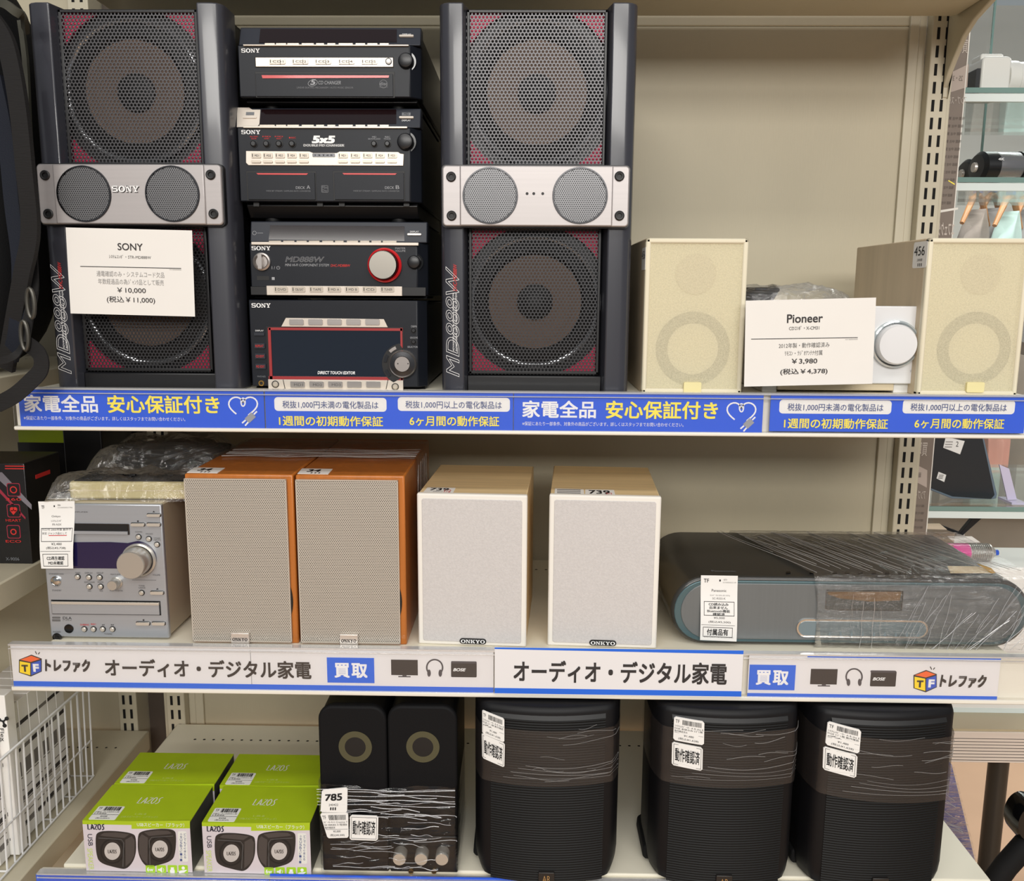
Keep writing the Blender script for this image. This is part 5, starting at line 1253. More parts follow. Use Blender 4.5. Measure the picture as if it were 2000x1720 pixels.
    for st, u0, u1, v0, v1 in (('USBｽﾋﾟｰｶｰ LAZOS L-SK', .05, .95, .52, .62), ('B 未使用品', .05, .5, .40, .5), ('¥498', .36, .62, .18, .28), ('(税込¥547)', .24, .76, .03, .14)):
        b.text(st, xa+w_*u0, xa+w_*u1, za+hh*v0, za+hh*v1, -.0006, 'black_ink', T)
    b.add([(xa, -.0006, za+hh*.345), (xb2, -.0006, za+hh*.345), (xb2, -.0006, za+hh*.365), (xa, -.0006, za+hh*.365)], [(0, 1, 2, 3)], 'black_ink', T)
    b.build('price_sticker', t, smooth=False)
    return t, x0, x1, h, d
t, bx0, bx1, BH, BD = green_box()
t.o['label'] = 'lime green speaker box, front one on the left, showing its printed front'
X2 = P(498, 1706, YL).x
dup(t.o, (X2, YL, ZB), 'lime green speaker box, front one on the right, beside the film-wrapped black speakers')
YL2 = YL+BD+.003
XA = PZ(323, 1530, ZB+BH).x; XB_ = PZ(537, 1528, ZB+BH).x
for px0, px1, lab in ((216, 414, 'lime green speaker box behind the front left one'), (424, 622, 'lime green speaker box behind the front right one')):
    cx = (PZ(px0, 1532, ZB+BH).x+PZ(px1, 1531, ZB+BH).x)/2
    dup(t.o, (cx, YL2, ZB), lab)

# ---- pair of black desktop speakers in film
mat('speaker_charcoal', (11, 11, 13), .7, spec=.2, bump=.2, bscale=(900, 900, 900))
mat('speaker_shell', (10, 10, 12), .4, spec=.3)
mat('cone_olive', (74, 70, 46), .6)
YK = -.004
def desk_speaker(a, c, label, ringx, knobs):
    b0 = P((a+c)/2, 1714, YK)
    t = Thing('desktop_speaker', label, 'speaker', (b0.x, YK, ZB), group='black desktop speakers on the lowest shelf')
    f = t.front(0); x0, x1 = f.q(a, 1500)[0], f.q(c, 1500)[0]; h = f.q((a+c)/2, 1379)[1]; r = .018
    def pts(x0, x1, z0, z1, r): 
        return [p for p in rrpts(x0, x1, z0, z1, r, 6)[:14]]+[(x0, z0), (x1, z0)]
    b = MB(); b.prism(pts(x0+.0015, x1-.0015, .002, h-.001, r), .008, .15, 'speaker_shell'); b.build('cabinet', t, bevel=.004, seg=3)
    zsplit = f.q((a+c)/2, 1632)[1]
    b = MB(); b.prism(pts(x0, x1, zsplit, h, r), 0, .009, 'speaker_charcoal'); g = b.build('cloth_grille', t, bevel=.003, seg=3)
    b = MB(); b.bx(x0, x1, .001, .009, .001, zsplit-.001, 'speaker_shell'); b.build('lower_fascia', t, bevel=.002)
    x, z = f.q(ringx, 1458); k = f.scale(ringx, 1458)
    b = MB(); b.ring(x, z, 20.5*k, 32.5*k, -.0006, .001, 'cone_olive', f, 40); b.lathe(x, z, [(20.5*k, -.0005), (0, -.0008)], 'black', f, 30); b.build('cone_ring', t)
    for cx in knobs:
        x, z = f.q(cx, 1664, 0); kk = f.scale(cx, 1664)*13
        b = MB(); b.lathe(x, z, [(kk, .001), (kk, -.0135), (kk*.92, -.0148), (0, -.0148)], 'knob_satin', f, 28); b.build('knob', t)
    if knobs:
        for cx in (803, 848):
            x, z = f.q(cx, 1700); kk = f.scale(cx, 1700)*5
            b = MB(); b.lathe(x, z, [(kk, .001), (kk, -.002), (kk*.55, -.002), (kk*.5, .0005)], 'gold', f, 20); b.lathe(x, z, [(kk*.5, .0006), (0, .0006)], 'black', f, 14); b.build('jack_socket', t)
    return t, x0+b0.x, x1+b0.x, h
t1, ka, _, KH = desk_speaker(624, 756, 'left black desktop speaker of the film-wrapped pair, without knobs', 694, ())
t2, _, kb, _ = desk_speaker(758, 893, 'right black desktop speaker of the film-wrapped pair, with three silver knobs', 826, (783, 825, 865))
KC = (ka+kb)/2; w = Thing('stretch_film', 'shiny stretch film round the lower half of the black desktop speaker pair', 'plastic wrap', (KC, YK, ZB))
fw = w.front(-.012)
zt = fw.q(760, 1537)[1]; hw = (kb-ka)/2+.002; R = random.Random(12)
prof = [(-hw, .12), (-hw, .02), (-hw+.001, -.004)]+[(-hw+2*hw*i/26, -.0125+.0015*math.sin(i*1.1)) for i in range(1, 26)]+[(hw-.001, -.004), (hw, .02), (hw, .12)]
b = MB(); vs = []; fs = []; n = 26; m = len(prof)
for j in range(n+1):
    v = j/n
    for i, (x, y) in enumerate(prof):
        e = .0022*math.sin(j*1.7+.35*i+2*math.sin(i*.5))*R.uniform(.3, 1)
        vs.append((x, y+(e if 2 < i < m-3 else 0), .003+(zt-.003+.003*math.sin(i*.35)*(j == n))*v))
for j in range(n):
    for i in range(m-1): fs.append((j*m+i, j*m+i+1, (j+1)*m+i+1, (j+1)*m+i))
clear('film_shiny', gloss=.03, rough=.10, wrink=.45, wscale=(8, 8, 90), haze=.0)
clear('film_streak2', gloss=.08, rough=.2, haze=.25, hazecol=(200, 200, 205))  # whitish haze paints the highlight streaks along the film's ridges
b.add(vs, fs, 'film_shiny'); b.build('film_sheet', w, ang=180)
for k in range(44):
    u = R.uniform(.02, .75); L_ = R.uniform(.1, .5); z = R.uniform(.006, zt-.002); 
    if k < 6: u = .01; L_ = .97; z = zt-.0015-.004*k
    sl = R.uniform(-.006, .006)
    b = MB(); b.tube([(-hw+2*hw*min(.99, u+L_*q/8), -.0165-.0006*math.sin(q*1.3+k), min(zt, max(.004, z+sl*(q/8)+.0012*math.sin(q+k)))) for q in range(9)], R.uniform(.0002, .0005), 'film_streak2', seg=4); b.build('crease_glint', w)
def sticker(t, f, px, kind, r=4, curve=None, name='price_sticker', lines=(), bar=True, out=.0006):
    """rounded white sticker; px = pixel box or quad; curve(x) gives the surface offset in y"""
    if len(px) == 4 and not isinstance(px[0], tuple): a, bb, c, d = px; quad = ((a, bb), (c, bb), (c, d), (a, d))
    else: quad = px
    q = [f.q(*p) for p in quad]; cv = curve or (lambda x: 0)
    def S(u, v, o):
        a = (q[3][0]+(q[2][0]-q[3][0])*u, q[3][1]+(q[2][1]-q[3][1])*u); c = (q[0][0]+(q[1][0]-q[0][0])*u, q[0][1]+(q[1][1]-q[0][1])*u)
        x, z = a[0]+(c[0]-a[0])*v, a[1]+(c[1]-a[1])*v
        return (x, cv(x)-o, z)
    b = MB(); nx = 8; W = abs(q[1][0]-q[0][0]); Hh = abs(q[0][1]-q[3][1]); ru, rv = .06*r/4, .06*r/4*W/Hh
    vs = []; fs = []
    for i in range(nx+1):
        u = i/nx; e = 0
        if i == 0 or i == nx: e = rv*.9
        us = [u]
        vs += [S(u, e, out), S(u, 1-e, out), S(u, e, 0), S(u, 1-e, 0)]
    uu = [0, ru]+[ru+(1-2*ru)*i/6 for i in range(1, 6)]+[1-ru, 1]; vs = []
    for u in uu:
        e = rv if u in (0, 1) else 0
        vs += [S(u, e, out), S(u, 1-e, out), S(u, e, -.001), S(u, 1-e, -.001)]
    for i in range(len(uu)-1):
        a = 4*i; fs += [(a, a+4, a+5, a+1), (a+1, a+5, a+7, a+3), (a+2, a+6, a+4, a)]
    fs += [(0, 1, 3, 2), (len(vs)-4, len(vs)-2, len(vs)-1, len(vs)-3)]
    b.add(vs, fs, 'label_white', f); o = b.build(name, t, smooth=False)
    b = MB()
    def put(vv, ff, u0, u1, v0, v1, m2):
        b.add([S(u0+(u1-u0)*p[0], v0+(v1-v0)*p[1], out+.0003+(p[2]*.001 if len(p) > 2 else 0)) for p in vv], ff, m2, f)
    Q = [(0, 0), (1, 0), (1, 1), (0, 1)]; QF = [(0, 1, 2, 3)]
    if kind == 'price':
        rr_ = random.Random(5); u = .28
        while u < .92:
            wd_ = rr_.choice((.008, .014, .02)); put(Q, QF, u, u+wd_, .72, .92, 'black_ink'); u += wd_+rr_.choice((.01, .016))
        vv, ff = text_mesh('TF'); put(vv, ff, .05, .18, .76, .9, 'black_ink'); put(Q, QF, .03, .97, .345, .355, 'black_ink')
        for st, u0, u1, v0, v1 in lines: vv, ff = text_mesh(st); put(vv, ff, u0, u1, v0, v1, 'black_ink')
    elif kind == 'check':
        for r_ in ((.05, .95, .06, .075), (.05, .95, .925, .94), (.05, .062, .06, .94), (.938, .95, .06, .94)): put(Q, QF, *r_, 'black_ink')
        vv, ff = text_mesh('動作確認済', .015); put(vv, ff, .10, .90, .22, .80, 'black_ink')
    else:
        for st, u0, u1, v0, v1, bo in lines: vv, ff = text_mesh(st, bo); put(vv, ff, u0, u1, v0, v1, 'black_ink')
    b.build('printed_text', o, smooth=False)
    return o
LN = lambda a, b_, c, p, q_: ((a, .03, .97, .60, .68), (b_, .03, .95, .49, .575), (c, .03, .45, .38, .46), (p, .34, .66, .22, .31), (q_, .16, .82, .06, .17))
fs_ = w.front(-.0165)
o = sticker(w, fs_, ((629, 1542), (679, 1537), (678, 1586), (626, 1585)), 'num', lines=(('785', .14, .80, .50, .80, .03), ('240422', .30, .66, .28, .37, 0), ('III', .36, .58, .10, .22, .02)))
sticker(w, fs_, ((625, 1587), (680, 1586), (681, 1635), (640, 1636)), 'price', lines=LN('ｽﾋﾟｰｶｰｾｯﾄ Creative T', '20 SERIES Ⅱ 程度B', '動作確認済', '¥5,000', '(税込¥5,500)'))
sticker(w, fs_, ((684, 1591), (739, 1593), (738, 1641), (683, 1639)), 'check', name='checked_sticker')

# ---- three tall black speakers with bowed fronts
mat('curved_shell', (11, 11, 14), .5, spec=.25)
mat('ribbed_mesh', (9, 9, 9), .6, spec=.25)
mat('badge_gold', (196, 168, 120), .3, metal=.9)
mat('bronze_badge', (30, 26, 24), .4)
clear('film_smoky', gloss=.02, rough=.18, haze=.14, hazecol=(92, 84, 80))
clear('film_streak', gloss=.0, rough=.4, haze=.22, hazecol=(190, 188, 186))  # pale haze colour stands for the thin highlights on the film bands
HW = .0905
def bow(x, hw=HW):
    u = min(1, abs(x)/hw)
    return .016*u*u+(.026*((u-.86)/.14)**2 if u > .86 else 0)
YA = -.024
def bowed_speaker(cx_px, cy_px, label, rz):
    c = P(cx_px, cy_px, YA)
    t = Thing('bowed_speaker', label, 'speaker', (c.x, YA, ZB), rz=rz, group='tall black bowed-front speakers on the lowest shelf')
    f = t.front(0)
    h = .236
    xs = [HW*math.sin(PI/2*i/14) for i in range(-14, 15)]
    plan = [(x, bow(x)) for x in xs]+[(HW, .10), (HW*.82, .175), (-HW*.82, .175), (-HW, .10)]
    def inset(k): return [(x*k, .002+(y-.08)*k+.08) for x, y in plan]
    b = MB()
    levels = [(0, .90), (.004, .95), (.016, .985), (.03, 1), (h-.008, 1), (h-.002, .98), (h, .93)]
    vs = []; n = len(plan); fs = []
    for z, k in levels: vs += [(x, y, z) for x, y in inset(k)]
    for j in range(len(levels)-1):
        for i in range(n): fs.append((j*n+i, j*n+(i+1) % n, (j+1)*n+(i+1) % n, (j+1)*n+i))
    fs += [tuple(range(n-1, -1, -1)), tuple((len(levels)-1)*n+i for i in range(n))]
    b.add(vs, fs, 'curved_shell'); b.build('cabinet', t, ang=50)
    # ribbed grille: fine horizontal ribs
    gw = HW*.77; g0, g1 = .004, h-.013; b = MB(); vs = []; fs = []; nx = 18; nz = 132
    for j in range(nz+1):
        for i in range(nx+1):
            x = -gw+2*gw*i/nx; vs.append((x, bow(x)+.0015-(.0011 if j % 2 else .0002), g0+(g1-g0)*j/nz))
    for j in range(nz):
        for i in range(nx): a = j*(nx+1)+i; fs.append((a, a+1, a+nx+2, a+nx+1))
    b.add(vs, fs, 'ribbed_mesh'); b.build('ribbed_grille', t, smooth=False)
    b = MB(); vs = []; fs = []
    b2 = [(-gw+2*gw*i/nx) for i in range(nx+1)]
    for i, x in enumerate(b2): vs += [(x, bow(x)-.0012, g1-.002), (x, bow(x)+.003, g1+.004), (x, bow(x)+.003, g1-.002)]
    for i in range(nx): fs += [(3*i, 3*i+3, 3*i+4, 3*i+1), (3*i, 3*i+2, 3*i+5, 3*i+3)]
    b.add(vs, fs, 'black'); b.build('grille_lip', t)
    b = MB(); b.bx(-.010, .010, -.0022, .002, .0035, .020, 'bronze_badge'); bd = b.build('badge', t, bevel=.0008)
    b = MB(); b.text('AR', -.005, .005, .007, .016, -.0026, 'badge_gold'); b.build('lettering', bd, smooth=False)
    b = MB(); b.prism([(HW*.6, .004), (-HW*1.0, .004), (-HW*1.04, .008), (-HW*1.03, .022), (-HW*.9, .03), (HW*.6, .03)], .05, .12, 'black_soft'); b.build('foot_bracket', t, bevel=.004)
    b = MB(); b.bx(-.02, .02, .06, .12, 0, .0005, 'black'); b.build('foot_pad', t)
    return t, f, h
def film_band(t, z0, z1, hw, seed, tilt=0.):
    """smoky film band following the bowed front"""
    R = random.Random(seed); b = MB(); vs = []; fs = []; xs = [hw*math.sin(PI/2*i/20) for i in range(-20, 21)]; nz = 10
    cols = [(-HW-.0012, .11), (-HW-.0012, .07)]+[(x, bow(x)-.0028) for x in xs if abs(x) <= HW]+[(HW+.0012, .07), (HW+.0012, .11)]
    m = len(cols)
    for j in range(nz+1):
        for i, (x, y) in enumerate(cols):
            v = j/nz; dip = -.005*math.sin(PI*i/(m-1))+tilt*x
            vs.append((x, y-.0006*math.sin(j*1.9+i*.2)*(1 if 2 < i < m-3 else 0)-.0006, z0+(z1-z0)*v+dip*(1-v*.3)))
    for j in range(nz):
        for i in range(m-1): fs.append((j*m+i, j*m+i+1, (j+1)*m+i+1, (j+1)*m+i))
    b.add(vs, fs, 'film_smoky'); o = b.build('film_band', t, ang=180, label='smoky clear film band round the speaker')
    for k in range(16):
        z = z0+(z1-z0)*R.uniform(.02, .98); a = R.uniform(-.8, .6); e = min(.98, a+R.uniform(.15, .9))
        if k < 4: a, e, z = -.6+.1*k, .97, z0+.002+.006*k
        b = MB(); pts = []
        for q in range(13):
            x = HW*(a+(e-a)*q/12); pts.append((x, bow(x)-.0048, z+.006*math.sin(q*.3+k)*.4-.004*math.cos(x/HW*1.4)+tilt*x+.006))
        b.tube(pts, R.uniform(.00016, .00032), 'film_streak', seg=4); b.build('crease_glint', o)
t, f, h = bowed_speaker(1070, 1500, 'tall black bowed speaker nearest the film-wrapped desktop pair', 0)
film_band(t, .141, .212, HW, 1)
cv = lambda x: bow(x)-.0042
sticker(t, f, ((941, 1392), (985, 1404), (985, 1450), (941, 1438)), 'price', curve=cv, lines=LN('ｼｽﾃﾑｽﾋﾟｰｶｰ A R the E', 'DGE ｴｺﾞﾚ無 動作確認', 'み', '¥1,480', '(税込¥1,628)'))
sticker(t, f, ((940, 1438), (986, 1452), (985, 1499), (941, 1486)), 'check', curve=cv, name='checked_sticker')
t, f, h = bowed_speaker(1425, 1500, 'tall black bowed speaker in the middle of the three, stickers level', 0)
film_band(t, .143, .214, HW, 2)
sticker(t, f, ((1318, 1402), (1375, 1407), (1374, 1453), (1316, 1448)), 'price', curve=cv, lines=LN('ｼｽﾃﾑｽﾋﾟｰｶｰ A R the E', 'DGE 本体のみ ｴｺﾞﾚ無', '動作確認済み', '¥1,480', '(税込¥1,628)'))
sticker(t, f, ((1314, 1452), (1372, 1458), (1371, 1503), (1313, 1497)), 'check', curve=cv, name='checked_sticker')
t, f, h = bowed_speaker(1737, 1500, 'tall black bowed speaker at the right end with a deep drooping film band', math.radians(2))
film_band(t, .127, .208, HW, 3, tilt=-.06)
sticker(t, f, ((1621, 1413), (1681, 1424), (1677, 1470), (1616, 1459)), 'price', curve=cv, lines=LN('ｼｽﾃﾑｽﾋﾟｰｶｰ A R the E', 'DGE ｴｺﾞﾚ無 動作確認', 'み', '¥1,480', '(税込¥1,628)'))
sticker(t, f, ((1613, 1463), (1674, 1473), (1671, 1518), (1611, 1508)), 'check', curve=cv, name='checked_sticker')
# ================================================================ left neighbour: shelves, backpack, black box, wire basket
mat('bag_black', (17, 18, 20), .75, spec=.25, bump=.3, bscale=(700, 700, 700))
mat('bag_navy', (24, 28, 38), .7, spec=.25, bump=.3, bscale=(700, 700, 700))
mat('webbing', (30, 29, 29), .75, spec=.25, bump=.5, bscale=(80, 80, 1200))
mat('webbing_grey', (66, 66, 58), .7, spec=.3)
mat('buckle_grey', (70, 68, 62), .35, metal=.5)
mat('game_box', (18, 17, 19), .35, coat=.2); mat('box_magenta', (150, 40, 60), .4); mat('box_slash', (120, 116, 124), .4)
mat('wire_white', (222, 222, 222), .35)
mat('pack_white', (240, 238, 234), .5); mat('pack_blue', (40, 56, 128), .5); mat('pack_red', (190, 60, 50), .5)
mat('print_grey', (120, 116, 112), .6)
XS = -.640                                    # right end of the neighbouring shelves
zlm = PX(40, 1117, XS).z; zlb = PX(180, 1555, XS).z
zlu = ZU+.012
XLL = P(253, 1420, YB-.02).x
t = Thing('shelving_frame', 'neighbouring slotted steel frame standing left of the main shelves', 'shelf frame', (XLL, YB, 0))
b = MB(); b.bx(-UW, UW, -.022, .03, 0, 2.3, 'ivory_paint'); u = b.build('upright', t, bevel=.0015)
b = MB(); slot_rows(b, 0, -.022, .45, 2.2, .0062); b.build('slot_column', u, smooth=False)
b = MB(); b.bx(-1.0, -UW-.001, 0, .012, .1, 2.25, 'ivory_panel'); b.build('back_panel', t)
def side_shelf(z, lab, x0=-1.15):
    t = Thing('shelf_board', lab, 'shelf', (XS, 0, z))
    b = MB(); b.bx(x0-XS, 0, -.06, YB-.026, -.034, 0, 'ivory_paint'); b.build('board', t, bevel=.002)
    b = MB(); b.bx(x0-XS, 0, -.075, -.061, -.055, .004, 'lip_white'); b.build('front_lip', t, bevel=.002)
    b = MB()
    for i in range(14): b.lathe(-.03-.0155*i, 0, [(0, 0), (.0021, 0)], 'hole_dark', Fr(t, Matrix(((1, 0, 0, 0), (0, 0, 1, YB-.085), (0, -1, 0, .0003), (0, 0, 0, 1)))), 8)
    b.build('hole_row', t, smooth=False)
side_shelf(zlu, 'neighbouring shelf board under the black backpack at the far left')
side_shelf(zlm, 'neighbouring shelf board holding the black box with red icons')
side_shelf(zlb, 'neighbouring shelf board under the white wire basket')

# backpack
bx = P(10, 400, .05).x
t = Thing('backpack', 'black backpack with hanging straps at the far left of the upper shelf', 'backpack', (bx-.12, .10, zlu))
def blob(b, cx, cy, cz, rx, ry, rz, m, p=2.6, nu=28, nv=18, wob=.0, fr=None, seed=1):
    R = random.Random(seed); ph = [R.random()*6 for _ in range(4)]
    sg = lambda v, e: math.copysign(abs(v)**e, v); vs = []; fs = []; e = 2/p
    for j in range(nv+1):
        th = -PI/2+PI*j/nv
        for i in range(nu):
            a = 2*PI*i/nu; k = 1+wob*(math.sin(3*a+ph[0]+4*th)+math.sin(5*th+ph[1]+2*a))
            vs.append((cx+k*rx*sg(math.cos(th), e)*sg(math.cos(a), e), cy+k*ry*sg(math.cos(th), e)*sg(math.sin(a), e), cz+rz*sg(math.sin(th), e)))
    for j in range(nv):
        for i in range(nu): fs.append((j*nu+i, j*nu+(i+1) % nu, (j+1)*nu+(i+1) % nu, (j+1)*nu+i))
    return b.add(vs, fs, m, fr)
b = MB(); blob(b, 0, 0, .255, .135, .105, .255, 'bag_black', 3.2, 36, 24, .02); b.build('body', t, ang=180)
b = MB(); blob(b, -.02, -.10, .17, .10, .035, .16, 'bag_navy', 3, 28, 18, .03); b.build('front_pocket', t, ang=180)
def ribbon(name, px, Y, w, m, host, th=.002, tw=0):
    pts = [P(x, y, Y+dy)-host.M.translation for x, y, dy in px]
    # smooth
    out = []
    for i in range(len(pts)-1):
        p0 = pts[max(0, i-1)]; p1 = pts[i]; p2 = pts[i+1]; p3 = pts[min(len(pts)-1, i+2)]
        for k in range(8):
            u = k/8; out.append(.5*((2*p1)+(p2-p0)*u+(2*p0-5*p1+4*p2-p3)*u*u+(3*p1-p0-3*p2+p3)*u**3))
    out.append(pts[-1]); vs = []; fs = []
    for i, p in enumerate(out):
        tg = (out[min(i+1, len(out)-1)]-out[max(i-1, 0)]).normalized(); side = tg.cross(Vector((0.15, 1, 0))).normalized()*w/2; nrm = side.cross(tg).normalized()*th
        for a, c in ((-1, -1), (1, -1), (1, 1), (-1, 1)): vs.append(tuple(p+side*a+nrm*c*.5))
    n = len(out)
    for i in range(n-1):
        for k in range(4): fs.append((4*i+k, 4*i+(k+1) % 4, 4*i+4+(k+1) % 4, 4*i+4+k))
    fs += [(3, 2, 1, 0), (4*n-4, 4*n-3, 4*n-2, 4*n-1)]
    b = MB(); b.add(vs, fs, m); return b.build(name, host, bevel=0)
ribbon('shoulder_strap', [(-15, 40, 0), (14, 90, -.005), (36, 200, -.01), (50, 330, -.01), (60, 450, -.005), (44, 540, 0), (26, 640, .01), (12, 720, .02)], -.030, .020, 'webbing', t, .006)
ribbon('shoulder_strap', [(-10, 150, 0), (12, 260, 0), (26, 400, 0), (40, 520, 0), (34, 640, .0), (20, 700, .01)], -.022, .018, 'bag_navy', t, .006)
ribbon('carry_handle', [(-12, 4, 0), (10, 8, -.01), (30, 22, -.01), (46, 34, 0), (50, 60, .02)], -.02, .009, 'webbing_grey', t, .005)
ribbon('side_piping', [(40, 40, 0), (50, 120, 0), (56, 240, 0), (62, 340, 0), (68, 470, 0), (66, 560, .01)], .03, .006, 'webbing_grey', t, .004)
ribbon('hanging_strap', [(62, 470, .02), (66, 560, 0), (56, 620, -.01), (48, 668, -.02)], -.020, .012, 'webbing', t)
ribbon('hanging_strap', [(48, 668, -.01), (76, 690, -.02), (80, 720, -.022), (58, 746, -.022), (28, 772, -.022), (-6, 790, -.02)], -.022, .018, 'webbing', t)
ribbon('hanging_strap', [(46, 672, -.01), (34, 690, -.02), (18, 700, -.022), (-8, 706, -.02)], -.022, .008, 'webbing', t)
for x, y in ((48, 655), (60, 592)):
    p = P(x, y, -.040)-t.M.translation; b = MB()
    b.tube([(p.x+.004*math.cos(a), p.y, p.z+.016*math.sin(a)) for a in [i*2*PI/16 for i in range(16)]], .0024, 'buckle_grey', closed=True); b.build('buckle', t)

# black box with red icons
xr_ = PZ(64, 1101, zlm).x; yr_ = PZ(64, 1101, zlm).y
t = Thing('product_box', 'black glossy box with red icon squares on the far left shelf', 'box', (xr_-.06, yr_, zlm))
h = P(64, 905, yr_).z-zlm
b = MB(); b.bx(-.10, .06, 0, .085, 0, h, 'game_box'); b.build('carton', t, bevel=.001)
f = t.front(0); b = MB()
b.pp(f, [(-4, 922), (4, 922), (62, 985), (62, 995), (-4, 935)], 'box_slash', out=.0003, inn=0); b.pp(f, [(-4, 950), (50, 1010), (50, 1014), (-4, 958)], 'box_magenta', out=.0004, inn=0)
for y in (956, 997, 1038):
    q = f.box(14, y-13, 40, y+13); b.rr(*q, .0025, -.0004, 0, 'box_magenta', f); q = f.box(15.5, y-11.5, 38.5, y+11.5); b.rr(*q, .0022, -.0006, 0, 'game_box', f)
b.pring(f, 27, 956, 5, 7, 'red_ink', out=.0009); b.pd(f, 24, 994, 4.5, 'red_ink', out=.0009, inn=0); b.pd(f, 30, 994, 4.5, 'red_ink', out=.0009, inn=0); b.pp(f, [(19.5, 996), (34.5, 996), (27, 1005)], 'red_ink', out=.0009, inn=0); b.pring(f, 27, 1038, 4, 6, 'red_ink', out=.0009)
for y, s_ in ((975, '360'), (1016, 'HEART'), (1057, 'ECO')): b.pt(f, s_, 12, 42, y-3, y+2, 'red_ink', out=.0008)
b.pr(f, 10, 909, 48, 911, 'red_ink', out=.0004, inn=0); b.pr(f, 10, 914, 48, 916, 'red_ink', out=.0004, inn=0); b.pt(f, 'X-9006', 12, 38, 1088, 1094, 'dim_ink', out=.0005); b.build('artwork', t, smooth=False)
fr2 = t.right(.06); b = MB(); b.pr(fr2, 69, 922, 98, 930, 'red_ink', out=.0004, inn=0); b.build('side_print', t, smooth=False)
pz = zlm
t = Thing('storage_box', 'lime green box at the back of the far left shelf', 'box', (P(95, 870, .27).x, .27, pz)); b = MB(); w_ = .045
b.bx(-w_, w_, 0, .08, 0, P(90, 864, .27).z-pz+.03, 'box_green'); b.build('carton', t, bevel=.001); b = MB(); b.bx(-w_-.001, w_+.001, -.001, .081, P(90, 864, .27).z-pz-.10, P(90, 864, .27).z-pz, 'game_box'); b.build('wrap_band', t)
t = Thing('storage_box', 'tall black box at the back of the left shelf behind the cable bundle', 'box', (P(165, 880, .26).x, .26, pz)); b = MB()
b.bx(-.031, .027, 0, .10, 0, .235, 'game_box'); b.build('carton', t, bevel=.002); b = MB(); b.bx(-.0315, .0275, -.0006, .1, .225, .232, 'black_soft'); b.build('lid_seam', t)

# wire basket with slim packages
A = PZ(14, 1696, zlb); B_ = PZ(180, 1522, zlb); xb = -.664
y0 = PX(14, 1696, xb).y; y1 = PX(182, 1520, xb).y
t = Thing('wire_basket', 'white wire basket with slim packages on the lower left shelf', 'basket', (xb, y0, zlb))
L_ = y1-y0; hb = .155
def wire(pts, r=.0013, nm='wire'):
    b = MB(); b.tube(pts, r, 'wire_white', seg=6); b.build(nm, t)
nW = 13
for i in range(nW+1):
    y = L_*i/nW; wire([(0, y, .003), (.004, y, hb)])
for z in (.003, .062): wire([(.0015, -.02, z), (.0015, L_, z)], .0014, 'cross_wire')
wire([(-.22, -.03, hb), (-.02, -.035, hb), (.003, -.02, hb), (.004, L_, hb), (-.02, L_+.01, hb), (-.22, L_+.01, hb)], .0022, 'rim_wire')
for i in range(8): wire([(-.02-.022*i, L_+.01, .003), (-.02-.022*i, L_+.01, hb)])
for i in range(8): wire([(-.02-.022*i, -.03, .003), (-.02-.022*i, -.03, hb)])
for i in range(5): wire([(-.22, L_*i/4, .002), (0, L_*i/4, .002)], .0013, 'floor_wire')
npk = 8; d = (L_*.80)/npk
WORDS = ('first', 'second', 'third', 'fourth', 'fifth', 'sixth', 'seventh', 'eighth')
rnd = random.Random(6)
for i in range(npk):
    tt = Thing('slim_package', f'{WORDS[i]} slim white package from the front in the wire basket', 'package', (xb-.012, y0+.006+d*i, zlb+.005), group='slim white packages in the wire basket')
    hp = .195
    b = MB(); b.bx(-.075, 0, 0, d*.94, 0, hp, 'pack_white'); b.build('carton', tt, bevel=.0008)
    b = MB(); f = tt.right(0)
    for k in range(5): b.bx(-d*.9+.0, -.002, -.0005, 0, .02+.035*k, .0235+.035*k+rnd.random()*.003, 'charcoal_ink' if (k+i) % 3 else 'print_grey', Fr(tt, Matrix(((0, -1, 0, 0), (1, 0, 0, 0), (0, 0, 1, 0), (0, 0, 0, 1))) @ Matrix.Translation((d*.94, 0, 0)))) if k != 2 else b.bx(-d*.8, -.004, -.0005, 0, .02+.035*k, .04+.035*k, 'print_grey', Fr(tt, Matrix(((0, -1, 0, 0), (1, 0, 0, 0), (0, 0, 1, 0), (0, 0, 0, 1))) @ Matrix.Translation((d*.94, 0, 0))))
    for k in range(5): b.bx(-d*.85, -.003, -.0004, 0, .018+.017*k, .0192+.017*k, 'print_grey', Fr(tt, Matrix(((0, -1, 0, 0), (1, 0, 0, 0), (0, 0, 1, 0), (0, 0, 0, 1))) @ Matrix.Translation((d*.94, 0, 0))))
    b.build('side_print', tt, smooth=False)
    if i == 0:
        b = MB(); b.bx(-.070, -.004, -.0006, 0, .12, .16, 'pack_blue'); b.bx(-.070, -.01, -.0006, 0, .172, .178, 'pack_red')
        f = tt.front(-.0006); b.text('あなたのスマホが', -.066, -.010, .145, .152, -.0004, 'white_ink', f); b.text('快適空間になります', -.066, -.010, .130, .137, -.0004, 'white_ink', f)
        for k in range(6): b.bx(-.07, -.01, -.0006, 0, .02+.013*k, .023+.013*k, 'print_grey')
        b.build('front_print', tt, smooth=False)
c = PZ(8, 1600, zlb)
t = Thing('product_box', 'white box with a small black three-armed mark at the lower left edge', 'box', (P(-60, 1500, y0+.03).x, y0+.03, zlb+.004))
f = t.front(0); b = MB(); x1 = f.q(20, 1480)[0]; h = f.q(10, 1358)[1]; b.bx(x1-.06, x1, 0, .02, 0, h, 'pack_white'); b.build('carton', t, bevel=.001)
b = MB(); cx, cz = f.q(7, 1408)
for a in (40, 160, 280): b.tube([(cx, -.0008, cz), (cx+.005*math.cos(math.radians(a)), -.0008, cz+.005*math.sin(math.radians(a)))], .0011, 'black_ink'); b.disc(cx+.006*math.cos(math.radians(a)), cz+.006*math.sin(math.radians(a)), .0026, -.0012, 0, 'black_ink')
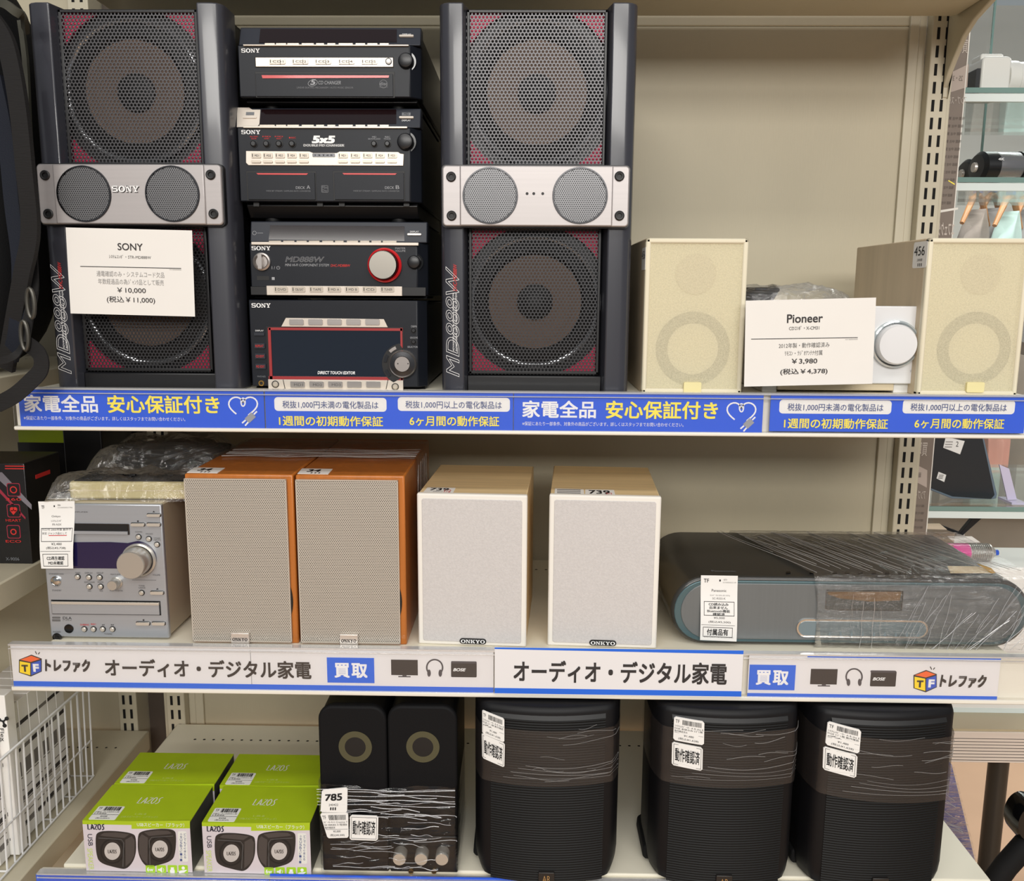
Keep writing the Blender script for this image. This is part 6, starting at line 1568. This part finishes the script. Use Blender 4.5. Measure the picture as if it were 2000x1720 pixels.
b.build('emblem', t); b = MB(); q = f.box(1, 1422, 6, 1440); Lf = Fr(t, Matrix.Translation((q[0], 0, q[3])) @ Matrix.Rotation(PI/2, 4, 'Y')); b.text('Flex', 0, .018, 0, .005, -.0006, 'charcoal_ink', Lf); b.build('lettering', t, smooth=False)

# ================================================================ right: banner, glass showcase and what stands in it
mat('banner_grey', (122, 110, 100), .55, var=.05, vscale=(20, 20, 8)); mat('banner_pale', (176, 162, 152), .55); mat('banner_ink', (196, 186, 176), .6); mat('banner_ink_dark', (104, 94, 86), .6); mat('banner_edge', (226, 222, 214), .5)  # last two inks: pale and darker lettering, then the white edge
YBN = .47
b0 = P(1840, 600, YBN)
t = Thing('banner', 'tall grey banner seen from behind with mirrored lettering, right of the uprights', 'banner', (b0.x, YBN, .9))
f = t.front(0)
xr_ = (f.q(1895, 100)[0]+f.q(1806, 1050)[0])/2; xl_ = xr_-.10
b = MB(); b.bx(xl_, xr_, 0, .002, f.q(1800, 1075)[1], f.q(1850, 20)[1], 'banner_grey'); b.build('sheet', t)
b = MB(); b.bx(xr_-.0016, xr_, -.0006, .0026, f.q(1800, 1075)[1], f.q(1850, 20)[1], 'banner_edge'); b.build('edge_strip', t)
b = MB(); M = dict(mirror=True)
def bt(st, a, c, d_, e, m='banner_ink', **k): b.text(st, *f.box(a, d_, c, e), -.0006, m, f, mirror=True, **k)
b.pp(f, [(1840, 150), (1892, 125), (1889, 170), (1838, 186)], 'banner_pale', out=.0003, inn=0)
bt('買取', 1868, 1890, 78, 104); bt('アンプ・スピー', 1846, 1887, 188, 203); bt('25・35W', 1848, 1880, 148, 158, 'banner_ink_dark'); bt('エフェクター', 1824, 1864, 434, 460, bold=.02)
for k in range(12): bt('機器 中古 買取中', 1842-k*1.6, 1884-k*2.4, 228+k*15, 234+k*15, 'banner_ink_dark')
b.pp(f, [(1826, 412), (1871, 405), (1871, 409), (1826, 417)], 'banner_edge', out=.0004, inn=0); b.pp(f, [(1852, 351), (1865, 359), (1864, 361), (1851, 353)], 'card_yellow', out=.0004, inn=0)
bt('買取', 1789, 1811, 864, 890); b.pp(f, [(1785, 905), (1811, 918), (1810, 952), (1784, 938)], 'banner_pale', out=.0003, inn=0); bt('最大', 1787, 1799, 922, 932, 'banner_ink_dark'); bt('アンプ・ス', 1783, 1807, 957, 974)
for k in range(5): bt('機器 中古 買取中', 1784-k, 1805-k, 985+k*14, 990+k*14, 'banner_ink_dark')
b.build('lettering', t, smooth=False)

clear('glass_clear', gloss=.02, rough=.02, haze=.02, hazecol=(225, 238, 234), tint=(250, 253, 252)); mat('glass_edge', (120, 150, 144), .15, spec=.6, coat=.4); mat('glass_light', (226, 236, 234), .2)
mat('aluminium', (228, 216, 204), .4, metal=.15, var=.04, vscale=(2, 2, 160)); mat('post_dark', (62, 56, 48), .4, metal=.3); mat('caster_brown', (84, 70, 56), .5)
YG0, YG1 = .60, 1.02
zA, zBs, zC, zD = P(1950, 172, YG0).z, P(1950, 347, YG0).z, P(1950, 990, YG0).z, P(1950, 1424, YG0).z
XG0, XG1 = P(1700, 900, YG0).x, P(1950, 900, YG0).x+.75
t = Thing('glass_showcase', 'aluminium and glass showcase standing on a leg behind the shelves at right', 'showcase', ((XG0+XG1)/2, YG0, 0))
ox = t.M[0][3]
for z in (zA, zBs, zC):
    b = MB(); b.bx(XG0-ox, XG1-ox, .001, YG1-YG0, z-.007, z, 'glass_clear'); g = b.build('glass_shelf', t)
    b = MB(); b.bx(XG0-ox, XG1-ox, -.002, .001, z-.008, z+.0005, 'glass_edge'); b.build('shelf_edge', g)
    b = MB(); b.bx(XG0-ox, XG1-ox, .0, .008, z-.022, z-.009, 'glass_light'); b.build('shelf_rail', g)
b = MB(); b.bx(XG0-ox, XG1-ox, 0, YG1-YG0, zD-.008, zD, mat('top_beige', (186, 172, 140), .2, coat=.4)); b.build('base_board', t)
b = MB(); zr0 = P(1950, 1487, YG0).z; b.bx(XG0-ox, XG1-ox, -.004, .02, zr0, zD-.004, 'aluminium')
for k in range(8): z = zr0+.004+k*(zD-zr0-.016)/8; b.bx(XG0-ox, XG1-ox, -.0046, -.003, z, z+.0012, 'post_dark')
b.build('base_rail', t, bevel=.001)
lx = P(1944, 1550, YG0+.06).x-ox
b = MB(); b.tube([(lx, .06, zr0+.02), (lx, .06, .14)], .0195, 'post_dark', seg=20); leg = b.build('leg', t)
b = MB(); b.tube([(lx, .06, .17), (lx, .06, .135)], [.024, .026], 'buckle_grey', seg=20); b.build('leg_collar', leg)
b = MB(); b.tube([(lx-.005, .06, .135), (lx-.015, .055, .09), (lx-.02, .05, .03)], [.018, .020, .016], 'caster_brown', seg=14); cs = b.build('caster_stem', leg)
b = MB(); b.lathe(lx-.03, .038, [(0, .035), (.034, .037), (.036, .045), (.036, .06), (.034, .068), (0, .07)], 'caster_brown', Fr(t, Matrix.Identity(4)), 24); b.build('wheel', leg)
b = MB(); b.tube([(lx-.045, .045, .12), (lx-.055, .04, .16)], [.006, .009], 'buckle_grey', seg=10); b.tube([(lx-.04, .045, .085), (lx-.042, .035, .02)], [.006, .008], 'buckle_grey', seg=10); b.build('brake_lever', leg)
for xq in (1916,):
    xp = P(xq, 300, YG1).x-ox; b = MB(); b.bx(xp-.002, xp+.002, YG1-YG0-.004, YG1-YG0, zBs, zA+.5, 'glass_edge'); b.build('glass_joint', t)
b = MB(); b.bx(XG0-ox, XG1-ox, YG1-YG0, YG1-YG0+.005, zD, zA+.6, 'glass_clear'); b.build('glass_pane', t)

# white camera with a long lens on the top glass shelf
mat('camera_white', (222, 222, 216), .3, coat=.2); mat('camera_black', (24, 25, 27), .3); mat('camera_silver', (150, 150, 152), .25, metal=.7)
Yc = YG0+.10; c = P(1945, 168, Yc)
t = Thing('camera', 'white camera with long white lens on the top glass shelf', 'camera', (c.x, Yc, zA)); f = t.front(0)
q = f.box(1902, 118, 1958, 168); b = MB(); b.rr(q[0], q[1], .0, q[3], .008, -.03, .03, 'camera_white'); b.build('body', t, bevel=.003)
b = MB(); q2 = f.box(1906, 110, 1950, 124); b.rr(*q2, .004, -.018, .018, 'camera_white'); b.build('viewfinder_hump', t, bevel=.002)
b = MB(); q3 = f.box(1893, 140, 1905, 168); b.rr(q3[0], q3[1], 0, q3[3], .002, -.025, .02, 'camera_black'); b.build('grip', t)
Lx = Fr(t, Matrix(((0, 1, 0, q[1]), (1, 0, 0, 0), (0, 0, 1, q[3]*.52), (0, 0, 0, 1))))
b = MB(); r = q[3]*.46; b.lathe(0, 0, [(0, -.002), (r, 0), (r, .02), (r*.94, .022), (r*.94, .06), (r, .062), (r, .11), (0, .112)], 'camera_white', Lx, 32); b.build('lens_barrel', t)
# two camcorders
Yc = YG0+.08
for a, c_, y0_, lab, big in ((1905, 2012, 296, 'black camcorder with a silver 4K panel on the second glass shelf', 1), (1880, 1926, 311, 'smaller black camcorder behind the silver-panelled one', 0)):
    Y = Yc if big else Yc+.09
    c = P((a+c_)/2, 345, Y); t = Thing('camcorder', lab, 'camcorder', (c.x, Y, zBs)); f = t.front(0); q = f.box(a, y0_, c_, 345); r = q[3]*.5
    Lx = Fr(t, Matrix(((0, 1, 0, q[0]), (1, 0, 0, 0), (0, 0, 1, r), (0, 0, 0, 1)))); Wd = q[1]-q[0]
    b = MB(); b.lathe(0, 0, [(0, 0), (r*.8, .002), (r, .008), (r, Wd*.30), (r*.97, Wd*.31)], 'camera_black', Lx, 32, sx=1.3); b.build('body', t); b = MB(); b.lathe(0, 0, [(r*.96, Wd*.74), (r, Wd*.75), (r, Wd), (0, Wd)], 'camera_black', Lx, 32, sx=1.3); b.build('lens_hood', t)
    b = MB(); b.lathe(0, 0, [(r*.98, Wd*.30), (r*.98, Wd*.70), (r*.9, Wd*.75)], 'camera_silver', Lx, 32, sx=1.3); b.build('silver_panel', t)
    b = MB(); b.lathe(.0, 0, [(0, -.004), (r*.3, -.004), (r*.34, .003)], 'silver_light', Lx, 18); b.build('eyepiece', t)
    if big: b = MB(); b.pt(t.front(-r*1.32), '4K', 1950, 1962, 308, 313, 'white_ink', out=.0, bold=.02); b.build('lettering', t, smooth=False)

# tablet-like black slab with stickers, price stand and hair brush
mat('slab_dark', (34, 38, 42), .35, coat=.3); mat('slab_edge', (120, 136, 150), .3, metal=.4); mat('acrylic_lilac', (206, 200, 224), .2, coat=.3)
Y = YG0+.06
c = P(1885, 985, Y); t = Thing('speaker_dock', 'dark tapered slab with two white stickers on the lower glass shelf', 'speaker', (c.x, Y, zC)); f = t.front(0, rx=0)
pts = [f.q(*p) for p in ((1800, 780), (1905, 780), (1948, 965), (1946, 974), (1938, 980), (1860, 974), (1800, 950))]
pts = [(p[0], max(.0005, p[1])) for p in pts]
b = MB(); b.prism(pts, 0, .02, 'slab_edge'); b.build('rim', t, bevel=.002); b = MB()
pts2 = [f.q(*p) for p in ((1800, 783), (1903, 783), (1942, 966), (1935, 974), (1860, 969), (1800, 946))]; b.prism([(p[0], max(.001, p[1])) for p in pts2], -.001, .004, 'slab_dark'); b.build('face', t)
for k, qd in enumerate((((1847, 853), (1884, 861), (1875, 887), (1842, 874)), ((1833, 921), (1848, 927), (1844, 941), (1829, 934)))):
    b = MB(); b.pp(t.front(-.001), list(qd), 'label_white', out=.0004, inn=0); o = b.build('price_sticker', t); b = MB()
    if k == 0: b.pt(t.front(-.0014), '2', 1867, 1872, 862, 872, 'charcoal_ink', out=.0003)
    for i in range(3): x = (1847 if k == 0 else 1834)-i; y = (862+i*5) if k == 0 else 927+i*3; b.pr(t.front(-.0014), x, y, x+(14 if k == 0 else 9), y+1.4, 'print_grey', out=.0003, inn=0)
    b.build('printed_text', o, smooth=False)
Y = YG0+.04
c = P(1970, 984, Y); t = Thing('price_stand', 'lilac acrylic price stand leaning on the lower glass shelf', 'price stand', (c.x, Y, zC)); f = t.front(0)
pts = [f.q(*p) for p in ((1952, 907), (1971, 915), (1986, 975), (1968, 976))]; b = MB(); b.prism([(p[0], max(.001, p[1])) for p in pts], 0, .003, 'acrylic_lilac'); b.build('panel', t); b = MB(); q = f.box(1965, 974, 1994, 984); b.bx(q[0], q[1], -.02, .03, 0, .004, 'acrylic_lilac'); b.build('foot', t)
mat('hot_pink', (236, 60, 160), .3, coat=.3); mat('tag_cream', (232, 226, 196), .6)
zE = zC-.125
b0 = P(1850, 1085, YG0+.12)
zE = P(1870, 1092, YG0+.12).z
t = Thing('display_block', 'white display step under the pink hair brush', 'display step', (P(1890, 1100, YG0+.13).x, YG0+.13, zD)); b = MB(); b.bx(-.16, .16, -.06, .08, 0, zE-zD, 'pack_white'); b.build('block', t, bevel=.002); b = MB(); b.bx(-.16, .16, -.0606, -.06, .0, .01, 'glass_light'); b.build('plinth_strip', t)
def brush(px0, px1, yc, Y, r, lab, m, zb):
    c = P((px0+px1)/2, yc, Y); t = Thing('hair_brush', lab, 'hair brush', (c.x, Y, zb)); f = t.front(0); x0, x1 = f.q(px0, yc)[0], f.q(px1, yc)[0]; W = x1-x0
    Lx = Fr(t, Matrix(((0, 1, 0, x0), (1, 0, 0, 0), (0, 0, 1, r), (0, 0, 0, 1))))
    b = MB(); b.lathe(0, 0, [(0, -.12), (r*.7, -.118), (r*.8, W*.0), (r, W*.15), (r, W*.6), (0, W*.6)], m, Lx, 28); b.build('handle', t)
    b = MB(); b.lathe(0, 0, [(r*.98, W*.6), (r*.98, W*.93), (r*.5, W)], 'silver_light', Lx, 28)
    for k in range(10): b.lathe(0, 0, [(r*1.03, W*(.62+k*.03)), (r*1.06, W*(.628+k*.03)), (r*1.03, W*(.636+k*.03))], 'silver', Lx, 24)
    b.build('bristle_head', t); b = MB(); b.lathe(0, 0, [(r*.3, W*.98), (r*.32, W*1.06), (0, W*1.07)], 'card_blue', Lx, 14); b.build('tip', t)
    return t, f
t, f = brush(1812, 1942, 1068, YG0+.11, .018, 'hot pink hot-air hair brush lying on the display step', 'hot_pink', zE)
fh = t.front(-.019); b = MB(); b.pp(fh, [(1850, 1047), (1898, 1047), (1915, 1059), (1864, 1060)], 'label_white', out=.0005, inn=.0004); b.build('price_tag', t)
t, f = brush(1800, 1848, 1040, YG0+.165, .012, 'silver hot-air hair brush behind the pink one', 'silver_light', zE)
fh = t.front(-.013); b = MB(); b.pp(fh, [(1811, 1022), (1835, 1022), (1850, 1034), (1811, 1033)], 'tag_cream', out=.0005, inn=.0004); b.build('price_tag', t)
c = P(1885, 1040, YG0+.17)
t = Thing('hair_clip', 'black folding hair tool standing open behind the brushes', 'hair tool', (c.x, YG0+.19, zE)); f = t.front(0)
for pts, nm in ((((1872, 1041), (1878, 1044), (1927, 1000), (1912, 993)), 'blade'), (((1840, 1025), (1872, 1037), (1874, 1043), (1842, 1032)), 'handle')):
    b = MB(); b.prism([f.q(*p) for p in pts], -.006, .006, 'camera_black'); b.build(nm, t, bevel=.001)
b = MB(); b.prism([f.q(*p) for p in ((1866, 1040), (1882, 1040), (1884, 1090), (1864, 1090))], -.005, .005, 'silver_light'); b.build('stand', t)

# clothes on hangers well behind the showcase
mat('coat_grey', (128, 124, 122), .9, var=.12, vscale=(30, 30, 6)); mat('coat_taupe', (140, 128, 120), .9, var=.1, vscale=(30, 30, 6)); mat('coat_mint', (170, 192, 186), .9, var=.08, vscale=(30, 30, 6)); mat('coat_navy', (46, 56, 74), .9); mat('coat_pink', (206, 150, 136), .9, var=.1, vscale=(25, 25, 5)); mat('hanger_wood', (170, 116, 66), .45, var=.15, vscale=(40, 40, 40)); mat('hook_steel', (150, 152, 156), .3, metal=.8); mat('clip_blue', (60, 120, 196), .4)
YH = 2.3
def cloth(px, pyt, pyb, wpx, m, lab, Y, hang=True):
    c = P(px, pyt, Y); zb_ = P(px, pyb, Y).z; k = (Y-CAM.y)/FPX*1.0
    t = Thing('hanging_garment', lab, 'clothing', (c.x, Y, c.z), rz=math.radians(38), group='garments on the rail beyond the showcase')
    W = wpx*k; H = c.z-zb_; vs = []; fs = []; n = 16; mm = 12
    for j in range(mm+1):
        v = j/mm; sh = W*(.14+.46*min(1, (v*5)**.6)) ; 
        for s in (-1, 1):
            for i in range(n+1):
                u = -1+2*i/n; drop = .34*W*abs(u)**1.25*(1-min(1, v*3)*0)
                th = .035*(1-abs(u)**3)+.012*math.sin(u*9+s)*min(1, v*2)
                vs.append((u*sh, s*th, -.012-drop*(1 if j == 0 else max(.0, 1))-H*v))
    row = 2*(n+1)
    for j in range(mm):
        for s in (0, 1):
            for i in range(n):
                a = j*row+s*(n+1)+i; q = (a, a+1, a+row+1, a+row); fs.append(q if s == 0 else q[::-1])
        a = j*row; fs.append((a, a+row, a+row+n+1, a+n+1)); a2 = j*row+n; fs.append((a2, a2+n+1, a2+row+n+1, a2+row))
    for i in range(n): fs.append((i, i+n+1, i+n+2, i+1)); a = mm*row+i; fs.append((a, a+1, a+n+2, a+n+1))
    b = MB(); b.add(vs, fs, m); b.build('garment', t, ang=60)
    b = MB(); b.tube([(-W*.55, 0, -.012-.30*W), (-W*.2, 0, .02), (0, 0, .035), (W*.2, 0, .02), (W*.55, 0, -.012-.30*W)], [.008, .012, .014, .012, .008], 'hanger_wood', seg=10); hg = b.build('hanger', t)
    b = MB(); b.tube([(0, 0, .04), (0, 0, .075), (.012, 0, .095), (.028, 0, .10), (.036, 0, .085)], .0028, 'hook_steel', seg=8); b.build('hook', hg)
    b = MB(); b.bx(-.012, .012, -.012, .012, .045, .058, 'clip_blue'); b.build('size_clip', hg)
    return t
garm = [(1908, 402, 620, 92, 'coat_taupe', 'taupe garment on a wooden hanger, nearest the banner'), (1936, 400, 640, 92, 'coat_grey', 'grey garment on a wooden hanger between the taupe and mint ones'), (1972, 406, 660, 96, 'coat_mint', 'pale mint garment on a wooden hanger'), (2006, 402, 660, 90, 'coat_grey', 'grey garment at the right photo edge on a wooden hanger')]
for i, (px, a, c_, w_, m, lab) in enumerate(garm): cloth(px, a, c_, w_, m, lab, YH+.10*(i % 2))
zr = P(1940, 385, YH).z+.06
t = Thing('clothes_rail', 'steel clothes rail beyond the showcase', 'clothes rail', (P(1980, 400, YH).x, YH+.05, 0))
b = MB(); b.tube([(-.35, 0, zr), (1.0, 0, zr)], .012, 'hook_steel', seg=12); b.build('rail', t)
for x in (-.34, .99): b = MB(); b.tube([(x, 0, 0), (x, 0, zr)], .014, 'hook_steel', seg=12); b.build('post', t)
t = cloth(1952, 800, 900, 66, 'coat_pink', 'dusty pink garment hanging low behind the dark slab', YH+.25)
c = P(1932, 452, YG0+.3)
Y = YG0+.05; zz = zC
# white tray and carton showing past the end of the long boombox
XW = P(1990, 1320, .03).x
t = Thing('shelf_tray', 'white perforated tray just beyond the right end of the middle shelf', 'tray', (P(2010, 1300, YG0-.15).x, YG0-.15, P(1990, 1332, YG0-.15).z))
b = MB(); b.bx(-.11, .12, 0, .12, 0, .004, 'lip_white'); b.bx(-.11, .12, 0, .004, 0, .016, 'lip_white'); b.build('tray_panel', t, bevel=.001)
b = MB(); 
for i in range(9): b.bx(-.095+i*.022, -.083+i*.022, -.0004, 0, .007, .011, 'hole_dark')
b.build('hole_row', t, smooth=False)
# film-wrapped blue panel leaning by the end of the lowest shelf
mat('lilac_blue', (74, 76, 140), .35, coat=.4, var=.2, vscale=(20, 20, 60))
t = Thing('wrapped_panel', 'purple-blue film-wrapped panel leaning beside the end of the lowest shelf', 'panel', (.66, .25, 0))
f = t.front(0); p1 = f.q(1806, 1489); p2 = f.q(1860, 1492); p3 = f.q(1908, 1690); k = p3[1]/(p2[1]-p3[1]); p4 = (p3[0]+(p3[0]-p2[0])*k, .001)
b = MB(); b.prism([p1, p2, p4, (p1[0]+.03, .001)], 0, .03, 'lilac_blue'); b.build('board', t, bevel=.003)
b = MB(); R = random.Random(3)
b.add([(p1[0], -.0025, p1[1]), (p2[0]+.001, -.0025, p2[1]), (p4[0]+.001, -.0025, .002), (p1[0]+.03, -.0025, .002)], [(0, 1, 2, 3)], 'stretch_film'); o_ = b.build('film_sheet', t)
for k in range(22):
    z = p3[1]-.05+(p2[1]-p3[1]+.05)*R.random(); xe_ = p2[0]+(p3[0]-p2[0])*(p2[1]-z)/(p2[1]-p3[1])-.002; b = MB(); b.tube([(xe_-.06+.06*q/5, -.004, z-.03*q/5+.004*math.sin(q+k)) for q in range(6)], .0004, 'crease_glint', seg=4); b.build('crease_glint', o_)
# black trolley frame at the lower right corner
c = P(1995, 1700, .10)
t = Thing('tube_frame', 'black frame of slanting tube with a rounded knuckle at the lower right corner', 'frame', (P(2040, 1650, .05).x, .06, 0))
f = t.front(0)
def fq(px, py): x, z = f.q(px, py); return (x, 0, z)
b = MB(); b.tube([fq(1925, 1745), fq(1965, 1690), fq(2010, 1640), fq(2060, 1590)], .0145, 'black_soft', seg=16); b.build('tube', t)
x, z = f.q(2004, 1598); b = MB(); b.lathe(x, z, [(0, -.012), (.022, -.012), (.026, -.004), (.026, .018), (0, .02)], 'black_gloss', f, 28, sx=.75, sz=1.1); b.build('knuckle', t)
p0 = f.q(2060, 1590); b = MB(); b.tube([(p0[0], 0, p0[1]), (p0[0]+.03, 0, p0[1]-.2), (p0[0]+.03, 0, .001)], .0145, 'black_soft', seg=16); b.build('post', t)
